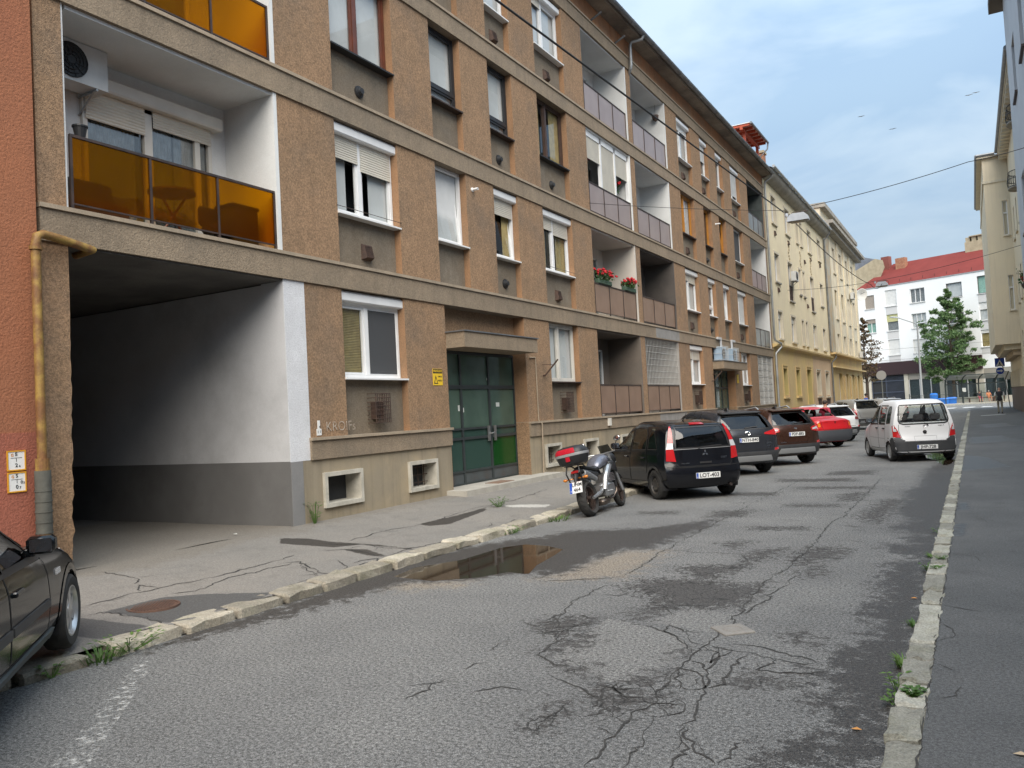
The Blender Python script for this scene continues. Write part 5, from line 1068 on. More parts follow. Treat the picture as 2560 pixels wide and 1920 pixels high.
# ---- air conditioners on the brown block
ac_unit(lambda u, d, z: (FX-1.15-d, u, z), FY(6.52), FZ(6.42), 'large white air conditioner hung under the loggia ceiling above amber railing', 0.84, 0.56, 0.34)
blue_ac = mat('ac_blue_grey', (0.34, 0.45, 0.56), 0.5, c2=(0.30, 0.40, 0.5), nscale=4)
for i, yy in enumerate((FY(34.6), FY(36.4))):
    t = thing('air_conditioner', ['left caged air conditioner on the far door canopy', 'right caged air conditioner on the far door canopy'][i], 'air conditioner', (FX+0.07, yy, FZ(3.44)+0.03), group='outdoor air conditioner units')
    MB().bbox(-0.18, 0.18, -0.42, 0.42, 0.02, 0.62, 0.02).build('housing', blue_ac, t)
    b = MB()
    for k in range(7): b.box(0.24, 0.25, -0.45+0.15*k-0.006, -0.45+0.15*k+0.006, 0, 0.66)
    for k in range(6): b.box(0.25, 0.258, -0.45, 0.45, 0.02+0.12*k, 0.032+0.12*k)
    for s in (-0.45, 0.45):
        for k in range(3): b.box(-0.2, 0.25, s-0.006, s+0.006, 0.05+0.27*k, 0.062+0.27*k)
    b.build('cage', mat_ac, t); MB().add([(0.185, -0.30+0.26*math.cos(a), 0.32+0.24*math.sin(a)) if False else (0.185, -0.1+0.26*math.cos(a), 0.32+0.24*math.sin(a)) for a in [2*PI*k/20 for k in range(20)]], [tuple(range(20))]).build('fan_opening', black_pl, t, fix=False)
    dk = thing('pipe_duct', ['left grey duct from far canopy unit into the wall', 'right grey duct from far canopy unit into the wall'][i], 'duct', (FX+0.07, yy+0.1, FZ(4.1)))
    s = -1 if i == 0 else 1
    MB().box(0.0, 0.07, -0.05, 0.05, -0.15, 0.40).box(0.0, 0.072, (-0.55 if s < 0 else 0.05), (-0.05 if s < 0 else 0.55), 0.30, 0.40).build('duct', mat('duct_grey_%d' % i, (0.50, 0.51, 0.52), 0.5), dk)

# ---- cream building
cr_m = mat('cream_render', (0.76, 0.67, 0.47), 0.88, c2=(0.72, 0.63, 0.45), nscale=0.5, grain=0.06, gscale=30, bump=0.3, bscale=30, streak=0.25, stain=(0.58, 0.49, 0.34), stain_amt=0.35, sscale=0.4)
cr_y = mat('yellow_render', (0.66, 0.50, 0.23), 0.88, c2=(0.62, 0.46, 0.24), nscale=0.5, grain=0.08, gscale=30, streak=0.3, stain=(0.50, 0.33, 0.2), stain_amt=0.5, sscale=0.5)
cr_p = mat('peach_render', (0.62, 0.45, 0.29), 0.88, c2=(0.58, 0.42, 0.28), nscale=0.6, grain=0.06, gscale=30, streak=0.3)
cr_g = mat('ochre_niche', (0.46, 0.38, 0.16), 0.9, c2=(0.42, 0.35, 0.16), nscale=1)
cr_trim = mat('cream_trim', (0.62, 0.56, 0.44), 0.85, c2=(0.55, 0.50, 0.40), nscale=1.5, streak=0.3)
cornice_m = mat('cornice_stone', (0.34, 0.32, 0.28), 0.9, c2=(0.25, 0.235, 0.21), nscale=1.2, grain=0.12, gscale=20, streak=0.4)
cb2 = thing('cream_building', 'cream rendered building with yellow ground floor next to the brown block', 'building', (FX, FY(56), 0.2)); world_root(cb2)
U0, U1 = Y1B+0.0, FY(66.3); G0, G1 = FZ(4.57), FZ(13.98)
W2 = [(47.5, 48.75), (51.35, 52.75), (54.85, 55.55), (56.3, 57.0), (59.1, 60.45), (63.25, 64.55)]
ops = []
for i, (a, c) in enumerate(W2):
    ops += [(FY(a), FY(c), FZ(5.17), FZ(6.74)), (FY(a), FY(c), FZ(7.72 if i in (1, 4) else 8.45), FZ(10.1)), (FY(a), FY(c), FZ(11.85), FZ(13.42))]
openings_wall('upper_wall', cb2, U0, U1, G1*0+FZ(4.78), G1, ops, 0.2, [cr_m, cr_trim], PL)
for i, o_ in enumerate(ops):
    sk = i % 3; ci = i//3
    swin(cb2, PL, *o_, dep=0.14, n=1 if ci in (2, 3) else 2, sur=cr_trim, sh=(0.0, 0.0, 0.0, 0.3)[ci % 4] if sk else 0.25, cur=[curtain_w, curtain_g, None][(ci+sk) % 3], sill=cornice_m if sk == 1 else cr_trim)
    if sk == 1 and ci in (1, 4):
        g = MB(); a, c, d, e = o_
        for k in range(10): q = a+(c-a)*(k+0.5)/10; pbox(g, PL, q-0.012, q+0.012, 0.02, 0.045, d+0.02, d+1.0)
        pbox(g, PL, a, c, 0.015, 0.05, d+0.96, d+1.02); g.build('window_guard', steel_dk, cb2)
GO = [(47.95, 49.25, 1.93, 3.48), (51.8, 53.2, 1.93, 3.48), (55.55, 57.3, 0.15, 3.58), (59.35, 60.95, 1.88, 3.48), (63.15, 64.85, 1.85, 3.46)]
GO = [(FY(a), FY(c), FZ(d), FZ(e)) for a, c, d, e in GO]
openings_wall('ground_wall', cb2, U0, FY(58.2), 0.1, G0, GO[:3], 0.3, [cr_y, cr_g], PL); openings_wall('ground_wall', cb2, FY(58.2), U1, 0.1, G0, GO[3:], 0.3, [cr_p, cr_trim], PL)
for i, (a, c, d, e) in enumerate(GO):
    pbox(MB(), PL, a, c, 0.28, 0.34, d, e).build('niche_back' if i != 2 else 'door', [cr_g, cr_g, cr_g, cornice_m, cornice_m][i], cb2)
    s = MB(); t = 0.14
    for p, q, r_, h in ((a-t, a, d-0.1, e+t), (c, c+t, d-0.1, e+t), (a-t, c+t, e+t, e+t+0.07)): pbox(s, PL, p, q, -0.04, -0.001, r_, h)
    if i != 2: pbox(s, PL, a-0.2, c+0.2, -0.12, 0.1, d-0.2, d-0.1)
    s.build('surround', [cr_y, cr_y, cr_y, cr_trim, cr_trim][i], cb2)
    if i in (3, 4): pbox(MB(), PL, a+0.2, c-0.2, -0.03, -0.002, d-0.75, d-0.3).build('vent_opening', rust, cb2)
cn_ = MB(); pf = [(0, G0), (-0.1, G0+0.04), (-0.24, G0+0.1), (-0.26, G0+0.2), (0, FZ(4.79))]
cn_.add([(FX-d, u, z) for u in (U0, U1) for d, z in pf], [(i, i+1, 5+i+1, 5+i) for i in range(4)]+[(0, 1, 2, 3, 4), (5, 6, 7, 8, 9)]); cn_.build('cornice', cr_y, cb2)
# coved eaves and gutter
def coved_eave(par, u0, u1, zin, zout, out, mtl):
    v = []; k = 7
    prof = [(out*math.sin(i/k*PI/2)**1.2, zin+(zout-zin)*(1-math.cos(i/k*PI/2))) for i in range(k+1)]+[(out+0.02, zout+0.06)]
    n = 60; b = MB()
    for j in range(n+1):
        u = u0+(u1-u0)*j/n; nn = 0.01*mnoise.noise((u*1.3, zin, 0)); v += [(FX+p, u, z+nn) for p, z in prof]
    m_ = len(prof); b.add(v, [(j*m_+i, j*m_+i+1, (j+1)*m_+i+1, (j+1)*m_+i) for j in range(n) for i in range(m_-1)]); b.build('coved_eave', mtl, par, smooth=True, fix=False)
    g = MB(); x = FX+out+0.1
    g.tube([(x, u0, zout+0.1), (x, u1, zout+0.1)], 0.085, 10)
    u = u0+0.5
    while u < u1: g.tube([(x, u, zout+0.1), (x, u+0.03, zout+0.1)], 0.10, 10); u += 1.0
    g.build('gutter', zinc_l, par, smooth=SM)
coved_eave(cb2, U0+0.1, U1, FZ(13.98), FZ(14.45), 0.55, cornice_m)
MB().add([(FX+0.55, U0, FZ(14.5)), (FX+0.55, U1, FZ(14.5)), (-16, U1, FZ(17.0)), (-16, U0, FZ(17.0))], [(0, 1, 2, 3)]).build('roof', MATS['roof_tiles'], cb2, fix=False)
MB().box(-20, FX-0.6, U0+0.02, U1, 0.05, FZ(14.4)).build('core', cr_m, cb2)
dp = MB(); yy = U1-0.1
dp.tube([(FX+0.62, yy, FZ(14.4)), (FX+0.5, yy, FZ(14.2)), (FX+0.12, yy, FZ(13.8)), (FX+0.1, yy, FZ(5.2)), (FX+0.36, yy+0.5, FZ(4.9)), (FX+0.36, yy+0.5, FZ(4.7)), (FX+0.09, yy, FZ(4.3)), (FX+0.09, yy, 0.2)], 0.06, 8); dp.build('rain_pipe', zinc, cb2, smooth=SM)
orn = mat('relief_stucco', (0.50, 0.42, 0.28), 0.9, c2=(0.36, 0.30, 0.2), nscale=10, bump=1.0, bscale=25, bdist=0.03)
for a, z_ in ((52.05, 10.75), (55.9, 10.75), (59.8, 10.75)):
    o_ = MB()
    for k in range(7): o_.sphere((FX+0.01, FY(a)+0.12*math.sin(k*1.7), FZ(z_)-0.55+k*0.19), 0.12, 8, sc=(0.4, 1.1, 0.9))
    o_.build('stucco_relief', orn, cb2, smooth=True)
for a, z_ in ((48.1, 11.3), (52.0, 11.35), (57.4, 10.9), (59.8, 11.4), (63.9, 11.5), (48.1, 8.0), (57.5, 7.9)):
    square_vent(cb2, FY(a), FZ(z_), FX, rust)
ac_unit(PL, FY(52.2), FZ(8.95), 'air conditioner in front of a window on the cream building')

# ---- pale yellow corner building
cb3 = thing('corner_building', 'pale yellow corner building with tall pilasters and stepped cornices at the junction', 'building', (FX, FY(77), 0.2)); world_root(cb3)
U0, U1 = FY(66.3)+0.01, FY(86.4)
pale = mat('pale_yellow_render', (0.73, 0.66, 0.50), 0.88, c2=(0.67, 0.60, 0.46), nscale=0.5, grain=0.08, gscale=30, streak=0.5, stain=(0.42, 0.36, 0.26), stain_amt=0.4, sscale=0.5)
patch_m = mat('bare_render', (0.44, 0.33, 0.20), 0.9, c2=(0.40, 0.39, 0.33), nscale=1.5, grain=0.15, gscale=20)
ops = []
for a in (70.95, 74.8, 78.65, 82.5):
    for d, e in ((5.35, 6.85), (8.1, 10.5), (11.9, 14.0)): ops.append((FY(a), FY(a+1.35), FZ(d), FZ(e)))
openings_wall('upper_wall', cb3, U0, U1, FZ(5.06), FZ(14.8), ops, 0.22, [pale, cr_trim], PL)
for i, o_ in enumerate(ops): swin(cb3, PL, *o_, dep=0.16, n=2, transom=0.62 if i % 3 else None, cur=[curtain_g, curtain_w, None][i % 3], sill=cr_trim, sh=0.5 if i in (1, 4) else 0.0, shm=curtain_y)
pbox(MB(), PL, U0, FY(69.4), -0.03, -0.001, FZ(5.1), FZ(14.8)).build('bare_strip', patch_m, cb3)
for a in (73.0, 73.6, 76.9, 77.5, 80.7, 81.3, 84.6, 85.3): pbox(MB(), PL, FY(a), FY(a+0.42), -0.10, -0.001, FZ(5.1), FZ(14.6)).build('pilaster', pale, cb3)
GO = [(FY(a), FY(c), 0.2, FZ(3.58)) for a, c in ((70.2, 72.2), (74.35, 75.9), (78.2, 79.95), (82.25, 83.95))]
openings_wall('ground_wall', cb3, U0, U1, 0.1, FZ(4.98), GO, 0.3, [cr_y, cr_y], PL)
blue_gl = mat('shop_door_blue', (0.20, 0.27, 0.34), 0.4)
for i, o_ in enumerate(GO): swin(cb3, PL, *o_, dep=0.24, n=1, transom=0.6, fm=[pvc, blue_gl, blue_gl, blue_gl][i], room=curtain_w if i == 0 else None)
for a in (73.3, 77.1, 81.0, 85.0):
    p = MB()
    for k in range(6): pbox(p, PL, FY(a-0.45), FY(a+0.45), -0.12, -0.001, 0.15+k*0.58, 0.15+k*0.58+0.55)
    p.build('rusticated_pier', cr_y, cb3)
for za, zb, out in ((FZ(4.98), FZ(5.1), 0.45), (FZ(3.95), FZ(4.06), 0.35), (FZ(14.8), FZ(15.1), 0.55), (FZ(15.1), FZ(15.35), 0.85)):
    pbox(MB(), PL, U0, U1+out, -out, 0.3, za, zb).build('cornice', cr_y if za < FZ(8) else cornice_m, cb3)
pbox(MB(), PL, U0, U1-0.3, 0.05, 3, FZ(15.35), FZ(16.4)).build('attic', pale, cb3); pbox(MB(), PL, U0-0.1, U1, -0.35, 3, FZ(16.4), FZ(16.75)).build('attic_cornice', cornice_m, cb3)
MB().box(-22, FX-0.62, U0, U1, 0.05, FZ(15.35)).build('core', pale, cb3)
MB().box(-22, FX+0.0, U1-0.03, U1, 0.1, FZ(14.8)).build('side_wall', pale, cb3)
ac_unit(PL, FY(80.6), FZ(10.6), 'upper air conditioner near the corner of pale yellow building'); ac_unit(PL, FY(84.7), FZ(5.3), 'lower air conditioner near the corner of pale yellow building')
sd = thing('satellite_dish', 'white satellite dish on the corner of pale yellow building', 'satellite dish', (FX+0.35, U1-0.2, FZ(11.6)))
MB().lathe([(0.0, 0.0), (0.25, 0.03), (0.5, 0.12), (0.62, 0.2), (0.6, 0.22), (0.0, 0.02)], 24, 'X').build('dish', sw, sd, smooth=SM, rot=(0, 0.25, -0.9)); MB().tube([(-0.35, 0, -0.3), (0, 0, 0), (0.5, -0.5, 0.15)], 0.02, 6).build('arm', zinc, sd)

# ---- white block across the junction
WE = Vector((0.9218, -0.3877, 0)); WNn = Vector((-0.3877, -0.9218, 0)); WA = Vector((-12.82, 120.23, 0))
PW = lambda u, d, z: tuple(WA+WE*u-WNn*d+Vector((0, 0, z)))
wb = thing('white_building', 'white four-storey block with red roof across the junction', 'building', tuple(WA+WE*10)); world_root(wb)
wh_m = mat('white_facade', (0.80, 0.82, 0.83), 0.7, c2=(0.76, 0.78, 0.79), nscale=0.3, grain=0.03, gscale=20)
wh_g = mat('grey_facade_panel', (0.56, 0.565, 0.565), 0.8); fascia_m = mat('dark_red_fascia', (0.035, 0.014, 0.016), 0.5, c2=(0.03, 0.013, 0.015), nscale=0.8)
shop_w = mat('shop_pillar', (0.55, 0.52, 0.44), 0.85, c2=(0.5, 0.47, 0.4), nscale=1)
rows = [(13.55, 15.2), (10.25, 11.95), (7.0, 8.6)]
cols = [(0.74, 2.08, 0), (3.6, 5.15, 1), (6.93, 8.81, 0), (11.5, 13.4, 0), (15.2, 17.0, 1), (19.0, 20.8, 0), (-3.2, -1.6, 0), (-6.8, -5.2, 1)]
ops = [(a, c, d-0.05 if k == 0 else d-0.05, e+(0.12 if k == 0 else 0.45)) for a, c, k in cols for d, e in rows]
openings_wall('facade', wb, -9, 24, 6.03, 16.2, ops, 0.22, [wh_m, wh_m], PW)
brn = mat('brown_blind', (0.33, 0.29, 0.25), 0.8); gcur = mat('green_curtain', (0.30, 0.50, 0.42), 0.9, c2=(0.22, 0.40, 0.34), nscale=6); ybl = mat('yellow_green_blind', (0.50, 0.50, 0.26), 0.8)
for i, (a, c, d, e) in enumerate(ops):
    ci, ri = divmod(i, 3); k = cols[ci][2]
    sh, shm, cur, n, fm = [(1.0, brn, None, 1, pvc), (0.3, brn, gcur, 2, pvc), (1.0, slat_w, None, 2, pvc), (1.0, slat_w, None, 1, pvc), (0.45, ybl, curtain_g, 1, pvc), (1.0, slat_w, None, 1, pvc), (0.0, None, curtain_g, 3, pvc), (0.0, None, curtain_w, 3, pvc), (1.0, slat_w, None, 2, pvc), (0.0, None, curtain_w, 1, wood_dk), (0.3, slat_w, curtain_g, 2, pvc), (0.0, None, curtain_g, 2, pvc), (0.0, None, gcur, 1, black_pl), (0.4, slat_w, curtain_w, 2, pvc), (0.2, slat_w, curtain_y, 1, pvc)][i] if i < 15 else (0.2, slat_w, curtain_w, 2, pvc)
    swin(wb, PW, a, c, d, e, dep=0.16, n=n, sh=sh, shm=shm, cur=cur, fm=fm, sill=wh_g)
    if k: pbox(MB(), PW, a, c, -0.012, -0.001, d-1.05, d-0.12).build('panel', wh_g, wb)
pbox(MB(), PW, -9, 15.2, -0.35, 0.3, 4.34, 6.03).build('fascia', fascia_m, wb); pbox(MB(), PW, 15.2, 24, -0.03, 0.3, 4.34, 6.03).build('fascia_white', wh_m, wb)
pbox(MB(), PW, -9, 24, -0.06, 0.05, 16.2, 16.32).build('gutter', zinc_l, wb)
rr_ = MB().add([PW(-0.5, -0.05, 16.3), PW(24, -0.05, 16.3), PW(24, 5.5, 19.9), PW(2.3, 5.5, 19.9)], [(0, 1, 2, 3)]).build('roof', mat('red_roof', (0.19, 0.045, 0.04), 0.95, spec=0.1, c2=(0.165, 0.04, 0.036), nscale=0.5, grain=0.06, gscale=8), wb, fix=False)
for k in range(14): pbox(MB(), PW, 1.0+1.5*k, 1.03+1.5*k, 0.4, 0.45, 16.6, 16.95).build('snow_guard', steel_dk, wb)
pbox(MB(), PW, -9, 24, 0.3, 11, 0.0, 16.2).build('core', wh_m, wb)
brick_m = mat('chimney_brick', (0.30, 0.13, 0.08), 0.9, c2=(0.38, 0.20, 0.12), nscale=4, grain=0.2, gscale=12); chim_c = mat('chimney_render', (0.42, 0.36, 0.25), 0.9, c2=(0.34, 0.29, 0.2), nscale=2)
pbox(MB(), PW, 3.4, 4.7, 3.8, 4.6, 18.3, 20.3).build('chimney', brick_m, wb); pbox(MB(), PW, 12.0, 15.0, 5.0, 6.0, 19.4, 20.9).build('chimney', chim_c, wb)
cp = MB()
for k in range(4): pbox(cp, PW, 12.1+0.75*k, 12.6+0.75*k, 5.1, 5.9, 20.9, 21.5)
pbox(cp, PW, 12.6, 15.1, 4.9, 6.1, 21.5, 21.62); cp.build('chimney_pots', chim_c, wb)
# shop front
for a, c in ((-2.5, 0.9), (5.43, 5.95), (9.95, 10.65), (14.3, 15.2), (18.6, 19.4)): pbox(MB(), PW, a, c, -0.1, 0.3, 0.0, 4.33).build('pillar', shop_w, wb)
pbox(MB(), PW, 0.9, 5.43, 0.15, 0.25, 0, 4.3).build('passage_back', room_dk, wb)
g = MB()
for k in range(16): pbox(g, PW, 3.1+0.15*k, 3.14+0.15*k, 0.0, 0.05, 0.1, 4.2)
for zz_ in (0.2, 2.0, 3.5): pbox(g, PW, 0.95, 5.4, -0.01, 0.06, zz_, zz_+0.1)
for uu in (0.95, 2.9, 5.35): pbox(g, PW, uu, uu+0.1, -0.02, 0.07, 0.05, 4.25)
g.build('gate', mat('gate_blue_steel', (0.06, 0.075, 0.11), 0.5), wb)
sig = mat('shop_sign_grey', (0.30, 0.285, 0.25), 0.7); gstrip = mat('green_strip', (0.10, 0.30, 0.08), 0.6); shop_g = glass('shop_glass', (0.35, 0.42, 0.42), 1.2)
for a, c in ((5.95, 9.95), (10.65, 14.3), (15.2, 18.6), (19.4, 24)):
    pbox(MB(), PW, a, c, 0.0, 0.2, 3.55, 4.33).build('sign_panel', sig, wb); pbox(MB(), PW, a, c, 0.0, 0.2, 0.0, 0.95).build('stall_riser', shop_w, wb)
    MB().quad(PW(a, 0.1, 0.95), PW(c, 0.1, 0.95), PW(c, 0.1, 3.55), PW(a, 0.1, 3.55)).build('shop_window', shop_g, wb, fix=False)
    MB().quad(PW(a, 0.28, 0.9), PW(c, 0.28, 0.9), PW(c, 0.28, 3.6), PW(a, 0.28, 3.6)).build('shop_room', curtain_g, wb, fix=False)
    for q in (a, a+(c-a)*0.35, a+(c-a)*0.7): pbox(MB(), PW, q, q+0.12, 0.02, 0.16, 0.95, 3.55).build('mullion', wh_g, wb)
# grey-roofed gable behind
gb = thing('gable_house', 'grey slate roof and cream gable rising left of the white block', 'building', tuple(WA+WE*-4+Vector((0, 12, 0)))); world_root(gb)
pl_ = lambda d, q: [PW(u, d, z) for u, z in q]
MB().add(pl_(2.6, [(-9, 0), (0.6, 0), (1.0, 16.3), (2.5, 19.2), (2.3, 20.2), (1.2, 20.6), (-9, 16.5)]), [(0, 1, 2, 3, 4, 5, 6)]).build('gable_wall', chim_c, gb, fix=False)
MB().add(pl_(2.45, [(-9, 16.4), (0.1, 16.3)])+[PW(1.3, 3.6, 19.4), PW(0.7, 4.2, 20.7), PW(-1.6, 4.6, 21.5), PW(-9, 4.6, 21.5)], [(0, 1, 2, 3, 4, 5)]).build('roof', mat('slate', (0.13, 0.14, 0.165), 0.8, c2=(0.10, 0.11, 0.13), nscale=1, grain=0.15, gscale=6), gb, fix=False)
pbox(MB(), PW, 1.2, 2.3, 4.2, 5.0, 19, 20.9).build('chimney', mat('red_chimney', (0.22, 0.07, 0.055), 0.8), gb)

# ---- right side: grey building (nearest), cream building with the oriel
PRG = lambda u, d, z: (2.3+d, u, z)
gyb = thing('grey_building', 'pale grey building cut off by the right edge of the photo', 'building', (2.3, 10, 0.12)); world_root(gyb)
gy_m = mat('pale_grey_render', (0.52, 0.55, 0.58), 0.85, c2=(0.47, 0.50, 0.53), nscale=0.6, grain=0.05, gscale=40, bump=0.3, bscale=40)
ops = [(u, u+1.7, z, z+2.4) for u in (33.3, 38.3) for z in (3.2, 8.2, 13.8)]
openings_wall('wall', gyb, 29.0, 43.6, 0.1, 19.6, ops, 0.35, [gy_m, gy_m], PRG)
for i, o_ in enumerate(ops): swin(gyb, PRG, *o_, dep=0.2, fm=wood_dk, transom=0.7, cur=[curtain_w, curtain_y, None][i % 3], sill=steel_dk)
MB().box(2.9, 12, 29.0, 43.6, 0.05, 19.5).build('core', gy_m, gyb); MB().box(2.3, 12, 43.57, 43.6, 0.1, 19.6).build('end_wall', gy_m, gyb); MB().box(2.3, 12, 29.0, 29.03, 0.1, 19.6).build('end_wall', gy_m, gyb)
MB().box(1.75, 12, 28.7, 44.6, 19.6, 20.1).build('eave', mat('dark_eave', (0.06, 0.045, 0.035), 0.8), gyb)
lowb = thing('added_low_house', 'pale three-storey house added beside the camera, out of view, to bounce light', 'building', (2.6, 0, 0.12)); world_root(lowb)  # unseen house added for bounce light; height set for fill on the facade
PLB = lambda u, d, z: (2.6+d, u, z); LH = 7.6
ops = [(-26+5.0*i, -24.4+5.0*i, z, z+1.7) for i in range(11) for z in (1.6, 5.0)]
openings_wall('wall', lowb, -30, 28.9, 0.1, LH, ops, 0.3, [gy_m, gy_m], PLB)
for o_ in ops: swin(lowb, PLB, *o_, dep=0.2, cur=curtain_w, sill=cr_trim)
MB().add([(2.3, -30, LH), (2.3, 28.9, LH), (6.5, 28.9, LH+2), (6.5, -30, LH+2), (10.5, 28.9, LH), (10.5, -30, LH)], [(0, 1, 2, 3), (3, 2, 4, 5)]).build('roof', MATS['roof_tiles'], lowb, fix=False)
MB().box(3.2, 10.3, -30, 28.9, 0.05, LH-0.02).build('core', gy_m, lowb)
orl_m = mat('oriel_cream', (0.66, 0.58, 0.43), 0.88, c2=(0.62, 0.55, 0.42), nscale=0.4, grain=0.04, gscale=30, streak=0.2)
PRC = lambda u, d, z: (2.9+d, u, z)
orb = thing('oriel_building', 'cream building with a projecting oriel on the right side of the street', 'building', (2.9, 70, 0.12)); world_root(orb)
ops = [(u, u+1.1, z, z+2.0) for u in (46, 49.5, 53, 56.5, 59.5) for z in (3.4, 7.2, 11.2)]
openings_wall('wall', orb, 43.61, 82, 1.9, 17.3, ops, 0.3, [orl_m, orl_m], PRC)
for i, o_ in enumerate(ops): swin(orb, PRC, *o_, dep=0.2, cur=curtain_g, sill=cr_trim)
MB().box(2.85, 3.6, 43.61, 82, 0.1, 1.9).build('brown_base', mat('brown_base', (0.16, 0.115, 0.09), 0.85, c2=(0.13, 0.095, 0.075), nscale=1), orb)
for k in range(16): MB().box(2.78, 2.9, 64.5+1.05*k, 65.0+1.05*k, 1.9, 3.1).build('pier', orl_m, orb)
MB().box(3.5, 12, 43.61, 82, 0.05, 17.2).build('core', orl_m, orb); MB().box(2.9, 12, 81.97, 82, 0.1, 17.3).build('end_wall', orl_m, orb)
orl = MB()
PO = lambda u, d, z: (u, 63.0+d, z)
OW = [(2.42, 2.72, 12.0, 14.3), (2.45, 2.75, 7.0, 9.3)]
openings_wall('oriel_side', orb, 1.45, 2.9, 4.75, 17.3, OW, 0.2, [orl_m, orl_m], PO)
for o_ in OW: swin(orb, PO, *o_, dep=0.12, n=1, transom=0.65, sill=cr_trim)
MB().box(1.45, 2.9, 63.2, 80.5, 4.75, 17.3).build('oriel_body', orl_m, orb)
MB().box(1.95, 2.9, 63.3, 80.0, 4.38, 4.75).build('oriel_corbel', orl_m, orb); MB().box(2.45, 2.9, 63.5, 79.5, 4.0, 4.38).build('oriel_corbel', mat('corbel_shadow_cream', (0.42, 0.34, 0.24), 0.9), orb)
MB().box(1.38, 2.9, 62.94, 80.6, 15.6, 15.75).build('string_course', cr_trim, orb)
MB().box(1.15, 3.2, 62.75, 80.9, 17.3, 17.42).build('oriel_eave', cr_trim, orb); MB().tube([(1.12, 62.7, 17.5), (1.12, 81, 17.5)], 0.09, 8).build('gutter', zinc, orb); MB().tube([(1.12, 62.7, 17.5), (2.2, 62.7, 17.5)], 0.09, 8).build('gutter', zinc, orb)
MB().box(2.35, 12, 43.61, 63, 17.3, 17.45).build('main_eave', cr_trim, orb); MB().tube([(2.3, 43.7, 17.55), (2.3, 62.7, 17.55)], 0.11, 8).build('gutter', zinc, orb)
for k in range(24): MB().box(2.4, 2.9, 44+0.8*k, 44.35+0.8*k, 17.0, 17.3).build('bracket', cr_trim, orb)
def iron_balcony(yc, zc, lab):
    t = thing('iron_balcony', lab, 'balcony', (2.88, yc, zc), group='curved iron balconies on the right'); b = MB()
    for zz_ in (0, 0.5, 1.0): b.tube([(-(0.62-0.12*abs(zz_-0.3))*math.sin(a), 1.1*math.cos(a), zz_) for a in [PI*k/14 for k in range(15)]], 0.028, 6)
    for k in range(15):
        a = PI*k/14; b.tube([(-0.58*math.sin(a), 1.1*math.cos(a), 0), (-0.64*math.sin(a), 1.1*math.cos(a), 0.35), (-0.53*math.sin(a), 1.1*math.cos(a), 1.0)], 0.014, 5)
    t.scale = (0.75, 0.75, 0.85); b.build('railing', black_pl, t); MB().add([(-0.6*math.sin(a), 1.1*math.cos(a), z) for z in (-0.1, -0.02) for a in [PI*k/14 for k in range(15)]], [tuple(range(15)), tuple(range(29, 14, -1))]+[(i, i+1, 16+i, 15+i) for i in range(14)]).build('slab', cornice_m, t)
iron_balcony(51.0, 16.0, 'upper curved black iron balcony on the right side'); iron_balcony(54.2, 13.2, 'lower curved black iron balcony on the right side')

# ---- pergola and chimney above the eaves
pg = thing('pergola', 'red timber pergola with white boarded roof above the eaves', 'pergola', (-11.5, 50.7, FZ(15.0))); world_root(pg)
PGZ = 18.2
MB().box(-13.2, -10.42, 48.5, 53.0, PGZ+0.12, PGZ+0.16).build('roof_boards', pvc, pg)
for k in range(7): MB().box(-13.2, -10.5, 48.6+k*0.7-0.06, 48.6+k*0.7+0.06, PGZ-0.03, PGZ+0.12).build('rafter', wood_pergola, pg)
for xx in (-11.0, -12.9): MB().box(xx-0.08, xx+0.08, 48.5, 53.0, PGZ-0.2, PGZ-0.03).build('beam', wood_pergola, pg)
for xx in (-11.0, -12.9):
    for yy in (49.2, 52.6): MB().box(xx-0.08, xx+0.08, yy-0.08, yy+0.08, FZ(14.3), PGZ-0.2).build('post', wood_pergola, pg)
MB().tube([(-10.4, 48.45, PGZ+0.1), (-10.4, 53.05, PGZ+0.1)], 0.07, 8).build('gutter', zinc, pg)
MB().tube([(-10.4, 53.0, PGZ+0.05), (-10.45, 53.0, PGZ-0.3), (-10.9, 52.8, PGZ-0.8), (-10.95, 52.75, FZ(14.8))], 0.05, 8).build('rain_pipe', zinc, pg)
ch = thing('roof_chimney', 'weathered orange brick chimney beside the red pergola', 'chimney', (-11.3, 54.4, FZ(14.4)))
MB().box(-0.35, 0.35, -0.35, 0.35, 0, 3.2).build('shaft', brick_m, ch); MB().box(-0.42, 0.42, -0.42, 0.42, 3.2, 3.35).build('cap', chim_c, ch)

# ================================================================== VEHICLES
def cr1(ctrl, t):
    """smooth curve through (t, v) control points"""
    ts = [c[0] for c in ctrl]; vs_ = [c[1] for c in ctrl]
    if t <= ts[0]: return vs_[0]
    if t >= ts[-1]: return vs_[-1]
    i = 0
    while ts[i+1] < t: i += 1
    h = ts[i+1]-ts[i]; s = (t-ts[i])/h
    def tan(k):
        if k == 0: return (vs_[1]-vs_[0])/(ts[1]-ts[0])
        if k == len(ts)-1: return (vs_[-1]-vs_[-2])/(ts[-1]-ts[-2])
        a, b = (vs_[k]-vs_[k-1])/(ts[k]-ts[k-1]), (vs_[k+1]-vs_[k])/(ts[k+1]-ts[k])
        return 0.0 if a*b <= 0 else 2*a*b/(a+b)
    m0, m1 = tan(i)*h, tan(i+1)*h
    return (2*s**3-3*s*s+1)*vs_[i]+(s**3-2*s*s+s)*m0+(-2*s**3+3*s*s)*vs_[i+1]+(s**3-s*s)*m1

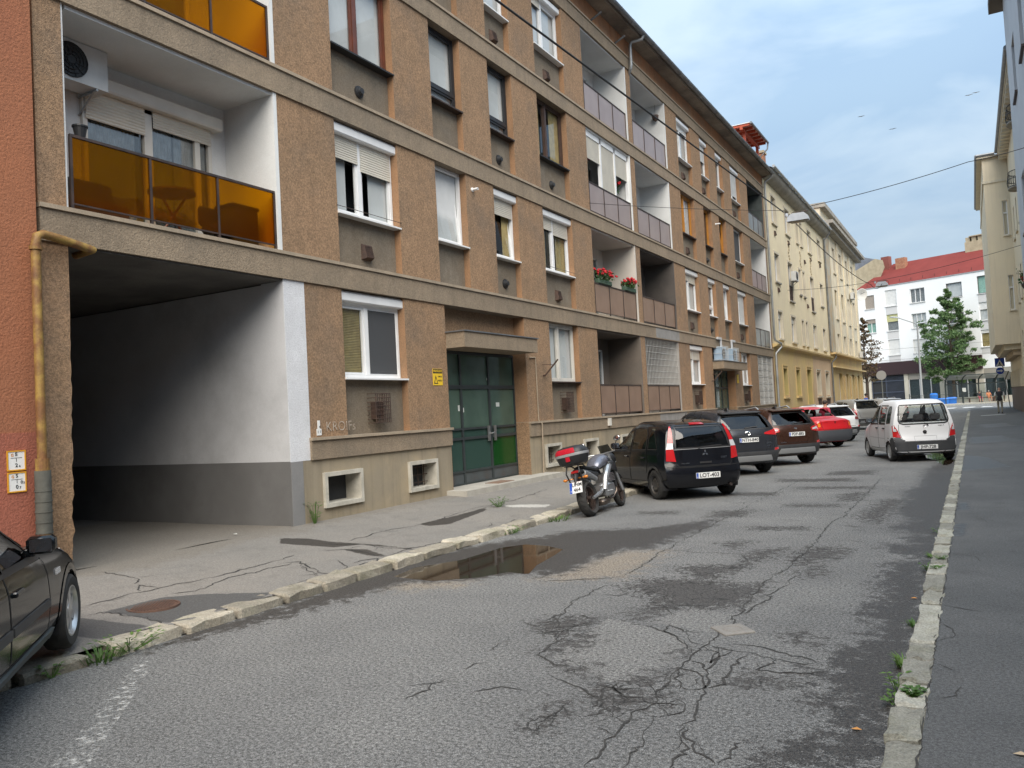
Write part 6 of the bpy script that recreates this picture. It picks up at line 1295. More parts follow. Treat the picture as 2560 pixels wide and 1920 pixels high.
tyre_m = mat('tyre_rubber', (0.022, 0.022, 0.022), 0.85, c2=(0.035, 0.034, 0.032), nscale=8, coord='object', bump=0.3, bscale=40)
alloy_m = mat('alloy', (0.52, 0.53, 0.54), 0.35, metal=0.8, coord='object'); steelrim_m = mat('black_steel_rim', (0.055, 0.055, 0.057), 0.5, metal=0.3, c2=(0.09, 0.08, 0.07), nscale=8, coord='object')
silverrim_m = mat('silver_rim', (0.42, 0.43, 0.43), 0.4, metal=0.6, coord='object')
car_glass = glass('car_glass', (0.50, 0.55, 0.55), 1.0); car_glass_dk = glass('privacy_glass', (0.10, 0.11, 0.115), 1.0); car_glass_cl = glass('clear_car_glass', (0.90, 0.93, 0.92), 0.75)
trim_m = mat('black_trim', (0.018, 0.018, 0.019), 0.45, coord='object'); bumper_m = mat('dark_bumper', (0.035, 0.037, 0.041), 0.55, coord='object', c2=(0.045, 0.047, 0.05), nscale=4)
seam_m = mat('panel_gap', (0.006, 0.006, 0.006), 0.9); seat_m = mat('seat_cloth', (0.05, 0.05, 0.052), 0.9, coord='object'); inter_m = mat('car_interior', (0.025, 0.025, 0.027), 0.9)
chrome = mat('chrome', (0.75, 0.76, 0.77), 0.12, metal=1.0); silver_pl = mat('silver_plastic', (0.40, 0.41, 0.42), 0.35, metal=0.4)
def lens(name, c, e=0.0):
    m, N, L, b = nt(name); b.inputs['Base Color'].default_value = rgba(c); b.inputs['Roughness'].default_value = 0.12; b.inputs['Coat Weight'].default_value = 0.8; b.inputs['Coat Roughness'].default_value = 0.03
    g = N.new('ShaderNodeTexCoord'); w = N.new('ShaderNodeTexWave'); w.inputs['Scale'].default_value = 22; w.bands_direction = 'Z'; L.new(g.outputs['Object'], w.inputs['Vector'])
    mx = N.new('ShaderNodeMixRGB'); mx.inputs[1].default_value = rgba(c); mx.inputs[2].default_value = rgba([q*0.6 for q in c]); L.new(w.outputs['Fac'], mx.inputs[0]); L.new(mx.outputs[0], b.inputs['Base Color'])
    return m
red_l = lens('red_lens', (0.55, 0.012, 0.015)); clear_l = lens('clear_lens', (0.62, 0.64, 0.66)); amber_l = lens('amber_lens', (0.75, 0.24, 0.02)); dred_l = lens('dark_red_lens', (0.22, 0.012, 0.014))
plate_w = mat('plate_white', (0.74, 0.75, 0.74), 0.4); plate_b = mat('plate_blue', (0.012, 0.075, 0.42), 0.4); plate_k = mat('plate_black', (0.02, 0.02, 0.025), 0.5)

WHEELS = {}
def wheel_parts(kind, r, w):
    key = (kind, r, w)
    if key in WHEELS: return WHEELS[key]
    t = MB(); rr = r*0.66 if kind != 'steel' else r*0.63; h = w/2
    t.lathe([(rr, -h*0.9), (rr+0.02, -h), (r-0.03, -h), (r-0.008, -h*0.8), (r, -h*0.45), (r, h*0.45), (r-0.008, h*0.8), (r-0.03, h), (rr+0.02, h), (rr, h*0.9)], 36, 'Y')
    for k in (-0.3, 0.3): t.lathe([(r+0.0015, h*k-0.004), (r-0.004, h*k-0.003), (r-0.004, h*k+0.003), (r+0.0015, h*k+0.004)], 36, 'Y')
    tm = t.mesh('tyre', tyre_m, SM, True)
    m = MB(); o = h*0.86
    m.lathe([(rr+0.002, -h*0.9), (rr-0.012, o*0.0), (rr-0.012, o), (rr+0.006, h*0.93), (rr-0.004, h*0.96), (rr-0.022, o*0.85), (rr-0.03, o*0.5)], 36, 'Y')
    if kind == 'steel':
        m.lathe([(rr-0.03, o*0.5), (rr*0.72, o*0.72), (rr*0.55, o*0.95), (rr*0.42, o*0.8), (0.055, o*0.62), (0.0, o*0.7)], 36, 'Y')
        hl = MB()
        for k in range(12):
            a = 2*PI*k/12; c = (rr*0.72*math.cos(a), o*0.76, rr*0.72*math.sin(a)); hl.lathe([(0, 0.012), (0.02, 0.01)], 8, 'Y', M=Matrix.Translation(c))
        hm = hl.mesh('rim_holes', seam_m)
    else:
        n = 5 if kind == 'alloy5' else 7; m.lathe([(0.062, o*0.5), (0.062, o*0.9), (0.03, o), (0.0, o)], 16, 'Y')
        for k in range(n):
            a = 2*PI*k/n; M = Matrix.Rotation(a, 4, 'Y')
            for s in ((-1, 1) if kind == 'alloy5' else (0,)):
                w0, w1 = (0.022, 0.03) if s else (0.032, 0.05); off = s*0.034
                m.add([(0.05, o*0.86, off*0.5-w0), (0.05, o*0.86, off*0.5+w0), (rr-0.015, o*0.80, off*1.3+w1*0.8), (rr-0.015, o*0.80, off*1.3-w1*0.8), (0.05, o*0.4, off*0.5-w0), (0.05, o*0.4, off*0.5+w0), (rr-0.015, o*0.45, off*1.3+w1*0.8), (rr-0.015, o*0.45, off*1.3-w1*0.8)],
                      [(0, 3, 2, 1), (0, 1, 5, 4), (1, 2, 6, 5), (2, 3, 7, 6), (3, 0, 4, 7)], 0, M)
        hl = MB(); hl.lathe([(0.0, 0.0), (rr*0.9, 0.0)], 24, 'Y'); hm = hl.mesh('rim_back', seam_m)
    rm = m.mesh('rim', {'steel': steelrim_m, 'cover': silverrim_m}.get(kind, alloy_m), SM, True)
    WHEELS[key] = (tm, rm, hm); return WHEELS[key]

class Car:
    def __init__(s, name, label, loc, heading, sp, group='cars parked along the street', pitch=0.0):
        s.sp = sp; s.t = thing(name, label, 'car', loc, group=group); s.t.rotation_euler = (0, -pitch, heading+PI/2)
        NU, NH = sp.get('nu', 110), 27; L = sp['L']; W = sp['W']/2; zl = sp.get('zl', 0.2)
        us = [0.5-0.5*math.cos(PI*i/(NU-1))*1.0 for i in range(NU)]; us = [0.25*u+0.75*i/(NU-1) for i, u in enumerate(us)]
        def XR(z): return cr1(sp['xr'], z)
        def XF(z): return cr1(sp['xf'], z)
        rows = []
        for u in us:
            zt, zb = cr1(sp['top'], u), cr1(sp['belt'], u); zb = min(zb, zt-0.03); low = zl+cr1(sp.get('low', [(0, 0.06), (0.08, 0.0), (0.92, 0.0), (1, 0.05)]), u)
            wm = W*cr1(sp.get('wm', [(0, 0.955), (0.1, 1.0), (0.75, 1.0), (0.92, 0.965), (1, 0.90)]), u); wb = wm*sp.get('kb', 0.955); wr = W*cr1(sp['wr'], u); wr = min(wr, wb-0.02)
            ws = wm*0.95; k = zb-low
            cps = [(0, low), (0.55*ws, low), (0.9*ws, low+0.005), (ws, low+0.06), (wm*0.99, low+0.28*k), (wm, low+0.55*k), (wm*0.992, low+0.85*k), (wb, zb), (wb+(wr-wb)*0.52+0.012, zb+(zt-zb)*0.55), (wr, zt-0.16*(zt-zb)*0.5-0.02), (wr*0.86, zt-0.010), (wr*0.5, zt-0.001), (0, zt)]
            d = [0]
            for a, b in zip(cps[:-1], cps[1:]): d.append(d[-1]+math.dist(a, b))
            cy_ = [(q/d[-1], p[0]) for q, p in zip(d, cps)]; cz_ = [(q/d[-1], p[1]) for q, p in zip(d, cps)]
            row = []
            for j in range(NH):
                tt = j/(NH-1); y = cr1(cy_, tt); z = cr1(cz_, tt)
                row.append((y, z))
            rows.append(row)
        rc, fc = sp.get('rc', 0.13), sp.get('fc', 0.28)
        def X(u, y, z):
            q = abs(y)/W; return XR(z)+u*(XF(z)-XR(z))+rc*q**4*(1-u)**12-fc*q**3.2*u**14
        bm = bmesh.new(); grid = []
        for u, row in zip(us, rows):
            r = [bm.verts.new((X(u, y, z), y, z)) for y, z in row]+[bm.verts.new((X(u, y, z), -y, z)) for y, z in reversed(row[1:-1])]
            grid.append(r)
        n = len(grid[0])
        for i in range(NU-1):
            for j in range(n): bm.faces.new((grid[i][j], grid[i+1][j], grid[i+1][(j+1) % n], grid[i][(j+1) % n]))
        for i, u in ((0, 0.0), (NU-1, 1.0)):   # ends
            K = 22; prev = None
            for j in range(1, NH-1):
                y, z = rows[i][j]; a, b = grid[i][j], grid[i][n-j]
                line = [a]+[bm.verts.new((X(u, y*(1-2*k/K), z), y*(1-2*k/K), z)) for k in range(1, K)]+[b]
                if prev: 
                    for k in range(K): bm.faces.new((prev[k], prev[k+1], line[k+1], line[k]))
                else:
                    for k in range(K): bm.faces.new((grid[i][0], line[k], line[k+1])) if True else None
                prev = line
            for k in range(K): bm.faces.new((prev[k], grid[i][NH-1], prev[k+1]))
        bmesh.ops.remove_doubles(bm, verts=bm.verts, dist=0.0005); bmesh.ops.recalc_face_normals(bm, faces=bm.faces)
        s.bvh = BVHTree.FromBMesh(bm); s.bm = bm; s.holes = []
        s.W = W
    # ---- projection of flat outlines onto the shell
    def hit(s, a, b, view):
        O, D = {'L': ((a, 3, b), (0, -1, 0)), 'R': ((a, -3, b), (0, 1, 0)), 'B': ((-3, a, b), (1, 0, 0)), 'F': ((9, a, b), (-1, 0, 0)), 'T': ((a, b, 4), (0, 0, -1))}[view]
        p, nrm, _, _ = s.bvh.ray_cast(Vector(O), Vector(D))
        if p is not None and ((view == 'B' and p.x > 0.62) or (view == 'F' and p.x < s.sp['L']-1.9)): p = None
        if p is None:
            p, nrm, _, _ = s.bvh.find_nearest(Vector({'L': (a, s.W, b), 'R': (a, -s.W, b), 'B': (cr1(s.sp['xr'], b)+0.05, a, b), 'F': (s.sp['L'], a, b), 'T': (a, b, 1.4)}[view]))
        if nrm.dot(Vector(D)) > 0: nrm = -nrm
        return p, nrm
    def patch(s, name, poly, view, m, off=0.006, parent=None, res=0.06, skirt=True, smooth=True):
        pts = []
        for a, b in zip(poly, poly[1:]+poly[:1]):
            k = max(1, int(math.ceil(math.dist(a, b)/res))); pts += [(a[0]+(b[0]-a[0])*i/k, a[1]+(b[1]-a[1])*i/k) for i in range(k)]
        nb = len(pts); x0, x1 = min(p[0] for p in pts), max(p[0] for p in pts); y0, y1 = min(p[1] for p in pts), max(p[1] for p in pts)
        def inside(x, y):
            c = False
            for (ax, ay), (bx, by) in zip(pts, pts[1:]+pts[:1]):
                if (ay > y) != (by > y) and x < (bx-ax)*(y-ay)/(by-ay)+ax: c = not c
            return c
        xx = x0+res
        while xx < x1:
            yy = y0+res
            while yy < y1:
                if inside(xx, yy) and min(math.dist((xx, yy), p) for p in pts[:nb]) > res*0.5: pts.append((xx, yy))
                yy += res
            xx += res
        vv, ee, ff, *_ = delaunay_2d_cdt([Vector(p) for p in pts], [(i, (i+1) % nb) for i in range(nb)], [], 1, 1e-5)
        P = [s.hit(v.x, v.y, view) for v in vv]
        v = [p+nn*off for p, nn in P]; f = [tuple(q) for q in ff]
        if skirt:
            cnt = {}
            for q in f:
                for a, b in zip(q, q[1:]+q[:1]): cnt[(a, b)] = cnt.get((a, b), 0)+1
            base = len(v); v += [p-nn*0.004 for p, nn in P]
            f += [(b, a, a+base, b+base) for (a, b) in cnt if (b, a) not in cnt]
        mb = MB(); mb.add(v, f); o = mb.build(name, m, parent or s.t, smooth=SM if smooth else False, fix=False)
        me = o.data; bm2 = bmesh.new(); bm2.from_mesh(me); bmesh.ops.recalc_face_normals(bm2, faces=bm2.faces)
        D = {'L': Vector((0, 1, 0)), 'R': Vector((0, -1, 0)), 'B': Vector((-1, 0, 0)), 'F': Vector((1, 0, 0)), 'T': Vector((0, 0, 1))}[view]
        if sum((q.normal.dot(D)*q.calc_area() for q in bm2.faces)) < 0: bmesh.ops.reverse_faces(bm2, faces=bm2.faces)
        bm2.to_mesh(me); bm2.free(); return o
    def strip(s, name, line, view, w, m, off=0.003, parent=None, closed=False, res=0.04):
        pts = list(line)+([line[0]] if closed else []); q = []
        for a, b in zip(pts[:-1], pts[1:]):
            k = max(1, int(math.dist(a, b)/res)); q += [(a[0]+(b[0]-a[0])*i/k, a[1]+(b[1]-a[1])*i/k) for i in range(k)]
        q.append(pts[-1]); L_, R_ = [], []
        for i, p in enumerate(q):
            a, b = q[max(0, i-1)], q[min(len(q)-1, i+1)]
            if closed and i in (0, len(q)-1): a, b = q[-2], q[1]
            tx, ty = b[0]-a[0], b[1]-a[1]; d = math.hypot(tx, ty) or 1
            L_.append((p[0]-ty/d*w/2, p[1]+tx/d*w/2)); R_.append((p[0]+ty/d*w/2, p[1]-tx/d*w/2))
        v = []
        for p in L_+R_:
            h, nn = s.hit(p[0], p[1], view); v.append(h+nn*off)
        n = len(L_); mb = MB(); mb.add(v, [(i, n+i, n+i+1, i+1) for i in range(n-1)])
        return mb.build(name, m, parent or s.t, smooth=True, fix=False)
    def hole(s, poly, view): s.holes.append((poly, view))
    def window(s, name, poly, view, g=None, rim=0.03, rim_m=None, grow=0.0):
        s.hole(poly, view); w = s.patch(name, poly, view, g or car_glass, 0.002, skirt=False, res=0.08)
        s.strip('window_seal', poly, view, rim, rim_m or trim_m, 0.005, parent=w, closed=True); return w
    def door(s, view, poly, handle=None, hm=None):
        d = s.patch('door', poly, view, s.sp['paint'], 0.0035, skirt=False, res=0.07); s.strip('door_gap', poly, view, 0.011, seam_m, 0.005, parent=d, closed=True)
        if handle:
            p, nn = s.hit(handle[0], handle[1], view); sg = 1 if view == 'L' else -1
            hb = MB(); hb.bbox(-0.085, 0.085, -0.012, 0.030, -0.018, 0.018, 0.01); hb.build('handle', hm or s.sp['paint'], d, loc=p, rot=(0, 0, 0 if sg > 0 else PI))
        return d
    def wheel(s, x, y, kind, r=0.3, w=0.19, steer=0.0, arch=True):
        tm, rm, hm = wheel_parts(kind, r, w); sg = 1 if y > 0 else -1
        e = bpy.data.objects.new('wheel', None); COL.objects.link(e); e.parent = s.t; e.location = (x, y, r); e.rotation_euler = (0, 0, steer+(0 if sg > 0 else PI))
        link('tyre', tm, e); link('rim', rm, e); o = link('rim_back', hm, e)
        if arch:
            R_ = r+0.055; s.holes.append((('arch', x, r, R_), 'L' if sg > 0 else 'R'))
            arc = [(x+(R_+0.004)*math.cos(a), r+(R_+0.004)*math.sin(a)) for a in [-0.32+(PI+0.64)*k/22 for k in range(23)]]
            s.strip('arch_lip', arc, 'L' if sg > 0 else 'R', 0.055, s.sp.get('arch_m') or s.sp['paint'], 0.006)
            b = MB(); yo, yi = sg*(s.W-0.02), sg*(s.W-0.34); k = 16
            v = [(x+R_*math.cos(a), yy, r+R_*math.sin(a)) for yy in (yo, yi) for a in [-0.3+(PI+0.6)*i/k for i in range(k+1)]]
            b.add(v, [(i, i+1, k+1+i+1, k+1+i) for i in range(k)]+[tuple(range(k+1, 2*k+2))]); b.build('wheel_well', inter_m, s.t, fix=False)
    def plate(s, y, z, txt, view='B', w=0.52, h=0.112, tilt=0.0, two=None):
        p, nn = s.hit(y, z, view); e = bpy.data.objects.new('number_plate', None); COL.objects.link(e); e.parent = s.t; e.location = p+Vector((-0.016, 0, 0)); e.rotation_euler = (0, tilt, 0)
        MB().bbox(-0.006, 0.012, -w/2, w/2, -h/2, h/2, 0.003).build('plate_face', plate_w, e)
        MB().box(-0.0078, -0.005, w/2-0.045, w/2-0.004, -h/2+0.004, h/2-0.004).build('eu_band', plate_b, e)
        rt = (PI/2, 0, -PI/2)
        link('lettering', text_mesh(txt, 0.112, plate_k, 0.0022), e, loc=(-0.0085, -0.022, 0), rot=rt, scale=(1.02, 1.0, 1))
        link('lettering', text_mesh('H', 0.03, plate_w, 0.001), e, loc=(-0.0085, w/2-0.025, -0.03), rot=rt)
        return e
    def badge(s, y, z, txt, size, m=None, bold=0.0):
        p, nn = s.hit(y, z, 'B'); link('badge', text_mesh(txt, size, m or chrome, bold, name='badge'), s.t, loc=p+Vector((-0.010, 0, 0)), rot=(PI/2, 0, -PI/2))
    def seats(s, xf, xr, m=None, floor=None):
        it = MB(); W = s.W
        for x, ys in ((xf, (-0.36, 0.36)), (xr, (-0.42, 0.0, 0.42))):
            for y in ys:
                w = 0.25 if len(ys) == 2 else 0.21
                it.bbox(x, x+0.48, y-w, y+w, 0.42, 0.58, 0.04)
                M = Matrix.Translation((x+0.02, y, 0.56)) @ Matrix.Rotation(-0.28, 4, 'Y')
                it.bbox(-0.07, 0.07, -w*0.95, w*0.95, 0.0, 0.52, 0.05, M=M); it.bbox(-0.045, 0.045, -0.13, 0.13, 0.56, 0.74, 0.035, M=M); it.box(-0.01, 0.01, -0.06, 0.06, 0.5, 0.58, M=M)
        it.build('seats', m or seat_m, s.t)
        d = MB(); xd = s.sp['dash']; d.bbox(xd, xd+0.35, -W+0.16, W-0.16, 0.6, 0.92, 0.06); d.box(0.35, xd+0.3, -W+0.12, W-0.12, 0.30, 0.34); d.build('dashboard', inter_m, s.t)
        st = MB(); st.lathe([(0.17, -0.015), (0.185, 0.0), (0.17, 0.015), (0.155, 0.0)], 20, 'X', M=Matrix.Translation((xd-0.14, 0.36, 0.86)) @ Matrix.Rotation(-0.4, 4, 'Y'), closed=True); st.build('steering_wheel', trim_m, s.t)
    def mirror(s, side, x, z, m=None):
        sg = 1 if side == 'L' else -1; p, nn = s.hit(x, z, side); b = MB()
        b.bbox(-0.06, 0.06, -0.01, 0.18, -0.015, 0.115, 0.03); b.bbox(-0.02, 0.04, -0.05, 0.05, -0.03, 0.03, 0.01)
        o = b.build('wing_mirror', m or s.sp['paint'], s.t, loc=p+Vector((0, sg*0.0, 0.03)), rot=(0, 0, 0 if sg > 0 else PI), smooth=SM)
        g = MB(); sx = -0.0615 if sg > 0 else 0.0615; g.box(sx-0.001, sx+0.001, 0.02, 0.165, 0.005, 0.10); g.build('mirror_glass', chrome, o)
    def finish(s, body_extra=None):
        bm = s.bm; kill = []
        bm.faces.ensure_lookup_table()
        for f in bm.faces:
            c = f.calc_center_median(); nx = f.normal
            for poly, view in s.holes:
                if view in 'LR':
                    sg = 1 if view == 'L' else -1
                    if c.y*sg < 0.30: continue
                    if poly[0] == 'arch':
                        if (c.x-poly[1])**2+(c.z-poly[2])**2 < poly[3]**2 and c.y*sg > s.W-0.36: kill.append(f); break
                        continue
                    a, b = c.x, c.z
                    if nx.y*sg < 0.15: continue
                elif view == 'B':
                    if c.x > s.sp['L']*0.45 or nx.x > -0.05: continue
                    a, b = c.y, c.z
                elif view == 'F':
                    if c.x < s.sp['L']*0.45 or nx.x < 0.05: continue
                    a, b = c.y, c.z
                ins = False
                for (ax, ay), (bx, by) in zip(poly, poly[1:]+poly[:1]):
                    if (ay > b) != (by > b) and a < (bx-ax)*(b-ay)/(by-ay)+ax: ins = not ins
                if ins: kill.append(f); break
        bmesh.ops.delete(bm, geom=kill, context='FACES')
        me = bpy.data.meshes.new('body'); bm.to_mesh(me); bm.free(); me.materials.append(s.sp['paint']); me.polygons.foreach_set('use_smooth', [True]*len(me.polygons))
        try: me.set_sharp_from_angle(angle=rad(50))
        except Exception: pass
        return link('body', me, s.t)

def mirrored(poly): return [(-a, b) for a, b in reversed(poly)]
def screen_poly(c, zs0, zs1, hw0, hw1): return [(-hw0, zs0), (hw0, zs0), (hw1, zs1), (-hw1, zs1)]

# ---- black hatchback
blk = paint('black_paint', (0.005, 0.0055, 0.008), 0.10)
sp = dict(L=3.87, W=1.695, paint=blk, dash=2.35, zl=0.19, kb=0.96, rc=0.16,
  xr=[(0.15, 0.16), (0.3, 0.05), (0.45, 0.0), (0.62, 0.0), (0.72, 0.05), (0.95, 0.08), (1.2, 0.15), (1.4, 0.26), (1.5, 0.38), (1.56, 0.5)], xf=[(0.15, 3.7), (0.35, 3.85), (0.55, 3.87), (0.75, 3.78), (0.9, 3.70), (1.6, 3.5)],
  top=[(0, 1.47), (0.06, 1.515), (0.2, 1.545), (0.38, 1.55), (0.52, 1.49), (0.64, 1.28), (0.76, 1.02), (0.88, 0.9), (0.96, 0.78), (1, 0.62)], belt=[(0, 0.95), (0.3, 0.95), (0.5, 0.915), (0.72, 0.88), (0.88, 0.80), (1, 0.55)], wr=[(0, 0.76), (0.1, 0.76), (0.4, 0.74), (0.6, 0.74), (0.8, 0.80), (1, 0.70)])
cl = Car('hatchback_car', 'small black hatchback parked at an angle behind the motorcycle', (-4.63, 15.67, 0), 0.78, sp)
cl.window('rear_window', [(-0.585, 1.01), (0.585, 1.01), (0.56, 1.2), (0.50, 1.42), (-0.50, 1.42), (-0.56, 1.2)], 'B', car_glass_dk, rim=0.03)
for v in 'LR':
    cl.window('side_window', [(1.02, 0.985), (1.74, 0.96), (1.72, 1.40), (1.5, 1.435), (1.16, 1.42), (1.04, 1.30)], v, car_glass_dk)
    cl.window('side_window', [(1.82, 0.955), (2.68, 0.935), (2.5, 1.10), (2.18, 1.31), (1.80, 1.40)], v, car_glass)
    cl.window('side_window', [(0.50, 1.00), (0.93, 0.99), (0.95, 1.25), (0.88, 1.38), (0.74, 1.36), (0.56, 1.1)], v, car_glass_dk, rim=0.022)
    cl.door(v, [(1.0, 0.36), (1.78, 0.33), (1.78, 0.93), (1.0, 0.955), (0.92, 0.75), (0.94, 0.6)], (1.12, 0.82)); cl.door(v, [(1.80, 0.33), (2.72, 0.33), (2.76, 0.62), (2.72, 0.9), (1.80, 0.93)], (1.98, 0.82))
    sgn = 1 if v == 'L' else -1
    poly = lambda pts: [(sgn*a, b) for a, b in pts] if sgn > 0 else [(sgn*a, b) for a, b in reversed(pts)]
    cl.patch('tail_light', poly([(0.60, 0.76), (0.775, 0.78), (0.755, 1.0), (0.625, 1.0)]), 'B', red_l, 0.014); cl.patch('tail_light', poly([(0.626, 1.003), (0.755, 1.003), (0.715, 1.12), (0.615, 1.12)]), 'B', clear_l, 0.014); cl.patch('tail_light', poly([(0.615, 1.123), (0.715, 1.123), (0.655, 1.32), (0.60, 1.44), (0.572, 1.44)]), 'B', red_l, 0.014)
cl.window('windscreen', [(-0.60, 0.98), (0.60, 0.98), (0.52, 1.40), (-0.52, 1.40)], 'F', car_glass)
cl.strip('tailgate_gap', [(-0.62, 1.0), (-0.61, 0.72), (-0.55, 0.66), (0.55, 0.66), (0.61, 0.72), (0.62, 1.0)], 'B', 0.012, seam_m); cl.strip('chrome_line', [(-0.62, 0.992), (0.62, 0.992)], 'B', 0.008, silver_pl, 0.008)
cl.patch('brake_light', [(-0.16, 1.455), (0.16, 1.455), (0.13, 1.485), (-0.13, 1.485)], 'B', red_l, 0.02)
cl.strip('bumper_gap', [(-0.78, 0.655), (-0.5, 0.64), (0.5, 0.64), (0.78, 0.655)], 'B', 0.012, seam_m)
cl.plate(-0.02, 0.47, 'LOT-403'); cl.badge(-0.42, 0.80, 'COLT', 0.05); cl.badge(0.42, 0.72, 'MITSUBISHI', 0.032)
em = MB()
for k in range(3):
    a = PI/2+2*PI*k/3; M = Matrix.Rotation(a, 4, 'X'); em.add([(0, 0.004, 0), (0, 0.036, 0.02), (0, 0.068, 0), (0, 0.036, -0.02), (0.006, 0.004, 0), (0.006, 0.036, 0.02), (0.006, 0.068, 0), (0.006, 0.036, -0.02)], [(0, 1, 2, 3), (7, 6, 5, 4), (0, 4, 5, 1), (1, 5, 6, 2), (2, 6, 7, 3), (3, 7, 4, 0)], 0, M)
p_, n_ = cl.hit(-0.02, 0.90, 'B'); em.build('emblem', chrome, cl.t, loc=p_+Vector((-0.014, 0, 0)))
cl.strip('wiper', [(0.12, 0.985), (0.06, 1.015), (-0.4, 1.04)], 'B', 0.018, trim_m, 0.02); cl.patch('gate_handle', [(-0.14, 0.70), (0.12, 0.70), (0.12, 0.735), (-0.14, 0.735)], 'B', trim_m, 0.012)
MB().tube([(0.9, 0, 1.53), (0.85, 0, 1.58), (0.72, 0, 1.70)], [0.02, 0.008, 0.004], 6).build('aerial', trim_m, cl.t); MB().tube([(0.06, -0.55, 0.25), (0.2, -0.55, 0.25)], 0.03, 10).build('exhaust', steel_dk, cl.t)
for x in (0.63, 3.12):
    for y in (0.75, -0.75): cl.wheel(x, y, 'steel', 0.30, 0.18)
cl.mirror('L', 2.5, 0.95); cl.mirror('R', 2.5, 0.95); cl.seats(1.75, 0.85)
for v, sgn in (('L', 1), ('R', -1)): cl.patch('headlight', [(sgn*a, b) for a, b in ([(0.42, 0.66), (0.74, 0.70), (0.72, 0.82), (0.45, 0.76)] if sgn > 0 else [(0.45, 0.76), (0.72, 0.82), (0.74, 0.70), (0.42, 0.66)])], 'F', clear_l, 0.01)
cl.finish()

def suv(name, label, loc, h, col, L, W, H, plate, rails=False, style='rav', cargo=None, nu=90, zl=0.24):
    k = H/1.68; s_ = L/4.4
    sp = dict(L=L, W=W, paint=col, dash=L*0.58, zl=zl, kb=0.95, rc=0.2, nu=nu, arch_m=bumper_m,
      xr=[(0.2, 0.22), (0.38, 0.06), (0.55, 0.0), (0.72, 0.03), (0.95, 0.05), (1.15*k, 0.14), (1.45*k, 0.34), (1.58*k, 0.45), (1.7*k, 0.6)], xf=[(0.2, L-0.22), (0.45, L-0.02), (0.65, L), (0.9, L-0.08), (1.1, L-0.2), (1.7*k, L-0.5)],
      top=[(0, 1.56*k), (0.05, 1.61*k), (0.2, 1.66*k), (0.4, 1.68*k), (0.52, 1.62*k), (0.62, 1.40*k), (0.72, 1.14*k), (0.85, 1.04*k), (0.95, 0.95*k), (1, 0.72*k)], belt=[(0, 1.12*k), (0.3, 1.08*k), (0.6, 1.02*k), (0.8, 0.96*k), (0.93, 0.88*k), (1, 0.62*k)], wr=[(0, 0.66), (0.1, 0.68), (0.4, 0.71), (0.6, 0.74), (0.8, 0.80), (1, 0.72)])
    c = Car(name, label, loc, h, sp); w = W/2; cg = car_glass_dk
    c.window('rear_window', [(-w*0.74, 1.17*k), (w*0.74, 1.17*k), (w*0.68, 1.35*k), (w*0.60, 1.52*k), (-w*0.60, 1.52*k), (-w*0.68, 1.35*k)], 'B', cg)
    c.window('windscreen', [(-w*0.72, 1.1*k), (w*0.72, 1.1*k), (w*0.62, 1.52*k), (-w*0.62, 1.52*k)], 'F', car_glass)
    xr_, xf_ = 0.24*L, 0.82*L
    for v in 'LR':
        c.window('side_window', [(0.31*L, 1.14*k), (0.43*L, 1.12*k), (0.435*L, 1.54*k), (0.31*L, 1.52*k)], v, cg); c.window('side_window', [(0.45*L, 1.12*k), (0.66*L, 1.10*k), (0.60*L, 1.3*k), (0.54*L, 1.48*k), (0.455*L, 1.54*k)], v, car_glass)
        c.window('side_window', [(0.17*L, 1.19*k), (0.285*L, 1.16*k), (0.285*L, 1.50*k), (0.22*L, 1.46*k)], v, cg)
        c.door(v, [(0.29*L, 0.42), (0.44*L, 0.40), (0.44*L, 1.08*k), (0.29*L, 1.10*k)], (0.315*L, 0.98*k)); c.door(v, [(0.445*L, 0.40), (0.67*L, 0.40), (0.68*L, 0.7), (0.665*L, 1.04*k), (0.445*L, 1.08*k)], (0.475*L, 0.96*k))
        sg = 1 if v == 'L' else -1; q = lambda pts: [(sg*a, b) for a, b in (pts if sg > 0 else list(reversed(pts)))]
        if style == 'rav': c.patch('tail_light', q([(w*0.50, 1.02*k), (w*0.97, 0.98*k), (w*0.95, 1.15*k), (w*0.75, 1.11*k), (w*0.50, 1.06*k)]), 'B', red_l, 0.014)
        elif style == 'eco':
            c.patch('tail_light', q([(w*0.60, 0.98*k), (w*0.98, 0.92*k), (w*0.97, 1.13*k), (w*0.85, 1.12*k), (w*0.60, 1.07*k)]), 'B', red_l, 0.014); c.patch('tail_light', q([(w*0.64, 1.0*k), (w*0.9, 1.02*k), (w*0.9, 1.08*k), (w*0.64, 1.04*k)]), 'B', clear_l, 0.022)
        elif style == 'van': c.patch('tail_light', q([(w*0.80, 0.78*k), (w*0.97, 0.80*k), (w*0.96, 1.05*k), (w*0.88, 1.2*k), (w*0.80, 1.0*k)]), 'B', red_l, 0.014)
        else: c.patch('tail_light', q([(w*0.62, 0.98*k), (w*0.98, 0.97*k), (w*0.96, 1.10*k), (w*0.66, 1.09*k)]), 'B', dred_l, 0.014)
        c.patch('headlight', q([(w*0.5, 0.80*k), (w*0.92, 0.84*k), (w*0.9, 0.96*k), (w*0.5, 0.9*k)]), 'F', clear_l, 0.01)
        c.patch('reflector', q([(w*0.78, 0.60), (w*0.94, 0.62), (w*0.93, 0.67), (w*0.80, 0.66)]), 'B', red_l, 0.02)
        if rails: 
            p0, _ = c.hit(0.25*L, sg*w*0.60, 'T'); p1, _ = c.hit(0.56*L, sg*w*0.62, 'T')
            MB().tube([p0, p0+Vector((0.12, 0, 0.07)), p0.lerp(p1, 0.5)+Vector((0, 0, 0.085)), p1+Vector((-0.12, 0, 0.07)), p1], 0.022, 6).build('roof_rail', silver_pl if style != 'rav' else trim_m, c.t, smooth=SM)
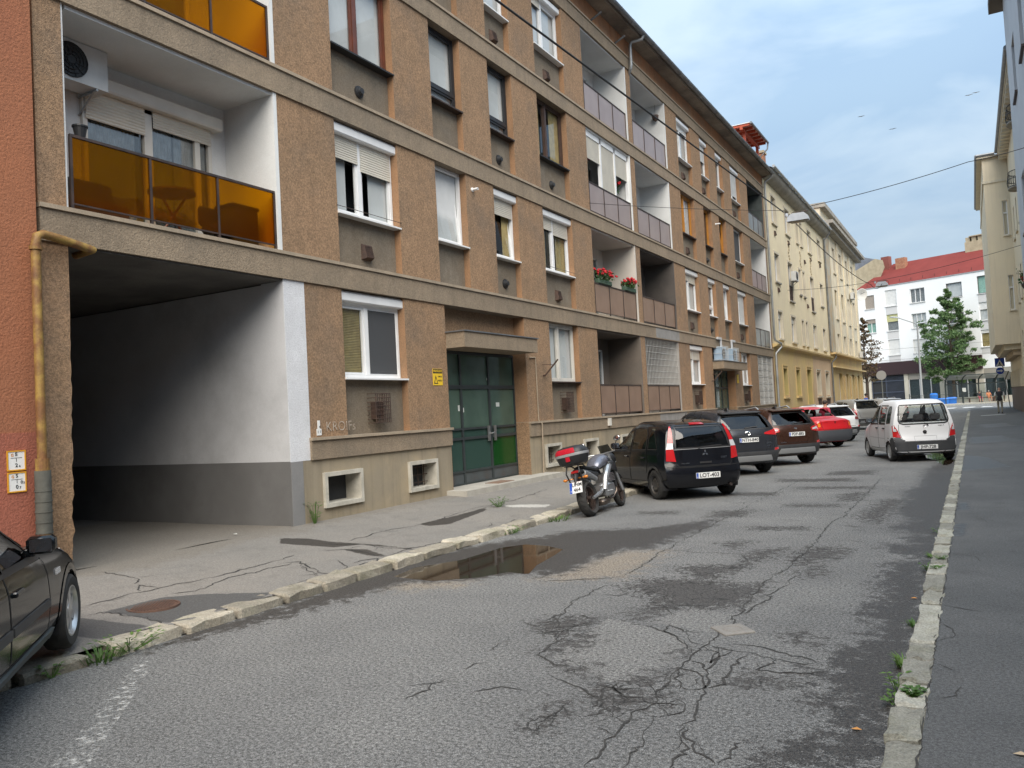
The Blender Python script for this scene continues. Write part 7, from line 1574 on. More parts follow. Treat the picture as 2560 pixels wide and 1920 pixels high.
    c.patch('rear_bumper', [(-w*0.96, 0.33), (w*0.96, 0.33), (w*0.985, 0.62), (w*0.70, 0.60), (-w*0.70, 0.60), (-w*0.985, 0.62)], 'B', bumper_m, 0.02)
    c.patch('skid_plate', [(-w*0.70, 0.37), (w*0.70, 0.37), (w*0.62, 0.50), (-w*0.62, 0.50)], 'B', silver_pl, 0.035)
    c.strip('tailgate_gap', [(-w*0.80, 1.14*k), (-w*0.66, 0.9*k), (-w*0.62, 0.65), (w*0.62, 0.65), (w*0.66, 0.9*k), (w*0.80, 1.14*k)], 'B', 0.012, seam_m)
    sp0, _ = c.hit(0.0, 1.56*k, 'B'); MB().bbox(-0.10, 0.14, -w*0.60, w*0.60, -0.015, 0.03, 0.012).build('spoiler', col if style != 'rav' else trim_m, c.t, loc=sp0+Vector((0.02, 0, 0.02)), rot=(0, -0.12, 0))
    c.strip('wiper', [(0.0, 1.18*k), (0.05, 1.20*k), (-0.35*w, 1.22*k)], 'B', 0.02, trim_m, 0.02)
    if plate: c.plate(0.0, 0.90*k if style != 'van' else 0.75, plate)
    for x in (0.86 if L > 4.3 else 0.74, L-0.88):
        for y in (w-0.11, -w+0.11): c.wheel(x, y, 'alloy5', 0.335, 0.21)
    c.mirror('L', 0.66*L, 1.12*k); c.mirror('R', 0.66*L, 1.12*k); c.seats(0.40*L, 0.20*L)
    q_, _ = c.hit(0.25*L, 0.0, 'T'); MB().prism([(-0.1, 0), (0.12, 0), (0.0, 0.06), (-0.06, 0.07)], -0.02, 0.02, 'Y').build('aerial', trim_m, c.t, loc=q_)
    return c
c = suv('suv_car', 'dark grey SUV with plate NTH-840 parked beside the small black hatchback', (-4.94, 20.58, 0), 0.74, paint('dark_grey_paint', (0.030, 0.033, 0.040), 0.22, 0.3), 4.57, 1.845, 1.67, 'NTH-840')
em = MB()
for ry, rz in ((0.075, 0.05), (0.027, 0.046), (0.055, 0.02)): em.tube([(0, ry*math.cos(a), rz*math.sin(a)+(0.022 if rz == 0.02 else 0)) for a in [2*PI*k/20 for k in range(21)]], 0.007, 5, cap=False)
p_, _ = c.hit(0, 1.06, 'B'); em.build('emblem', chrome, c.t, loc=p_+Vector((-0.012, 0, 0))); c.badge(-0.55, 0.80, 'RAV4', 0.055); c.badge(-0.55, 0.735, 'HYBRID', 0.03); c.strip('chrome_line', [(-0.35, 0.985), (0.35, 0.985)], 'B', 0.012, trim_m, 0.01); c.finish()
c = suv('suv_car', 'brown compact SUV with roof rails and plate PDF-885', (-4.36, 23.72, 0), 0.82, paint('brown_paint', (0.050, 0.022, 0.014), 0.25, 0.4), 4.1, 1.765, 1.64, 'PDF-885', True, 'eco')
em = MB(); em.lathe([(0.0, 0.006), (0.7, 0.004), (1.0, 0.0)], 20, 'X'); p_, _ = c.hit(0, 1.04, 'B'); em.build('emblem', chrome, c.t, loc=p_+Vector((-0.008, 0, 0)), scale=(-1, 0.055, 0.024)); c.badge(0.45, 0.66, 'ECOSPORT', 0.04); c.finish()
c = suv('suv_car', 'white crossover parked between the red saloon and the silver van', (-4.57, 35.2, 0), 0.87, paint('white_paint_2', (0.70, 0.72, 0.73), 0.3), 4.14, 1.78, 1.55, 'SKH-416', True, 'arona', nu=70); c.finish()
c = suv('minivan_car', 'silver minivan parked behind the white crossover', (-4.9, 47.5, 0), 0.72, paint('silver_paint', (0.42, 0.42, 0.41), 0.3, 0.5), 4.4, 1.8, 1.66, None, False, 'van', nu=70, zl=0.2); c.finish()
c = suv('estate_car', 'farthest silver car with roof rails, seen over the white van roof', (-4.3, 56.5, 0), 0.55, paint('silver_paint_2', (0.50, 0.51, 0.52), 0.3, 0.4), 4.5, 1.8, 1.6, None, True, 'arona', nu=60); c.finish()

# ---- red saloon
redp = paint('red_paint', (0.42, 0.010, 0.014), 0.3)
sp = dict(L=4.25, W=1.74, paint=redp, dash=2.75, zl=0.2, kb=0.95, rc=0.16, nu=100,
  xr=[(0.2, 0.12), (0.35, 0.03), (0.5, 0.0), (0.68, 0.0), (0.85, 0.06), (1.02, 0.08), (1.5, 0.08)], xf=[(0.2, 4.1), (0.4, 4.23), (0.6, 4.25), (0.8, 4.15), (1.5, 3.9)],
  top=[(0, 0.99), (0.03, 1.05), (0.10, 1.09), (0.145, 1.12), (0.24, 1.36), (0.31, 1.48), (0.42, 1.525), (0.52, 1.50), (0.60, 1.38), (0.70, 1.12), (0.80, 0.98), (0.92, 0.88), (1, 0.66)], belt=[(0, 0.95), (0.15, 0.98), (0.4, 0.96), (0.7, 0.92), (0.9, 0.80), (1, 0.58)], wr=[(0, 0.82), (0.12, 0.80), (0.2, 0.72), (0.3, 0.68), (0.5, 0.69), (0.65, 0.74), (0.8, 0.80), (1, 0.72)])
c = Car('saloon_car', 'red saloon with dark bumper parked beyond the brown SUV', (-4.42, 31.55, 0), 0.89, sp)
c.window('rear_window', [(-0.60, 1.15), (0.60, 1.15), (0.52, 1.43), (-0.52, 1.43)], 'B', car_glass_cl, rim=0.02, rim_m=redp); c.window('windscreen', [(-0.62, 1.08), (0.62, 1.08), (0.52, 1.44), (-0.52, 1.44)], 'F', car_glass)
for v in 'LR':
    c.window('side_window', [(1.0, 1.03), (1.85, 1.02), (1.85, 1.42), (1.42, 1.40)], v, car_glass); c.window('side_window', [(1.92, 1.02), (2.85, 1.0), (2.5, 1.27), (2.25, 1.41), (1.92, 1.42)], v, car_glass)
    c.door(v, [(1.12, 0.4), (1.88, 0.33), (1.88, 0.99), (1.0, 1.0)], (1.2, 0.88)); c.door(v, [(1.89, 0.33), (2.85, 0.33), (2.88, 0.97), (1.89, 0.99)], (2.05, 0.88))
    sg = 1 if v == 'L' else -1; q = lambda pts: [(sg*a, b) for a, b in (pts if sg > 0 else list(reversed(pts)))]
    c.patch('tail_light', q([(0.61, 0.70), (0.80, 0.70), (0.79, 0.98), (0.62, 0.98)]), 'B', red_l, 0.012); c.patch('tail_light', q([(0.66, 0.78), (0.74, 0.78), (0.74, 0.92), (0.66, 0.92)]), 'B', amber_l, 0.02)
    c.patch('headlight', q([(0.42, 0.68), (0.76, 0.70), (0.74, 0.82), (0.45, 0.80)]), 'F', clear_l, 0.01)
c.patch('rear_bumper', [(-0.855, 0.27), (0.855, 0.27), (0.865, 0.66), (-0.865, 0.66)], 'B', mat('grey_blue_bumper', (0.055, 0.06, 0.07), 0.6), 0.03)
c.plate(0.0, 0.50, 'JRV-359'); c.strip('boot_gap', [(-0.60, 1.03), (-0.59, 0.68), (0.59, 0.68), (0.60, 1.03)], 'B', 0.012, seam_m); c.badge(0.40, 0.95, 'DACIA', 0.035, trim_m); c.badge(-0.45, 0.95, 'Logan', 0.035, trim_m)
p_, _ = c.hit(0, 0.93, 'B'); MB().prism([(-0.03, 0.035), (0.03, 0.035), (0.022, -0.02), (0, -0.04), (-0.022, -0.02)], -0.012, -0.004, 'X').build('emblem', trim_m, c.t, loc=p_)
for x in (0.82, 3.45):
    for y in (0.76, -0.76): c.wheel(x, y, 'cover', 0.30, 0.18)
c.mirror('L', 2.75, 1.0); c.mirror('R', 2.75, 1.0); c.seats(1.95, 1.05); c.finish()

# ---- white mini MPV in the carriageway
wht = paint('white_paint', (0.72, 0.73, 0.74), 0.3)
sp = dict(L=3.54, W=1.62, paint=wht, dash=2.25, zl=0.2, kb=0.975, rc=0.12, arch_m=wht,
  xr=[(0.15, 0.10), (0.3, 0.0), (0.55, 0.0), (0.72, 0.06), (1.0, 0.085), (1.3, 0.15), (1.55, 0.24), (1.64, 0.32), (1.7, 0.45)], xf=[(0.15, 3.4), (0.35, 3.52), (0.55, 3.54), (0.8, 3.45), (1.0, 3.35), (1.7, 3.2)],
  top=[(0, 1.60), (0.05, 1.645), (0.15, 1.665), (0.4, 1.68), (0.56, 1.64), (0.66, 1.42), (0.76, 1.12), (0.86, 1.0), (0.95, 0.90), (1, 0.68)], belt=[(0, 1.02), (0.3, 1.0), (0.6, 0.98), (0.8, 0.92), (0.93, 0.84), (1, 0.6)], wr=[(0, 0.72), (0.08, 0.75), (0.4, 0.775), (0.6, 0.79), (0.8, 0.84), (1, 0.74)])
c = Car('mpv_car', 'white small boxy car with plate JHP-728 driving up the right lane', (-1.19, 24.35, 0), 0.34, sp, group=None)
c.window('rear_window', [(-0.60, 1.05), (-0.52, 1.02), (0.52, 1.02), (0.60, 1.05), (0.625, 1.12), (0.575, 1.48), (0.54, 1.535), (-0.54, 1.535), (-0.575, 1.48), (-0.625, 1.12)], 'B', car_glass_cl, rim=0.035)
c.window('windscreen', [(-0.62, 1.08), (0.62, 1.08), (0.56, 1.54), (-0.56, 1.54)], 'F', car_glass_cl)
for v in 'LR':
    c.window('side_window', [(0.38, 1.06), (0.74, 1.05), (0.74, 1.50), (0.52, 1.50), (0.42, 1.36)], v, car_glass, rim=0.025); c.window('side_window', [(0.86, 1.04), (1.50, 1.03), (1.50, 1.53), (0.86, 1.53)], v, car_glass_cl); c.window('side_window', [(1.60, 1.03), (2.45, 1.01), (2.25, 1.28), (2.05, 1.50), (1.60, 1.53)], v, car_glass_cl)
    c.door(v, [(0.90, 0.36), (1.54, 0.33), (1.54, 1.0), (0.83, 1.01)], (0.97, 0.90), trim_m); c.door(v, [(1.56, 0.33), (2.42, 0.33), (2.50, 0.6), (2.48, 0.98), (1.56, 1.0)], (1.68, 0.90), trim_m)
    c.strip('door_crease', [(0.9, 0.62), (2.44, 0.62)], v, 0.012, silver_pl, 0.006)
    sg = 1 if v == 'L' else -1; q = lambda pts: [(sg*a, b) for a, b in (pts if sg > 0 else list(reversed(pts)))]
    c.patch('tail_light', q([(0.60, 0.66), (0.775, 0.68), (0.77, 0.98), (0.735, 1.0), (0.66, 0.85)]), 'B', red_l, 0.014); c.patch('tail_light', q([(0.685, 0.83), (0.76, 0.83), (0.755, 0.92), (0.70, 0.90)]), 'B', clear_l, 0.02)
    c.patch('headlight', q([(0.42, 0.72), (0.74, 0.74), (0.72, 0.90), (0.45, 0.86)]), 'F', clear_l, 0.01)
    c.patch('bumper_corner', [(0.02, 0.26), (0.28, 0.26), (0.36, 0.52), (0.38, 0.6), (0.20, 0.66), (0.03, 0.64)], v, bumper_m, 0.012)
c.patch('rear_bumper', [(-0.80, 0.24), (0.80, 0.24), (0.80, 0.66), (0.62, 0.66), (0.54, 0.55), (-0.54, 0.55), (-0.62, 0.66), (-0.80, 0.66)], 'B', bumper_m, 0.016)
c.strip('tailgate_gap', [(-0.63, 1.02), (-0.64, 0.85), (-0.56, 0.56), (0.56, 0.56), (0.64, 0.85), (0.63, 1.02)], 'B', 0.010, seam_m); c.strip('plate_recess', [(-0.27, 0.57), (-0.28, 0.69), (0.28, 0.69), (0.27, 0.57)], 'B', 0.008, silver_pl)
c.plate(-0.02, 0.40, 'JHP-728'); c.badge(0.42, 0.96, 'SUZUKI', 0.04, trim_m); c.badge(-0.42, 0.96, 'wagon R', 0.045, trim_m)
p_, _ = c.hit(0, 0.80, 'B'); MB().lathe([(0.0, -0.03), (0.045, -0.025), (0.05, 0.0)], 16, 'X').build('gate_lock', trim_m, c.t, loc=p_)
p_, _ = c.hit(0, 0.95, 'B'); em = MB(); em.tube([(0, 0.035, 0.02), (0, -0.02, 0.032), (0, 0.015, 0.0), (0, -0.015, 0.0), (0, 0.02, -0.032), (0, -0.035, -0.02)], 0.007, 5); em.build('emblem', chrome, c.t, loc=p_+Vector((-0.012, 0, 0)))
c.strip('wiper', [(-0.10, 0.96), (-0.05, 1.02), (0.0, 1.03)], 'B', 0.03, trim_m, 0.02)
for x in (0.58, 2.95):
    for y in (0.715, -0.715): c.wheel(x, y, 'cover', 0.275, 0.165)
c.mirror('L', 2.3, 1.02, trim_m); c.mirror('R', 2.3, 1.02, trim_m); c.seats(1.45, 0.70, mat('seat_cloth_light', (0.12, 0.11, 0.11), 0.9)); c.finish()

# ---- dark car in the left foreground, nose up on the pavement
drk = paint('dark_green_black_paint', (0.004, 0.0055, 0.007), 0.08)
sp = dict(L=4.11, W=1.71, paint=drk, dash=2.55, zl=0.20, kb=0.955, rc=0.16, nu=130,
  xr=[(0.2, 0.14), (0.4, 0.02), (0.6, 0.0), (0.8, 0.06), (1.0, 0.12), (1.25, 0.40), (1.4, 0.62), (1.45, 0.8)], xf=[(0.2, 3.95), (0.4, 4.1), (0.6, 4.11), (0.8, 4.0), (1.45, 3.7)],
  top=[(0, 1.30), (0.06, 1.36), (0.16, 1.41), (0.34, 1.43), (0.48, 1.39), (0.58, 1.24), (0.69, 1.0), (0.8, 0.92), (0.92, 0.82), (1, 0.62)], belt=[(0, 0.96), (0.25, 0.94), (0.5, 0.90), (0.7, 0.865), (0.88, 0.78), (1, 0.55)], wr=[(0, 0.62), (0.15, 0.66), (0.4, 0.68), (0.6, 0.73), (0.8, 0.80), (1, 0.70)])
c = Car('hatchback_car', 'dark car at the left edge with its front wheel on the pavement', (-4.79, 1.08, 0), 0.80, sp, group=None, pitch=0.037)
c.window('rear_window', [(-0.62, 1.0), (0.62, 1.0), (0.52, 1.32), (-0.52, 1.32)], 'B', car_glass_dk); c.window('windscreen', [(-0.62, 1.0), (0.62, 1.0), (0.5, 1.34), (-0.5, 1.34)], 'F', car_glass)
for v in 'LR':
    c.window('side_window', [(1.02, 0.975), (1.78, 0.945), (1.78, 1.33), (1.5, 1.345), (1.2, 1.30)], v, car_glass); c.window('side_window', [(1.86, 0.94), (2.62, 0.915), (2.42, 1.06), (2.12, 1.27), (1.86, 1.33)], v, car_glass)
    c.door(v, [(1.16, 0.62), (1.20, 0.36), (1.82, 0.34), (1.82, 0.92), (0.98, 0.95)], (1.12, 0.80)); c.door(v, [(1.83, 0.34), (2.72, 0.34), (2.76, 0.55), (2.70, 0.88), (1.83, 0.92)], (2.0, 0.78))
    c.patch('rub_strip', [(1.15, 0.53), (1.81, 0.52), (1.81, 0.58), (1.15, 0.59)], v, bumper_m, 0.018); c.patch('rub_strip', [(1.85, 0.52), (2.72, 0.51), (2.72, 0.57), (1.85, 0.58)], v, bumper_m, 0.018)
    c.patch('side_skirt', [(1.08, 0.20), (2.88, 0.20), (2.86, 0.32), (1.10, 0.32)], v, mat('grey_skirt', (0.06, 0.075, 0.08), 0.5) if 'grey_skirt' not in MATS else MATS['grey_skirt'], 0.022)
    c.strip('waist_trim', [(1.0, 0.955), (1.82, 0.925), (2.66, 0.895)], v, 0.03, trim_m, 0.008)
    c.patch('side_repeater', [(2.95, 0.70), (3.06, 0.70), (3.06, 0.74), (2.95, 0.74)], v, clear_l, 0.014)
    sg = 1 if v == 'L' else -1; q = lambda pts: [(sg*a, b) for a, b in (pts if sg > 0 else list(reversed(pts)))]
    c.patch('tail_light', q([(0.55, 0.72), (0.80, 0.74), (0.78, 0.98), (0.6, 0.95)]), 'B', red_l, 0.012); c.patch('headlight', q([(0.4, 0.64), (0.76, 0.68), (0.74, 0.80), (0.44, 0.76)]), 'F', clear_l, 0.01)
for x in (0.80, 3.41):
    for y in (0.765, -0.765): c.wheel(x, y, 'alloy7', 0.305, 0.19, steer=0.0)
c.mirror('L', 2.52, 0.93); c.mirror('R', 2.52, 0.93); c.seats(1.85, 0.95); c.finish()

# ================================================================== MOTORCYCLE
def loft(b, st, n=14, mi=0, cap=True):
    """st: (x, y, z, ry, rz) ellipse stations along x"""
    v = []; m = len(st)
    for x, y, z, ry, rz in st: v += [(x, y+ry*math.cos(2*PI*k/n), z+rz*math.sin(2*PI*k/n)) for k in range(n)]
    f = [(i*n+k, i*n+(k+1) % n, (i+1)*n+(k+1) % n, (i+1)*n+k) for i in range(m-1) for k in range(n)]
    if cap: f += [tuple(range(n-1, -1, -1)), tuple(range((m-1)*n, m*n))]
    return b.add(v, f, mi)
mo = thing('motorcycle', 'grey naked motorcycle with red and black top case leaning at the kerb', 'motorcycle', (-5.95, 13.05, 0.0)); mo.rotation_euler = (rad(-11), 0, PI/2+0.02)
mo_grey = paint('motorcycle_grey', (0.17, 0.18, 0.22), 0.25, 0.5); mo_red = paint('case_red', (0.40, 0.01, 0.025), 0.25); mo_alu = mat('cast_aluminium', (0.55, 0.56, 0.57), 0.35, metal=0.8, coord='object', c2=(0.42, 0.43, 0.44), nscale=10); mo_eng = mat('engine_grey', (0.30, 0.31, 0.32), 0.45, metal=0.6, coord='object')
WB = 1.46
def bike_wheel(x, r, w, nm, steer=0):
    e = bpy.data.objects.new(nm, None); COL.objects.link(e); e.parent = mo; e.location = (x, 0, r); e.rotation_euler = (0, 0, steer)
    t = MB(); rr = r*0.70; h = w/2
    t.lathe([(rr, -h*0.6), (rr+0.02, -h*0.9), (r-0.05, -h), (r-0.018, -h*0.72), (r-0.003, -h*0.3), (r, 0), (r-0.003, h*0.3), (r-0.018, h*0.72), (r-0.05, h), (rr+0.02, h*0.9), (rr, h*0.6)], 40, 'Y'); t.build('tyre', tyre_m, e, smooth=SM)
    g = MB()
    for k in range(22):
        a = 2*PI*k/22
        for sg in (-1, 1): g.tube([((r-0.0)*math.cos(a+0.0), sg*0.004, (r-0.0)*math.sin(a)), ((r-0.006)*math.cos(a+0.10), sg*h*0.45, (r-0.006)*math.sin(a+0.10)), ((r-0.028)*math.cos(a+0.16), sg*h*0.8, (r-0.028)*math.sin(a+0.16))], 0.0045, 4)
    g.build('tread_groove', seam_m, e)
    m = MB(); m.lathe([(rr+0.004, -h*0.6), (rr-0.02, -h*0.5), (rr-0.02, h*0.5), (rr+0.004, h*0.6)], 32, 'Y'); m.lathe([(0.0, -0.07), (0.04, -0.07), (0.04, 0.07), (0.0, 0.07)], 14, 'Y')
    for k in range(5):
        a = 2*PI*k/5; m.tube([(0.03*math.cos(a), 0, 0.03*math.sin(a)), ((rr-0.01)*math.cos(a+0.15), 0, (rr-0.01)*math.sin(a+0.15))], 0.017, 6)
    m.build('rim', steel_dk, e, smooth=SM)
    d = MB(); d.lathe([(0.05, 0.075), (0.12, 0.075), (0.12, 0.08), (0.05, 0.08)], 24, 'Y', closed=True); d.build('brake_disc', chrome, e)
bike_wheel(0.0, 0.315, 0.18, 'rear_wheel'); bike_wheel(WB, 0.30, 0.12, 'front_wheel', 0.10)
b = MB(); b.tube([(0.0, 0.115, 0.31), (0.3, 0.13, 0.36), (0.52, 0.10, 0.42)], [0.028, 0.036, 0.036], 8); b.box(-0.08, 0.05, 0.085, 0.145, 0.265, 0.355); b.build('swingarm', mo_alu, mo, smooth=SM)
b = MB(); b.tube([(0.0, -0.115, 0.31), (0.3, -0.13, 0.36), (0.52, -0.10, 0.42)], [0.028, 0.036, 0.036], 8); b.build('swingarm', mo_alu, mo, smooth=SM)
for s in (-1, 1):
    b = MB(); b.tube([(0.50, s*0.15, 0.40), (0.56, s*0.175, 0.58), (0.74, s*0.185, 0.74), (0.98, s*0.14, 0.82), (1.14, s*0.05, 0.88)], [0.05, 0.055, 0.06, 0.055, 0.04], 8); b.build('frame_beam', mo_alu, mo, smooth=SM)
b = MB(); b.bbox(0.56, 0.98, -0.17, 0.17, 0.27, 0.52, 0.05); b.lathe([(0.0, 0.21), (0.09, 0.20), (0.11, 0.17), (0.11, 0.1)], 16, 'Y', M=Matrix.Translation((0.66, 0, 0.40))); b.lathe([(0.0, 0.20), (0.07, 0.19), (0.085, 0.16), (0.085, 0.1)], 16, 'Y', M=Matrix.Translation((0.86, 0, 0.38)))
for k in range(6): b.box(0.80, 1.02, -0.17, 0.17, 0.52+k*0.027, 0.532+k*0.027)
b.bbox(0.82, 1.0, -0.15, 0.15, 0.5, 0.70, 0.03); b.build('engine', mo_alu, mo, smooth=SM)
b = MB()
for y in (-0.12, -0.04, 0.04, 0.12): b.tube([(1.0, y, 0.58), (1.10, y, 0.50), (1.10, y, 0.32), (0.98, y*0.6, 0.22), (0.70, y*0.3, 0.20)], 0.021, 8)
b.bbox(0.40, 0.75, -0.12, 0.12, 0.13, 0.24, 0.04); b.build('exhaust_header', mat('heat_steel', (0.16, 0.13, 0.11), 0.4, metal=0.8, coord='object'), mo, smooth=SM)
b = MB(); b.bbox(1.04, 1.10, -0.17, 0.17, 0.40, 0.70, 0.01); b.build('radiator', trim_m, mo)
b = MB(); loft(b, [(0.50, 0, 0.80, 0.09, 0.05), (0.56, 0, 0.84, 0.14, 0.09), (0.68, 0, 0.885, 0.17, 0.125), (0.84, 0, 0.91, 0.18, 0.14), (0.98, 0, 0.92, 0.165, 0.12), (1.06, 0, 0.92, 0.10, 0.07)], 18); b.build('fuel_tank', mo_grey, mo, smooth=True)
for s in (-1, 1):
    b = MB(); loft(b, [(0.86, s*0.17, 0.80, 0.015, 0.08), (1.0, s*0.20, 0.79, 0.025, 0.10), (1.14, s*0.19, 0.74, 0.02, 0.09), (1.22, s*0.17, 0.70, 0.01, 0.04)], 10)
    b.build('side_scoop', black_pl, mo, smooth=True)
b = MB(); loft(b, [(-0.16, 0, 0.865, 0.05, 0.03), (-0.05, 0, 0.865, 0.10, 0.04), (0.16, 0, 0.83, 0.13, 0.045), (0.36, 0, 0.79, 0.14, 0.05), (0.54, 0, 0.80, 0.11, 0.06)], 14); b.build('seat', trim_m, mo, smooth=True)
b = MB(); loft(b, [(-0.26, 0, 0.83, 0.05, 0.03), (-0.15, 0, 0.80, 0.12, 0.06), (0.1, 0, 0.75, 0.14, 0.07), (0.36, 0, 0.70, 0.13, 0.08), (0.5, 0, 0.70, 0.10, 0.07)], 12); b.build('tail_fairing', black_pl, mo, smooth=True)
for s in (-1, 1):
    b = MB(); b.tube([(0.35, s*0.085, 0.62), (0.05, s*0.09, 0.72), (-0.14, s*0.09, 0.765)], [0.045, 0.062, 0.062], 14); b.lathe([(0.062, 0.0), (0.064, 0.02), (0.045, 0.025), (0.04, -0.03), (0, -0.03)], 14, 'X', M=Matrix.Translation((-0.14, s*0.09, 0.765)) @ Matrix.Rotation(0.24, 4, 'Y') @ Matrix.Scale(-1, 4, (1, 0, 0))); b.build('muffler', mo_eng, mo, smooth=SM)
b = MB(); b.tube([(-0.22, 0, 0.81), (-0.30, 0, 0.70), (-0.345, 0, 0.56)], [0.05, 0.04, 0.03], 8); b.add([(-0.20, -0.08, 0.70), (-0.20, 0.08, 0.70), (-0.36, 0.07, 0.46), (-0.36, -0.07, 0.46)], [(0, 1, 2, 3)]); b.build('plate_bracket', black_pl, mo)
b = MB(); b.bbox(-0.30, -0.255, -0.07, 0.07, 0.79, 0.835, 0.01); b.build('tail_light', red_l, mo)
b = MB(); b.bbox(-0.345, -0.315, -0.09, 0.09, 0.62, 0.65, 0.008); b.build('rear_reflector', dred_l, mo)
for s in (-1, 1):
    b = MB(); b.tube([(-0.28, s*0.04, 0.70), (-0.30, s*0.17, 0.70)], 0.012, 6); b.sphere((-0.31, s*0.20, 0.70), 0.035, 10, sc=(0.8, 1.2, 0.8)); b.build('indicator', amber_l, mo, smooth=True)
pe = bpy.data.objects.new('number_plate', None); COL.objects.link(pe); pe.parent = mo; pe.location = (-0.375, 0.0, 0.55); pe.rotation_euler = (0, 0.35, 0)
MB().bbox(-0.004, 0.004, -0.12, 0.12, -0.1, 0.1, 0.002).build('plate_face', plate_w, pe); MB().box(-0.0058, -0.003, 0.072, 0.117, -0.096, 0.096).build('eu_band', plate_b, pe)
for t_, z_ in (('UHM', 0.045), ('464', -0.045)): link('lettering', text_mesh(t_, 0.088, plate_k, 0.0018), pe, loc=(-0.0065, -0.022, z_), rot=(PI/2, 0, -PI/2))
link('lettering', text_mesh('H', 0.026, plate_w, 0.001), pe, loc=(-0.0065, 0.094, -0.06), rot=(PI/2, 0, -PI/2))
# top case on its rack
b = MB()
for s in (-1, 1): b.tube([(0.0, s*0.10, 0.86), (-0.12, s*0.11, 0.92), (-0.32, s*0.11, 0.93), (-0.36, s*0.13, 0.80), (-0.26, s*0.12, 0.58)], 0.014, 6)
b.box(-0.36, -0.02, -0.14, 0.14, 0.925, 0.94); b.build('rack', black_pl, mo)
tc = bpy.data.objects.new('top_case', None); COL.objects.link(tc); tc.parent = mo; tc.location = (-0.22, 0, 0.945)
def rr_ring(hx, hy, z, n=28, p=3.2, xo=0.0): return [(xo+hx*math.copysign(abs(math.cos(a))**(2/p), math.cos(a)), hy*math.copysign(abs(math.sin(a))**(2/p), math.sin(a)), z) for a in [2*PI*k/n for k in range(n)]]
def stack(name, rings, m, par):
    b = MB(); n = len(rings[0]); v = [q for r in rings for q in r]; f = [(i*n+k, i*n+(k+1) % n, (i+1)*n+(k+1) % n, (i+1)*n+k) for i in range(len(rings)-1) for k in range(n)]+[tuple(range(n-1, -1, -1)), tuple(range((len(rings)-1)*n, len(rings)*n))]
    b.add(v, f); return b.build(name, m, par, smooth=SM)
stack('case_base', [rr_ring(0.17, 0.20, 0.0), rr_ring(0.20, 0.24, 0.03), rr_ring(0.225, 0.275, 0.15)], black_pl, tc)
stack('case_band', [rr_ring(0.229, 0.281, 0.15), rr_ring(0.231, 0.284, 0.165), rr_ring(0.231, 0.284, 0.195)], silver_pl, tc)
stack('case_lid', [rr_ring(0.226, 0.278, 0.195), rr_ring(0.215, 0.265, 0.25), rr_ring(0.17, 0.22, 0.30), rr_ring(0.09, 0.13, 0.325)], black_pl, tc)
for s in (-1, 1):
    b = MB(); v = []; k = 8
    for i in range(k+1):
        a = PI-0.15-s*0.0 if False else PI*0.5*s+PI*0.5+s*(-0.35+(1.5)*i/k-0.75)
        for hx, hy, z in ((0.232, 0.284, 0.198), (0.222, 0.272, 0.25), (0.19, 0.236, 0.288)): v.append((hx*math.copysign(abs(math.cos(a))**(2/3.2), math.cos(a)), hy*math.copysign(abs(math.sin(a))**(2/3.2), math.sin(a)), z))
    b.add(v, [(i*3+j, (i+1)*3+j, (i+1)*3+j+1, i*3+j+1) for i in range(k) for j in range(2)]); b.build('case_reflector', mo_red, tc, smooth=True)
MB().bbox(-0.236, -0.215, -0.04, 0.04, 0.06, 0.14, 0.006).build('case_lock', mo_red, tc)
# front end
for s in (-1, 1):
    b = MB(); b.tube([(WB, s*0.10, 0.30), (WB-0.13, s*0.10, 0.62)], 0.031, 10); b.tube([(WB-0.13, s*0.10, 0.62), (WB-0.30, s*0.10, 1.0)], 0.022, 10); b.build('fork_leg', mo_alu, mo, smooth=SM)
b = MB(); loft(b, [(WB-0.30, 0, 0.50, 0.05, 0.01), (WB-0.2, 0, 0.585, 0.065, 0.02), (WB, 0, 0.63, 0.07, 0.02), (WB+0.16, 0, 0.59, 0.06, 0.02), (WB+0.26, 0, 0.52, 0.04, 0.01)], 10); b.build('front_fender', black_pl, mo, smooth=True)
b = MB(); loft(b, [(1.20, 0, 0.94, 0.13, 0.12), (1.32, 0, 0.93, 0.15, 0.14), (1.42, 0, 0.90, 0.13, 0.10), (1.47, 0, 0.88, 0.08, 0.05)], 14); b.build('nose_fairing', black_pl, mo, smooth=True)
b = MB(); b.add([(1.40, -0.13, 0.98), (1.40, 0.13, 0.98), (1.22, 0.11, 1.20), (1.22, -0.11, 1.20), (1.30, 0, 1.12)], [(0, 1, 2, 3)]); b.build('fly_screen', car_glass_dk, mo, fix=False)
b = MB(); b.bbox(1.455, 1.475, -0.1, 0.1, 0.83, 0.93, 0.01); b.build('headlight', clear_l, mo)
b = MB(); b.tube([(1.02, 0.40, 1.02), (1.07, 0.28, 1.05), (1.14, 0.12, 1.04), (1.16, 0, 1.03), (1.14, -0.12, 1.04), (1.07, -0.28, 1.05), (1.02, -0.40, 1.02)], 0.014, 8); b.build('handlebar', mo_alu, mo, smooth=SM)
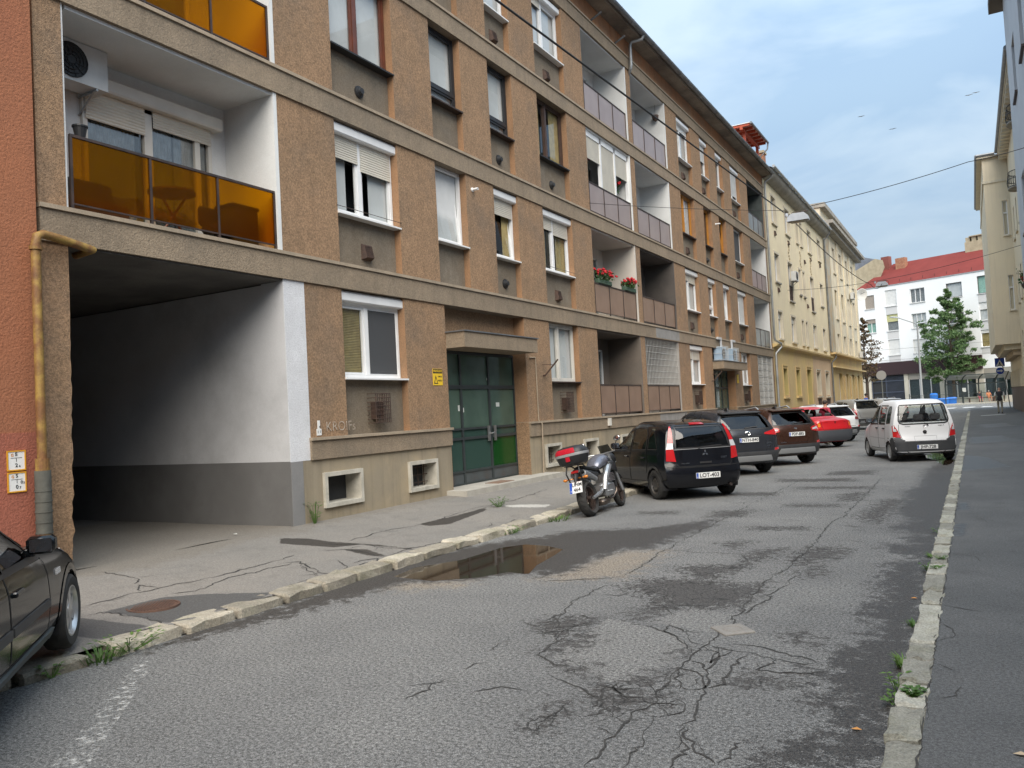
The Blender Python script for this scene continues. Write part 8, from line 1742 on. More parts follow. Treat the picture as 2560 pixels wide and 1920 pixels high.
for s in (-1, 1):
    b = MB(); b.tube([(1.06, s*0.30, 1.047), (1.02, s*0.41, 1.02)], 0.019, 8); b.tube([(1.10, s*0.22, 1.05), (1.17, s*0.32, 1.05), (1.15, s*0.42, 1.04)], 0.007, 6); b.build('grip', trim_m, mo)
    b = MB(); b.tube([(1.10, s*0.25, 1.06), (1.12, s*0.32, 1.20), (1.10, s*0.36, 1.25)], 0.008, 6); b.build('mirror_stalk', trim_m, mo)
    b = MB(); b.sphere((1.10, s*0.37, 1.27), 0.06, 14, sc=(0.25, 1.25, 0.85)); ob_ = b.build('mirror_head', trim_m, mo, smooth=True)
    b = MB(); b.sphere((1.089, s*0.37, 1.27), 0.052, 14, sc=(0.12, 1.25, 0.85)); b.build('mirror_glass', chrome, mo, smooth=True)
    b = MB(); b.tube([(0.50, s*0.2, 0.36), (0.52, s*0.30, 0.36)], 0.014, 6); b.build('foot_peg', mo_alu, mo)
b = MB(); b.tube([(0.58, 0.12, 0.24), (0.50, 0.24, 0.02)], 0.012, 6); b.build('side_stand', steel_dk, mo)
b = MB(); b.tube([(0.02, 0.08, 0.38), (0.50, 0.09, 0.46), (0.52, 0.09, 0.40), (0.02, 0.08, 0.25)], 0.008, 5); b.build('chain', steel_dk, mo)

# ================================================================== STREET FURNITURE
wire_m = mat('cable_black', (0.012, 0.012, 0.013), 0.6)
def cable(name, label, pts, r, sag=0.0, m=None, n=24):
    P = [Vector(p) for p in pts]; out = []
    for a, c in zip(P[:-1], P[1:]):
        for i in range(n): t_ = i/n; q = a.lerp(c, t_); q.z -= sag*4*t_*(1-t_); out.append(q)
    out.append(P[-1]); o = P[0]
    t = MB().tube([q-o for q in out], r, 6).build(name, m or wire_m); t.location = o; setp(t, label, 'cable'); return t
LP = Vector((-3.93, 23.5, 6.95))
cable('span_wire', 'thin span wire from the brown block to the hanging lamp', [(FX, FY(21.62), FZ(7.72)), (-4.27, 23.45, 7.14)], 0.007, 0.05)
cable('span_wire', 'span wire rising from the hanging lamp to the grey building', [(-3.6, 23.5, 7.16), (0.25, 23.5, 7.62), (2.3, 23.7, 7.95)], 0.009, 0.06)
cable('power_cable', 'thick black cable crossing above the street to the hanging lamp', [(-5.35, 2.0, 7.4), (-5.04, 9.0, 7.23), (-4.3, 23.45, 7.10)], 0.016, 0.0)
cable('power_cable', 'black cable running on from the hanging lamp up the street', [(-4.25, 23.5, 7.08), (-4.30, 46.0, 7.6), (-4.27, 52, 8.35)], 0.014, 0.25)
cable('span_wire', 'far span wire holding the second hanging lamp', [(FX, 52, 8.6), (-4.27, 52, 8.55), (2.9, 52, 9.6)], 0.012, 0.12)
cable('tram_wire', 'thin overhead tram wire crossing in front of the white block', [(-30, 106, 7.1), (30, 106, 7.4)], 0.012, 0.1); cable('tram_wire', 'second overhead tram wire crossing just below the first', [(-30, 107, 5.9), (30, 107, 6.1)], 0.012, 0.1)
lamp_g = mat('lamp_grey', (0.42, 0.45, 0.49), 0.4, c2=(0.36, 0.39, 0.43), nscale=5, coord='object')
def street_lamp(lab, loc, s=1.0, rz=0.0):
    t = thing('street_lamp', lab, 'street lamp', loc, rz, group='lamps hung across the street'); b = MB()
    prof = [(-0.34, 0.0), (0.34, 0.0), (0.31, 0.14), (0.20, 0.24), (-0.20, 0.24), (-0.31, 0.14)]
    b.prism(prof, -0.16, 0.16, 'Y'); b.build('lamp_housing', lamp_g, t)
    b = MB(); loft(b, [(-0.30, 0, 0.0, 0.10, 0.01), (-0.2, 0, -0.01, 0.12, 0.05), (0.2, 0, -0.01, 0.12, 0.05), (0.30, 0, 0.0, 0.10, 0.01)], 12); b.build('lamp_bowl', mat('lamp_bowl_' + lab[:6], (0.42, 0.36, 0.24), 0.25), t, smooth=True)
    b = MB(); b.tube([(-0.18, 0, 0.24), (-0.2, 0, 0.30), (0.25, 0, 0.31), (0.18, 0, 0.24)], 0.012, 6); b.tube([(-0.28, 0, 0.25), (0.32, 0, 0.29)], 0.016, 6); b.build('hanger', steel_dk, t)
    MB().lathe([(0, -0.05), (0.05, -0.05), (0.06, 0.0), (0.05, 0.06), (0, 0.06)], 12, 'Z').build('junction_box', lamp_g, t, loc=(-0.36, 0, 0.24), smooth=SM); t.scale = (s, s, s); return t
street_lamp('grey street lamp hanging from wires above the parked cars', (-3.93, 23.5, 6.80), 0.85); street_lamp('farther grey street lamp hanging above the junction end', (-4.27, 52, 8.2))

# signs by the right-hand corner
sb = mat('sign_blue', (0.012, 0.055, 0.36), 0.4); sr = mat('sign_red', (0.50, 0.02, 0.03), 0.4); sg_ = mat('sign_back_grey', (0.36, 0.36, 0.35), 0.5); galv = mat('galvanised', (0.30, 0.32, 0.31), 0.5, metal=0.5)
rs_ = thing('road_sign_post', 'sign post by the right corner with crossing, one-way and end-of-limit signs', 'road sign', (2.62, 81.0, 0.12)); RZ = lambda p: (p[0]-2.62, 0, p[1]-0.12)
MB().tube([(0, 0, 0), (-0.45, 0, 4.9)], 0.04, 8).build('post', galv, rs_)
def sign(name, poly, m, y0): return MB().add([(*RZ(p)[:1], y0, RZ(p)[2]) for p in poly]+[(*RZ(p)[:1], y0+0.02, RZ(p)[2]) for p in poly], [tuple(range(len(poly))), tuple(range(2*len(poly)-1, len(poly)-1, -1))]+[(i, (i+1) % len(poly), len(poly)+(i+1) % len(poly), len(poly)+i) for i in range(len(poly))]).build(name, m, rs_)
sign('crossing_sign', [(1.72, 3.68), (2.44, 3.68), (2.44, 4.42), (1.72, 4.42)], sb, -0.05); sign('crossing_triangle', [(1.80, 3.74), (2.36, 3.74), (2.08, 4.28)], sw, -0.062)
sign('crossing_figure', [(1.98, 3.82), (2.04, 3.82), (2.06, 3.90), (2.10, 3.82), (2.16, 3.82), (2.11, 3.97), (2.13, 4.06), (2.07, 4.10), (2.04, 4.02), (2.02, 3.94)], ink, -0.068); sign('crossing_figure', [(1.93, 3.77), (2.23, 3.77), (2.22, 3.80), (1.94, 3.80)], ink, -0.068)
sign('give_way_sign', [(1.78, 4.80), (2.38, 4.80), (2.08, 4.30)], sr, -0.075); sign('give_way_inner', [(1.86, 4.755), (2.30, 4.755), (2.08, 4.39)], sw, -0.082)
circ = lambda cx_, cz_, r, n=24: [(cx_+r*math.cos(2*PI*k/n), cz_+r*math.sin(2*PI*k/n)) for k in range(n)]
sign('one_way_disc', circ(2.07, 3.32, 0.32), sw, -0.05); sign('one_way_blue', circ(2.07, 3.32, 0.29), sb, -0.058); sign('one_way_arrow', [(1.84, 3.27), (2.12, 3.27), (2.12, 3.19), (2.30, 3.32), (2.12, 3.45), (2.12, 3.37), (1.84, 3.37)], sw, -0.066)
sign('zone_sign', [(2.32, 2.56), (2.74, 2.56), (2.74, 3.28), (2.32, 3.28)], sw, -0.04); sign('zone_bar', [(2.36, 2.58), (2.42, 2.56), (2.72, 3.26), (2.66, 3.28)], ink, -0.048)
rd = thing('round_road_sign', 'round grey back of a road sign on a post beyond the parked cars', 'road sign', (-7.49, 84, 0.1)); MB().tube([(0, 0, 0), (0, 0, 3.95)], 0.04, 8).build('post', galv, rd)
MB().lathe([(0, -0.01), (0.44, -0.01), (0.44, 0.02), (0, 0.02)], 28, 'Y').build('disc', sg_, rd, loc=(-0.01, -0.06, 3.55))

# far pavement, posts with rails, shelter, bins, lamp column
FPZ = 0.30
fp = MB(); line = [(-22, 98.0), (-9, 100.5), (-2.75, 104.0), (1.8, 111.1), (9, 122), (30, 128)]
fp.add([(x, y, FPZ) for x, y in line]+[(30, 170, FPZ), (-40, 170, FPZ), (-40, 96, FPZ)], [tuple(range(len(line)+3))]); o = fp.build('pavement_far', mat('far_paving', (0.42, 0.40, 0.36), 0.9, c2=(0.38, 0.36, 0.33), nscale=1, grain=0.08, gscale=15), fix=False); setp(o, kind='structure')
if o.data.polygons[0].normal.z < 0: o.data.flip_normals()
kb = MB()
for a, c_ in zip(line[:-1], line[1:]): kb.add([(a[0], a[1], -0.05), (c_[0], c_[1], -0.05), (c_[0], c_[1], FPZ+0.01), (a[0], a[1], FPZ+0.01)], [(0, 1, 2, 3)])
kb.build('kerb_face', stone_r, o, fix=False)
ramp = MB().add([(-40, 92, -0.008), (40, 92, -0.008), (40, 104, 0.16), (-40, 104, 0.16), (40, 132, 0.18), (-40, 132, 0.18)], [(0, 1, 2, 3), (3, 2, 4, 5)]).build('cross_street', road_m, fix=False); setp(ramp, kind='structure')
mk = MB()
for k in range(4): mk.add([(-2.9+1.7*k, 93.5+0.5*k, 0.03), (-1.9+1.7*k, 93.6+0.5*k, 0.03), (-1.6+1.7*k, 96.0+0.5*k, 0.06), (-2.6+1.7*k, 95.9+0.5*k, 0.06)], [(0, 1, 2, 3)])
mk.build('crossing_stripes', plate_w, ramp, fix=False)
line_p = MB().add([(0.3, 60.5, 0.124), (1.75, 62.4, 0.124), (1.75, 62.9, 0.124), (0.3, 61.0, 0.124)], [(0, 1, 2, 3)]).build('pavement_stripe', plate_w, pr, fix=False)
dkg = mat('dark_green_steel', (0.025, 0.035, 0.033), 0.5)
PPTS = [(-6.6, 106.0), (-4.7, 106.9), (-2.9, 107.6), (-1.1, 108.1), (0.75, 110.1), (2.6, 112.1)]
for i, (x, y) in enumerate(PPTS):
    t = thing('barrier_post', ['far left dark barrier post by the lamp column', 'dark barrier post left of the blue bins', 'dark barrier post in front of the blue bins', 'dark barrier post left of the seated people', 'dark barrier post right of the seated people', 'dark barrier post hidden near the walking man'][i], 'post', (x, y, FPZ), group='barrier posts along the far kerb')
    MB().lathe([(0.11, 0.0), (0.11, 0.03), (0.055, 0.05), (0.05, 1.30), (0.065, 1.34), (0.03, 1.40), (0.0, 1.40)], 12).build('post_body', dkg, t, smooth=SM)
    if i < len(PPTS)-1:
        nx, ny = PPTS[i+1]; bb_ = MB()
        for z in (0.55, 1.12): bb_.tube([(0, 0, z), (nx-x, ny-y, z)], 0.022, 6)
        bb_.build('rail', dkg, t)
sh = thing('tram_shelter', 'glass tram shelter with curved dark green ribs across the junction', 'shelter', (-0.4, 111.2, FPZ), 0.32)
shg = glass('shelter_glass', (0.78, 0.84, 0.83), 0.8)
for k in range(5):
    x = -2.4+1.85*k; b = MB(); b.tube([(x, 0.9, 0), (x, 0.95, 2.2), (x, 0.75, 2.75), (x, 0.1, 3.1), (x, -0.75, 3.3)], [0.09, 0.08, 0.08, 0.07, 0.05], 8); b.build('rib', dkg, sh, smooth=SM)
    if k < 4:
        MB().quad((x+0.1, 0.93, 0.25), (x+1.75, 0.93, 0.25), (x+1.75, 0.95, 2.2), (x+0.1, 0.95, 2.2)).build('glass_panel', shg, sh, fix=False)
        MB().add([(x+0.05, 0.75, 2.78), (x+1.8, 0.75, 2.78), (x+1.8, 0.1, 3.13), (x+0.05, 0.1, 3.13), (x+1.8, -0.75, 3.33), (x+0.05, -0.75, 3.33)], [(0, 1, 2, 3), (3, 2, 4, 5)]).build('roof_panel', frosted('shelter_roof', (0.42, 0.44, 0.42), 0.4, 0.3) if 'shelter_roof' not in MATS else MATS['shelter_roof'], sh, fix=False)
b = MB(); b.box(-2.4, 5.0, 0.89, 0.95, 2.2, 2.32); b.box(-2.4, 5.0, -0.80, -0.72, 3.27, 3.37); b.build('shelter_beam', dkg, sh)
b = MB(); b.box(-0.2, 2.9, 0.25, 0.65, 0.45, 0.5); b.box(0.0, 0.08, 0.3, 0.6, 0, 0.45); b.box(2.6, 2.68, 0.3, 0.6, 0, 0.45); b.build('bench', wood_dk, sh)
MB().box(-0.55, -0.15, 0.84, 0.86, 1.3, 1.8).build('notice', paper, sh)
bl = mat('bin_blue', (0.02, 0.16, 0.55), 0.45)
for i, (x, y, w, h) in enumerate(((-4.15, 108.6, 0.9, 1.35), (-3.2, 108.8, 1.3, 0.72), (-2.35, 109.2, 1.2, 0.78))):
    t = thing('blue_bin', ['tall blue bin with domed top by the shop pillar', 'low blue bin left of the barrier post', 'low blue bin right of the barrier post'][i], 'bin', (x, y, FPZ), group='blue bins in front of the shop')
    stack('bin_body', [rr_ring(w*0.42, 0.32, 0.0), rr_ring(w*0.48, 0.36, h*0.75), rr_ring(w*0.5, 0.38, h*0.78)], bl, t); stack('bin_lid', [rr_ring(w*0.5, 0.38, h*0.785), rr_ring(w*0.46, 0.34, h*0.94), rr_ring(w*0.3, 0.2, h)], bl, t)
lc = thing('lamp_column', 'tall grey lamp column in front of the white block', 'lamp post', (-5.34, 107.5, FPZ)); MB().tube([(0, 0, 0), (0, 0, 1.2), (0, 0, 1.25), (0, 0, 9.6)], [0.16, 0.16, 0.12, 0.09], 10).build('column', mat('column_grey', (0.22, 0.23, 0.23), 0.6), lc, smooth=SM)
b = MB(); b.tube([(0, 0, 9.4), (-0.2, 0, 9.75), (-2.0, -0.3, 10.6)], 0.05, 8); b.build('arm', MATS['column_grey'], lc)
b = MB(); loft(b, [(-2.9, -0.3, 10.72, 0.05, 0.04), (-2.6, -0.3, 10.72, 0.16, 0.09), (-2.0, -0.3, 10.62, 0.12, 0.08), (-1.8, -0.3, 10.58, 0.04, 0.03)], 10); b.build('lamp_head', lamp_g, lc, smooth=True)
b = MB(); loft(b, [(0.1, 0, 9.72, 0.05, 0.03), (0.4, 0, 9.75, 0.14, 0.08), (0.9, 0, 9.78, 0.12, 0.07), (1.1, 0, 9.78, 0.04, 0.03)], 10); b.build('lamp_head', lamp_g, lc, smooth=True)

# ---- things in and on the loggias
def on_loggia(k, si, fy, dx, dz=0.02): a, c_ = COLS[k]; return (FX-dx, a+(c_-a)*fy, ST[si][0]+dz)
t = thing('folding_table', 'round folding table behind the amber loggia panes', 'table', on_loggia('L0', 1, 0.56, 0.62)); MB().lathe([(0, 0.70), (0.34, 0.70), (0.34, 0.73), (0, 0.73)], 24).build('table_top', wood_dk, t)
for s in (-1, 1): MB().tube([(0, -0.26*s, 0), (0.02, 0.24*s, 0.7)], 0.018, 6).build('leg', wood_red, t)
t = thing('loggia_bench', 'dark bench with cushion behind the left amber pane', 'bench', on_loggia('L0', 1, 0.22, 0.75)); MB().bbox(-0.25, 0.2, -0.55, 0.5, 0.0, 0.36, 0.05).build('seat', wood_dk, t); MB().bbox(-0.3, -0.2, -0.55, 0.5, 0.36, 0.72, 0.04).build('backrest', seat_m, t)
t = thing('storage_box', 'dark box leaning behind the right amber pane', 'box', on_loggia('L0', 1, 0.86, 0.45)); MB().bbox(-0.2, 0.2, -0.26, 0.26, 0.0, 0.62, 0.02).build('box', seat_m, t); MB().bbox(-0.22, 0.22, -0.28, 0.28, 0.62, 0.68, 0.02).build('lid', trim_m, t)
t = thing('folded_armchair', 'black padded chair between the amber panes', 'chair', on_loggia('L0', 1, 0.74, 0.42)); MB().bbox(-0.18, 0.2, -0.2, 0.2, 0.15, 0.32, 0.06).build('seat', trim_m, t); MB().bbox(-0.24, -0.14, -0.2, 0.2, 0.3, 0.62, 0.05).build('backrest', trim_m, t); MB().tube([(0, 0, 0), (0, 0, 0.2)], 0.05, 8).build('leg', trim_m, t)
t = thing('flower_pot', 'dark flower pot standing on the amber loggia rail end', 'pot', on_loggia('L0', 1, 0.075, 0.10, 0.975)); MB().lathe([(0, 0), (0.06, 0), (0.085, 0.14), (0.095, 0.14), (0.095, 0.16), (0.0, 0.15)], 14).build('pot', trim_m, t)

# ================================================================== PLANTS
def leaf_mat(name, c, c2):
    m, N, L, b = nt(name); out = [n for n in N if n.type == 'OUTPUT_MATERIAL'][0]
    oi = N.new('ShaderNodeNewGeometry'); n_ = N.new('ShaderNodeTexNoise'); n_.inputs['Scale'].default_value = 2.2; n_.inputs['Detail'].default_value = 3; L.new(oi.outputs['Position'], n_.inputs['Vector'])
    r_ = N.new('ShaderNodeMapRange'); r_.inputs[1].default_value = 0.36; r_.inputs[2].default_value = 0.64; L.new(n_.outputs[0], r_.inputs[0])
    x = N.new('ShaderNodeMixRGB'); x.inputs[1].default_value = rgba(c); x.inputs[2].default_value = rgba(c2); L.new(r_.outputs[0], x.inputs[0]); L.new(x.outputs[0], b.inputs['Base Color']); b.inputs['Roughness'].default_value = 0.55
    tl = N.new('ShaderNodeBsdfTranslucent'); L.new(x.outputs[0], tl.inputs[0]); mx = N.new('ShaderNodeMixShader'); mx.inputs[0].default_value = 0.3; L.new(b.outputs[0], mx.inputs[1]); L.new(tl.outputs[0], mx.inputs[2]); L.new(mx.outputs[0], out.inputs[0]); return m
green = leaf_mat('leaf_green', (0.065, 0.135, 0.04), (0.14, 0.22, 0.085)); green_w = leaf_mat('weed_green', (0.07, 0.15, 0.03), (0.13, 0.23, 0.05)); rusty = leaf_mat('leaf_rusty', (0.14, 0.075, 0.035), (0.10, 0.085, 0.04)); oleander = leaf_mat('leaf_dark', (0.03, 0.085, 0.025), (0.06, 0.12, 0.03))
petal_r = mat('petal_red', (0.55, 0.012, 0.02), 0.6, c2=(0.42, 0.01, 0.02), nscale=30, coord='object'); petal_p = mat('petal_pink', (0.55, 0.10, 0.18), 0.6); bark = mat('bark', (0.10, 0.075, 0.055), 0.95, c2=(0.07, 0.055, 0.04), nscale=6, bump=0.8, bscale=15, bdist=0.03)
def leaf(b, p, d, up, ln, w, mi=0):
    d = d.normalized(); s = d.cross(up); s = s.normalized() if s.length > 1e-4 else d.orthogonal().normalized(); nrm = s.cross(d)
    b.add([p, p+d*ln*0.45+s*w+nrm*w*0.3, p+d*ln, p+d*ln*0.45-s*w+nrm*w*0.3], [(0, 1, 2), (0, 2, 3)], mi)
def rv(rs): return Vector((rs.gauss(0, 1), rs.gauss(0, 1), rs.gauss(0, 1))).normalized()
def weed(label, loc, h=0.12, spread=0.12, n=40, kind='grass', seed=0, m=None):
    rs = random.Random(seed); t = thing('weed_clump', label, 'weed', loc, group='weeds in the gutters'); b = MB()
    for i in range(n):
        a = rs.uniform(0, 2*PI); r = spread*math.sqrt(rs.random())*0.6; p = Vector((r*math.cos(a), r*math.sin(a)*1.3, 0))
        if kind == 'grass':
            d = Vector((math.cos(a)*rs.uniform(0.2, 1.0), math.sin(a)*rs.uniform(0.2, 1.0), rs.uniform(0.4, 1.2))).normalized(); l = h*rs.uniform(0.5, 1.1); s = d.cross(Vector((0, 0, 1))).normalized()*0.006
            q = p+d*l*0.6; e = q+(d+Vector((math.cos(a), math.sin(a), -0.5))*0.6).normalized()*l*0.5; b.add([p-s, p+s, q+s*0.8, q-s*0.8, e], [(0, 1, 2, 3), (3, 2, 4)])
        else:
            hh = h*rs.uniform(0.2, 1.0); q = p*(0.6+hh/h)+Vector((0, 0, hh)); leaf(b, q, Vector((math.cos(a), math.sin(a), rs.uniform(-0.2, 0.5))), Vector((0, 0, 1)), rs.uniform(0.03, 0.07)*(h/0.15)**0.3, rs.uniform(0.010, 0.02))
            if i % 3 == 0: b.tube([p*0.3, q], 0.003, 4)
    b.build('leaves', m or green_w, t, fix=False); return t
weed('leafy weed tuft at the broken left kerb beside the bay line', (-6.42, 4.42, 0.015), 0.13, 0.26, 90, 'leaf', 1); weed('grassy weeds at the broken left kerb near the dark car', (-6.40, 4.15, 0.01), 0.16, 0.22, 80, 'grass', 2); weed('single small weed beside the front wheel of the dark car', (-6.38, 3.72, 0.0), 0.10, 0.1, 26, 'leaf', 3)
weed('low weeds at the start of the raised kerb by the puddle', (-6.40, 11.0, 0.0), 0.09, 0.22, 70, 'leaf', 4); weed('straggly weeds along the kerb below the motorcycle', (-6.36, 12.5, 0.0), 0.13, 0.34, 110, 'grass', 5)
weed('slender weed growing at the foot of the cellar wall', (-9.50, 9.95, 0.24), 0.36, 0.12, 46, 'leaf', 6); weed('dry tuft on the left pavement in front of the entrance', (-7.80, 13.0, 0.15), 0.17, 0.2, 70, 'leaf', 7)
for i, (y, h, n, k) in enumerate(((6.15, 0.17, 80, 'grass'), (5.6, 0.20, 34, 'leaf'), (5.38, 0.10, 30, 'leaf'), (7.25, 0.11, 40, 'grass'), (9.5, 0.12, 40, 'leaf'), (10.3, 0.11, 36, 'grass'), (12.1, 0.10, 30, 'leaf'))):
    weed(['thick grass tuft against the right kerb by the dark stain', 'tall thin weed in the right gutter nearer the camera', 'small reddish weed by the right kerb below the tall thin one', 'little grass tuft by the right kerb left of the pavement crack', 'leafy weed at the right kerb where stones are mossy', 'grass tuft at the right kerb next to the mossy stones', 'farthest small weed along the right kerb'][i], (-0.53, y, 0.0), h*0.62, 0.08, n, k, 20+i)
for i, (y, n) in enumerate(((5.27, 160), (9.05, 60), (9.6, 50))): weed(['bright green moss weed lying across the right kerb joint', 'small weed in a joint of the right kerb', 'second small weed in a joint of the right kerb beyond it'][i], (-0.42, y, 0.115), 0.03, 0.07, n//2, 'leaf', 40+i)
lf = mat('fallen_leaf', (0.52, 0.24, 0.06), 0.7); lf2 = mat('fallen_leaf_pale', (0.46, 0.36, 0.24), 0.7)
for lab, loc, m, s in (('small orange leaf lying in the dark wet gutter', (-0.72, 4.9, 0.006), lf, 0.03), ('pale curled leaf lying on the right pavement', (0.05, 4.55, 0.126), lf2, 0.035), ('tiny dry leaf beside the right kerb weeds', (-0.62, 8.2, 0.006), lf, 0.03), ('white scrap of paper at the passage floor', (-9.9, 8.6, 0.27), paper, 0.05)):
    o = MB().add([(0, 0, 0), (s, -s*0.6, 0.006), (s*2, 0, 0.002), (s, s*0.6, 0.008)], [(0, 1, 2, 3)]).build('fallen_leaf' if m is not paper else 'paper_scrap', m, fix=False); o.location = loc; setp(o, lab, 'leaf' if m is not paper else 'litter')
def tree(label, loc, H_, R_, n, m, seed, trunk_h=2.2, shape=1.0, leaf_s=0.22, cat='tree'):
    rs = random.Random(seed); t = thing('street_tree', label, cat, loc); tr = MB(); tr.tube([(0, 0, 0), (0.05, 0, H_*0.3), (-0.05, 0.05, H_*0.6), (0, 0, H_*0.93)], [0.2, 0.16, 0.09, 0.02], 8); cl_ = []
    for i in range(34):
        zz_ = trunk_h+(H_-trunk_h)*(i+0.5)/34; fr = (zz_-trunk_h)/(H_-trunk_h); rad_ = R_*(math.sin(PI*min(1, (fr*0.86+0.14)))**0.8)*(1.15-0.55*fr)*shape*rs.uniform(0.55, 1.2); a = i*2.4+rs.uniform(-.5, .5)
        e = Vector((rad_*math.cos(a), rad_*math.sin(a), zz_+rad_*0.15)); tr.tube([(0, 0, max(0.5, zz_-rad_*0.45)), e*0.55+Vector((0, 0, zz_*0.45-0.1)), e], [0.05, 0.03, 0.01], 5); cl_.append((e*0.95+Vector((0, 0, zz_*0.05)), rad_*0.34)); cl_.append((Vector((e.x*0.55, e.y*0.55, zz_)), rad_*0.36))
    tr.build('trunk', bark, t, smooth=SM); b = MB(); sub = []
    for c_, r in cl_:
        for k in range(5): q = rv(rs); sub.append((c_+Vector((q.x*r, q.y*r, q.z*r*0.45)), r*rs.uniform(0.3, 0.65)))
    for i in range(n):
        c_, r = sub[rs.randrange(len(sub))]; d = rv(rs); p = c_+Vector((d.x, d.y, d.z*0.42))*r*(rs.random()**0.5); leaf(b, p, rv(rs)+Vector((0, 0, -0.5)), rv(rs), leaf_s*rs.uniform(0.6, 1.2), leaf_s*0.30)
    b.build('crown', m, t, fix=False); return t
tree('green street tree in front of the white block', (-2.1, 112.8, FPZ), 14.0, 3.9, 17000, green, 14, 2.6, leaf_s=0.31); tree('green tree partly hidden by the cream oriel', (4.6, 116, FPZ), 9.5, 3.4, 6000, green, 12, 2.4, leaf_s=0.30); tree('rusty brown tree at the corner of the pale yellow building', (-10.5, 100.0, 0.2), 10.4, 2.0, 2200, rusty, 13, 3.2, leaf_s=0.28)
def planter(label, loc, ln, m_fl, seed, nfl=26, h=0.22, tall=False):
    rs = random.Random(seed); t = thing('flower_box', label, 'flower box', loc, group='flowers on the loggias'); MB().bbox(-0.08, 0.08, -ln/2, ln/2, 0, 0.14, 0.015).build('trough', mat('planter_green', (0.05, 0.09, 0.06), 0.6) if 'planter_green' not in MATS else MATS['planter_green'], t); b = MB(); f = MB()
    for i in range(int(260*ln)):
        p = Vector((rs.gauss(0, 0.08), rs.uniform(-ln/2, ln/2), 0.13+rs.uniform(0, h))); leaf(b, p, rv(rs)+Vector((0, 0, 0.3)), rv(rs), 0.08, 0.035)
    b.build('foliage', oleander, t, fix=False)
    for i in range(nfl):
        c_ = Vector((rs.gauss(0.03, 0.09), rs.uniform(-ln/2, ln/2), 0.14+h*rs.uniform(0.5, 1.25)))
        for k in range(7): f.sphere(c_+rv(rs)*0.028, 0.026, 6)
    f.build('blossoms', m_fl, t, smooth=True); return t
a, c_ = COLS['L1']; zt = ST[1][0]+0.975
planter('left trough of red geraniums on the first-floor loggia rail', (FX-0.06, a+0.85, zt), 1.0, petal_r, 1, 40, 0.26); planter('right trough of red geraniums on the first-floor loggia rail', (FX-0.06, c_-0.62, zt), 0.95, petal_r, 2, 34, 0.22)
def oleander_pot(label, loc, seed, m_fl):
    rs = random.Random(seed); t = thing('potted_oleander', label, 'plant', loc, group='flowers on the loggias'); MB().lathe([(0, 0), (0.12, 0), (0.16, 0.25), (0.17, 0.27), (0, 0.26)], 14).build('pot', trim_m, t); b = MB(); f = MB()
    for i in range(14):
        d = Vector((rs.gauss(0, 0.16), rs.gauss(0, 0.22), 1)); e = d*rs.uniform(0.5, 0.95)+Vector((0, 0, 0.26)); b.tube([(0, 0, 0.25), e], 0.006, 4)
        for k in range(16): leaf(b, Vector((0, 0, 0.26)).lerp(e, rs.uniform(0.3, 1)), rv(rs)+Vector((0, 0, 0.5)), rv(rs), 0.14, 0.016)
        if i < 8:
            for k in range(6): f.sphere(e+rv(rs)*0.04, 0.032, 6)
    b.build('foliage', oleander, t, fix=False); f.build('blossoms', m_fl, t, smooth=True)
a, c_ = COLS['L1']; z0_ = ST[2][0]+0.03
for lab, yy, sd_ in (('potted pink oleander in the left opening of the shuttered loggia', a+0.55, 3), ('potted red oleander in the right opening of the shuttered loggia', c_-0.5, 4)):
    st_ = thing('plant_stand', 'dark stand under the ' + lab.split(' in ')[0] + (' at left' if sd_ == 3 else ' at right'), 'stand', (FX-0.42, yy, z0_)); MB().box(-0.15, 0.15, -0.15, 0.15, 0.72, 0.76).build('top', steel_dk, st_)
    for sx in (-1, 1):
        for sy_ in (-1, 1): MB().box(sx*0.13-0.015, sx*0.13+0.015, sy_*0.13-0.015, sy_*0.13+0.015, 0, 0.72).build('leg', steel_dk, st_)
    oleander_pot(lab, (FX-0.42, yy, z0_+0.76), sd_, petal_p if sd_ == 3 else petal_r)
t = thing('fan', 'dark round wall fan on the white second-floor loggia wall', 'fan', (FX-0.55, COLS['L2'][1]-0.085, ST[2][0]+1.05)); MB().lathe([(0, -0.06), (0.22, -0.055), (0.25, 0.0)], 22, 'Y').build('fan_disc', trim_m, t)
t = thing('hanging_basket', 'dark hanging basket on the white top-floor loggia wall', 'basket', (FX-0.3, COLS['L2'][1]-0.22, ST[3][1]-0.55)); MB().lathe([(0, -0.16), (0.1, -0.08), (0.14, 0.08), (0, 0.1)], 12).build('basket', rust, t, smooth=True); MB().tube([(0, 0, 0.1), (0, 0, 0.5)], 0.006, 4).build('hook', steel_dk, t)
t = thing('window_box', 'dark flower basket with red blossoms at the right edge of the photo', 'flower box', (2.55, 45.4, 6.45)); 
MB().lathe([(0, 0), (0.25, 0.02), (0.42, 0.25), (0.45, 0.42), (0, 0.4)], 16).build('basket', black_pl, t, smooth=True); b = MB(); f = MB(); rs = random.Random(9)
for i in range(240): leaf(b, Vector((rs.gauss(-0.05, 0.25), rs.gauss(0, 0.25), 0.4+abs(rs.gauss(0, 0.45)))), rv(rs)+Vector((0, 0, .3)), rv(rs), 0.22, 0.06)
for i in range(9): f.sphere((rs.gauss(-0.15, 0.22), rs.gauss(0, 0.2), 0.5+rs.random()*0.6), 0.09, 8)
t.scale = (0.62, 0.62, 0.7); b.build('foliage', oleander, t, fix=False); f.build('blossoms', petal_r, t, smooth=True); MB().box(0.0, 0.55, -0.05, 0.05, 0.0, 0.4).build('bracket', steel_dk, t)
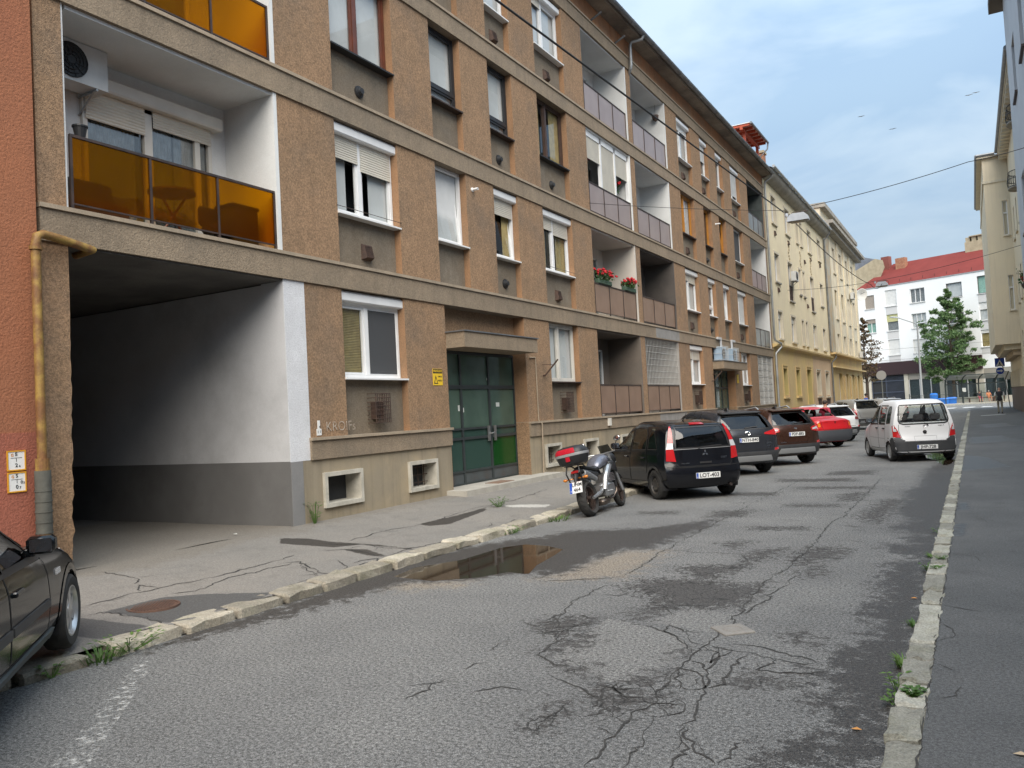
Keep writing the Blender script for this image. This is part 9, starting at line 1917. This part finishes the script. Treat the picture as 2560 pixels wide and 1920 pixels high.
# birds far up in the sky
for i, (px_, py_, pz_) in enumerate(((1.1, 70, 24.0), (1.6, 71, 24.4), (-4.2, 70, 22.6), (-6.4, 70, 24.1))):
    o = MB().add([(0, 0, 0), (0.35, 0.1, 0.12), (0.75, 0, 0.05), (0.35, -0.12, 0.10), (-0.35, 0.1, 0.12), (-0.75, 0, 0.05), (-0.35, -0.12, 0.10), (0, 0.25, 0.02), (0, -0.35, 0.0), (0, 0, -0.08)], [(0, 1, 2, 3), (0, 6, 5, 4), (7, 0, 9), (8, 9, 0), (1, 7, 0), (4, 0, 7), (3, 0, 8), (6, 8, 0)]).build('bird', zinc, fix=False); o.location = (px_, py_, pz_); o.scale = (0.4, 0.4, 0.4); setp(o, ['left bird of the pair in the sky near the right building', 'right bird of the pair in the sky near the right building', 'lower of two birds above the corner building', 'upper of two birds above the corner building'][i], 'bird', 'birds in the sky')

# ================================================================== PEOPLE
skin = mat('skin', (0.42, 0.23, 0.16), 0.6, coord='object'); hair_g = mat('grey_hair', (0.30, 0.28, 0.26), 0.8); hair_d = mat('dark_hair', (0.03, 0.022, 0.018), 0.7)
def person(label, loc, rz, joints, mats_f, hair=None, scale=1.0):
    """joints: name -> (x, y, z, radius); edges fixed. One continuous skinned body, materials by region"""
    E = [('pel', 'spi'), ('spi', 'che'), ('che', 'nek'), ('nek', 'hed'), ('hed', 'top'), ('hed', 'nos'), ('che', 'shl'), ('shl', 'ell'), ('ell', 'wrl'), ('wrl', 'hal'), ('che', 'shr'), ('shr', 'elr'), ('elr', 'wrr'), ('wrr', 'har'), ('pel', 'hil'), ('hil', 'knl'), ('knl', 'anl'), ('anl', 'tol'), ('pel', 'hir'), ('hir', 'knr'), ('knr', 'anr'), ('anr', 'tor')]
    for sfx in ('l', 'r'):
        for q in range(4): pass
    names = list(joints); idx = {n: i for i, n in enumerate(names)}
    me = bpy.data.meshes.new('body'); me.from_pydata([joints[n][:3] for n in names], [(idx[a], idx[b]) for a, b in E if a in idx and b in idx], [])
    ob = bpy.data.objects.new('tmp_person', me); COL.objects.link(ob); md = ob.modifiers.new('skin', 'SKIN'); md.use_smooth_shade = True
    if not me.skin_vertices: pass
    for i, n in enumerate(names):
        r = joints[n][3]; r = r if isinstance(r, tuple) else (r, r); me.skin_vertices[0].data[i].radius = r; me.skin_vertices[0].data[i].use_root = (n == 'pel')
    sb_ = ob.modifiers.new('sub', 'SUBSURF'); sb_.levels = 2; sb_.render_levels = 2
    dg = bpy.context.evaluated_depsgraph_get(); m2 = bpy.data.meshes.new_from_object(ob.evaluated_get(dg)); bpy.data.objects.remove(ob)
    m2.materials.clear(); ml = []
    for p in m2.polygons:
        best = min(names, key=lambda n: (Vector(joints[n][:3])-p.center).length/(max(joints[n][3]) if isinstance(joints[n][3], tuple) else joints[n][3])**0.35)
        mm = mats_f(best, p.center)
        if mm not in ml: ml.append(mm); m2.materials.append(mm)
        p.material_index = ml.index(mm); p.use_smooth = True
    t = thing('person', label, 'person', loc, rz); m2.name = 'body'; link('body', m2, t); t.scale = (scale,)*3
    if hair:
        hx, hy, hz, hr = joints['hed'][:3] + ((joints['hed'][3] if not isinstance(joints['hed'][3], tuple) else joints['hed'][3][0]),); b = MB(); b.sphere((hx-0.015, hy, hz+0.045), hr*1.12, 12, sc=(1.05, 0.98, 0.95)); b.build('hair', hair, t, smooth=True)
    for s in (-1, 1):
        hz = joints['hed']; b = MB(); b.sphere((hz[0], hz[1]+s*0.078, hz[2]), 0.03, 8, sc=(0.7, 0.35, 1.1)); b.build('ear', skin, t, smooth=True)
    return t
# local: x forward, y left
def hands(j, pts):   # five fingers per hand, short chains hung off the palm
    for s, (w, d) in pts.items(): pass
WALK = dict(pel=(0, 0, 0.95, (0.15, 0.12)), spi=(0, 0, 1.12, (0.15, 0.115)), che=(0.01, 0, 1.34, (0.17, 0.12)), nek=(0.02, 0, 1.50, 0.055), hed=(0.04, 0, 1.62, 0.085), top=(0.03, 0, 1.70, 0.07), nos=(0.125, 0, 1.61, 0.018), shl=(0, 0.20, 1.42, 0.065), ell=(-0.06, 0.27, 1.14, 0.048), wrl=(0.02, 0.27, 0.90, 0.032), hal=(0.05, 0.26, 0.80, 0.035), shr=(0, -0.20, 1.42, 0.065), elr=(-0.03, -0.27, 1.14, 0.048), wrr=(0.05, -0.26, 0.90, 0.032), har=(0.08, -0.25, 0.80, 0.035), hil=(0, 0.10, 0.90, 0.09), knl=(0.06, 0.10, 0.50, 0.065), anl=(-0.02, 0.10, 0.08, 0.045), tol=(0.15, 0.11, 0.035, 0.04), hir=(0, -0.10, 0.90, 0.09), knr=(0.02, -0.10, 0.50, 0.065), anr=(-0.12, -0.09, 0.10, 0.045), tor=(0.04, -0.10, 0.035, 0.04))
vest = mat('dark_vest', (0.018, 0.02, 0.028), 0.8); shirt_w = mat('white_shirt', (0.62, 0.63, 0.64), 0.8); trs = mat('grey_trousers', (0.20, 0.185, 0.15), 0.85); shoe = mat('black_shoe', (0.02, 0.018, 0.017), 0.5)
def walk_m(n, c):
    if n in ('hed', 'top', 'nos', 'nek', 'wrl', 'wrr', 'hal', 'har'): return skin
    if n in ('ell', 'elr') or (n in ('shl', 'shr') and abs(c.y) > 0.21): return shirt_w if c.z > 1.18 else skin
    if n in ('tol', 'tor') or c.z < 0.09: return shoe
    if n in ('knl', 'knr', 'anl', 'anr', 'hil', 'hir') and c.z < 0.86: return trs
    return vest
person('man in dark vest and grey trousers walking away on the right pavement', (1.49, 64.2, 0.12), PI/2, WALK, walk_m, None, 1.04)
SIT = dict(pel=(0, 0, 0.56, (0.15, 0.13)), spi=(0.0, 0, 0.74, (0.15, 0.12)), che=(0.03, 0, 0.95, (0.17, 0.12)), nek=(0.06, 0, 1.11, 0.055), hed=(0.09, 0, 1.22, 0.088), top=(0.08, 0, 1.30, 0.075), nos=(0.175, 0, 1.21, 0.018), shl=(0.02, 0.19, 1.03, 0.065), ell=(0.08, 0.25, 0.78, 0.048), wrl=(0.30, 0.16, 0.70, 0.034), hal=(0.39, 0.12, 0.69, 0.036), shr=(0.02, -0.19, 1.03, 0.065), elr=(0.08, -0.25, 0.78, 0.048), wrr=(0.30, -0.16, 0.70, 0.034), har=(0.39, -0.12, 0.69, 0.036), hil=(0.06, 0.10, 0.55, 0.09), knl=(0.46, 0.14, 0.55, 0.07), anl=(0.46, 0.14, 0.09, 0.045), tol=(0.60, 0.15, 0.04, 0.04), hir=(0.06, -0.10, 0.55, 0.09), knr=(0.46, -0.14, 0.55, 0.07), anr=(0.46, -0.12, 0.09, 0.045), tor=(0.60, -0.13, 0.04, 0.04))
def sit_m(top, leg):
    def f(n, c):
        if n in ('hed', 'top', 'nos', 'nek', 'wrl', 'wrr', 'hal', 'har'): return skin
        if n in ('tol', 'tor'): return shoe
        if n in ('knl', 'knr', 'anl', 'anr') : return leg if c.z > 0.4 else skin
        if n in ('hil', 'hir'): return leg
        return top
    return f
pink_c = mat('pink_cloth', (0.55, 0.10, 0.16), 0.8); or_c = mat('orange_dress', (0.55, 0.22, 0.10), 0.8)
e_ = sh.matrix_basis
for lab, lx, m_, h_ in (('person in black top sitting in the tram shelter', 1.15, sit_m(vest, pink_c), hair_d), ('person in orange dress sitting in the tram shelter', 2.15, sit_m(or_c, or_c), hair_g)):
    w_ = Matrix.Translation((-0.4, 111.2, FPZ)) @ Matrix.Rotation(0.32, 4, 'Z') @ Vector((lx, 0.45, 0)); person(lab, tuple(w_), 0.32-PI/2, SIT, m_, h_)
blue_c = mat('blue_jacket', (0.03, 0.10, 0.45), 0.7); red_c = mat('crimson_top', (0.35, 0.03, 0.06), 0.8)
STAND = dict(WALK)
person('person in blue jacket standing beyond the silver minivan', (-6.42, 60, 0.02), 0.4, STAND, lambda n, c: skin if n in ('hed', 'top', 'nos', 'nek', 'hal', 'har') else (trs if c.z < 0.86 else blue_c), hair_d, 1.12)
person('person in crimson top standing behind the red saloon', (-5.09, 33.55, 0.0), 0.9, STAND, lambda n, c: skin if n in ('hed', 'top', 'nos', 'nek', 'hal', 'har') else (trs if c.z < 0.86 else red_c), hair_d)
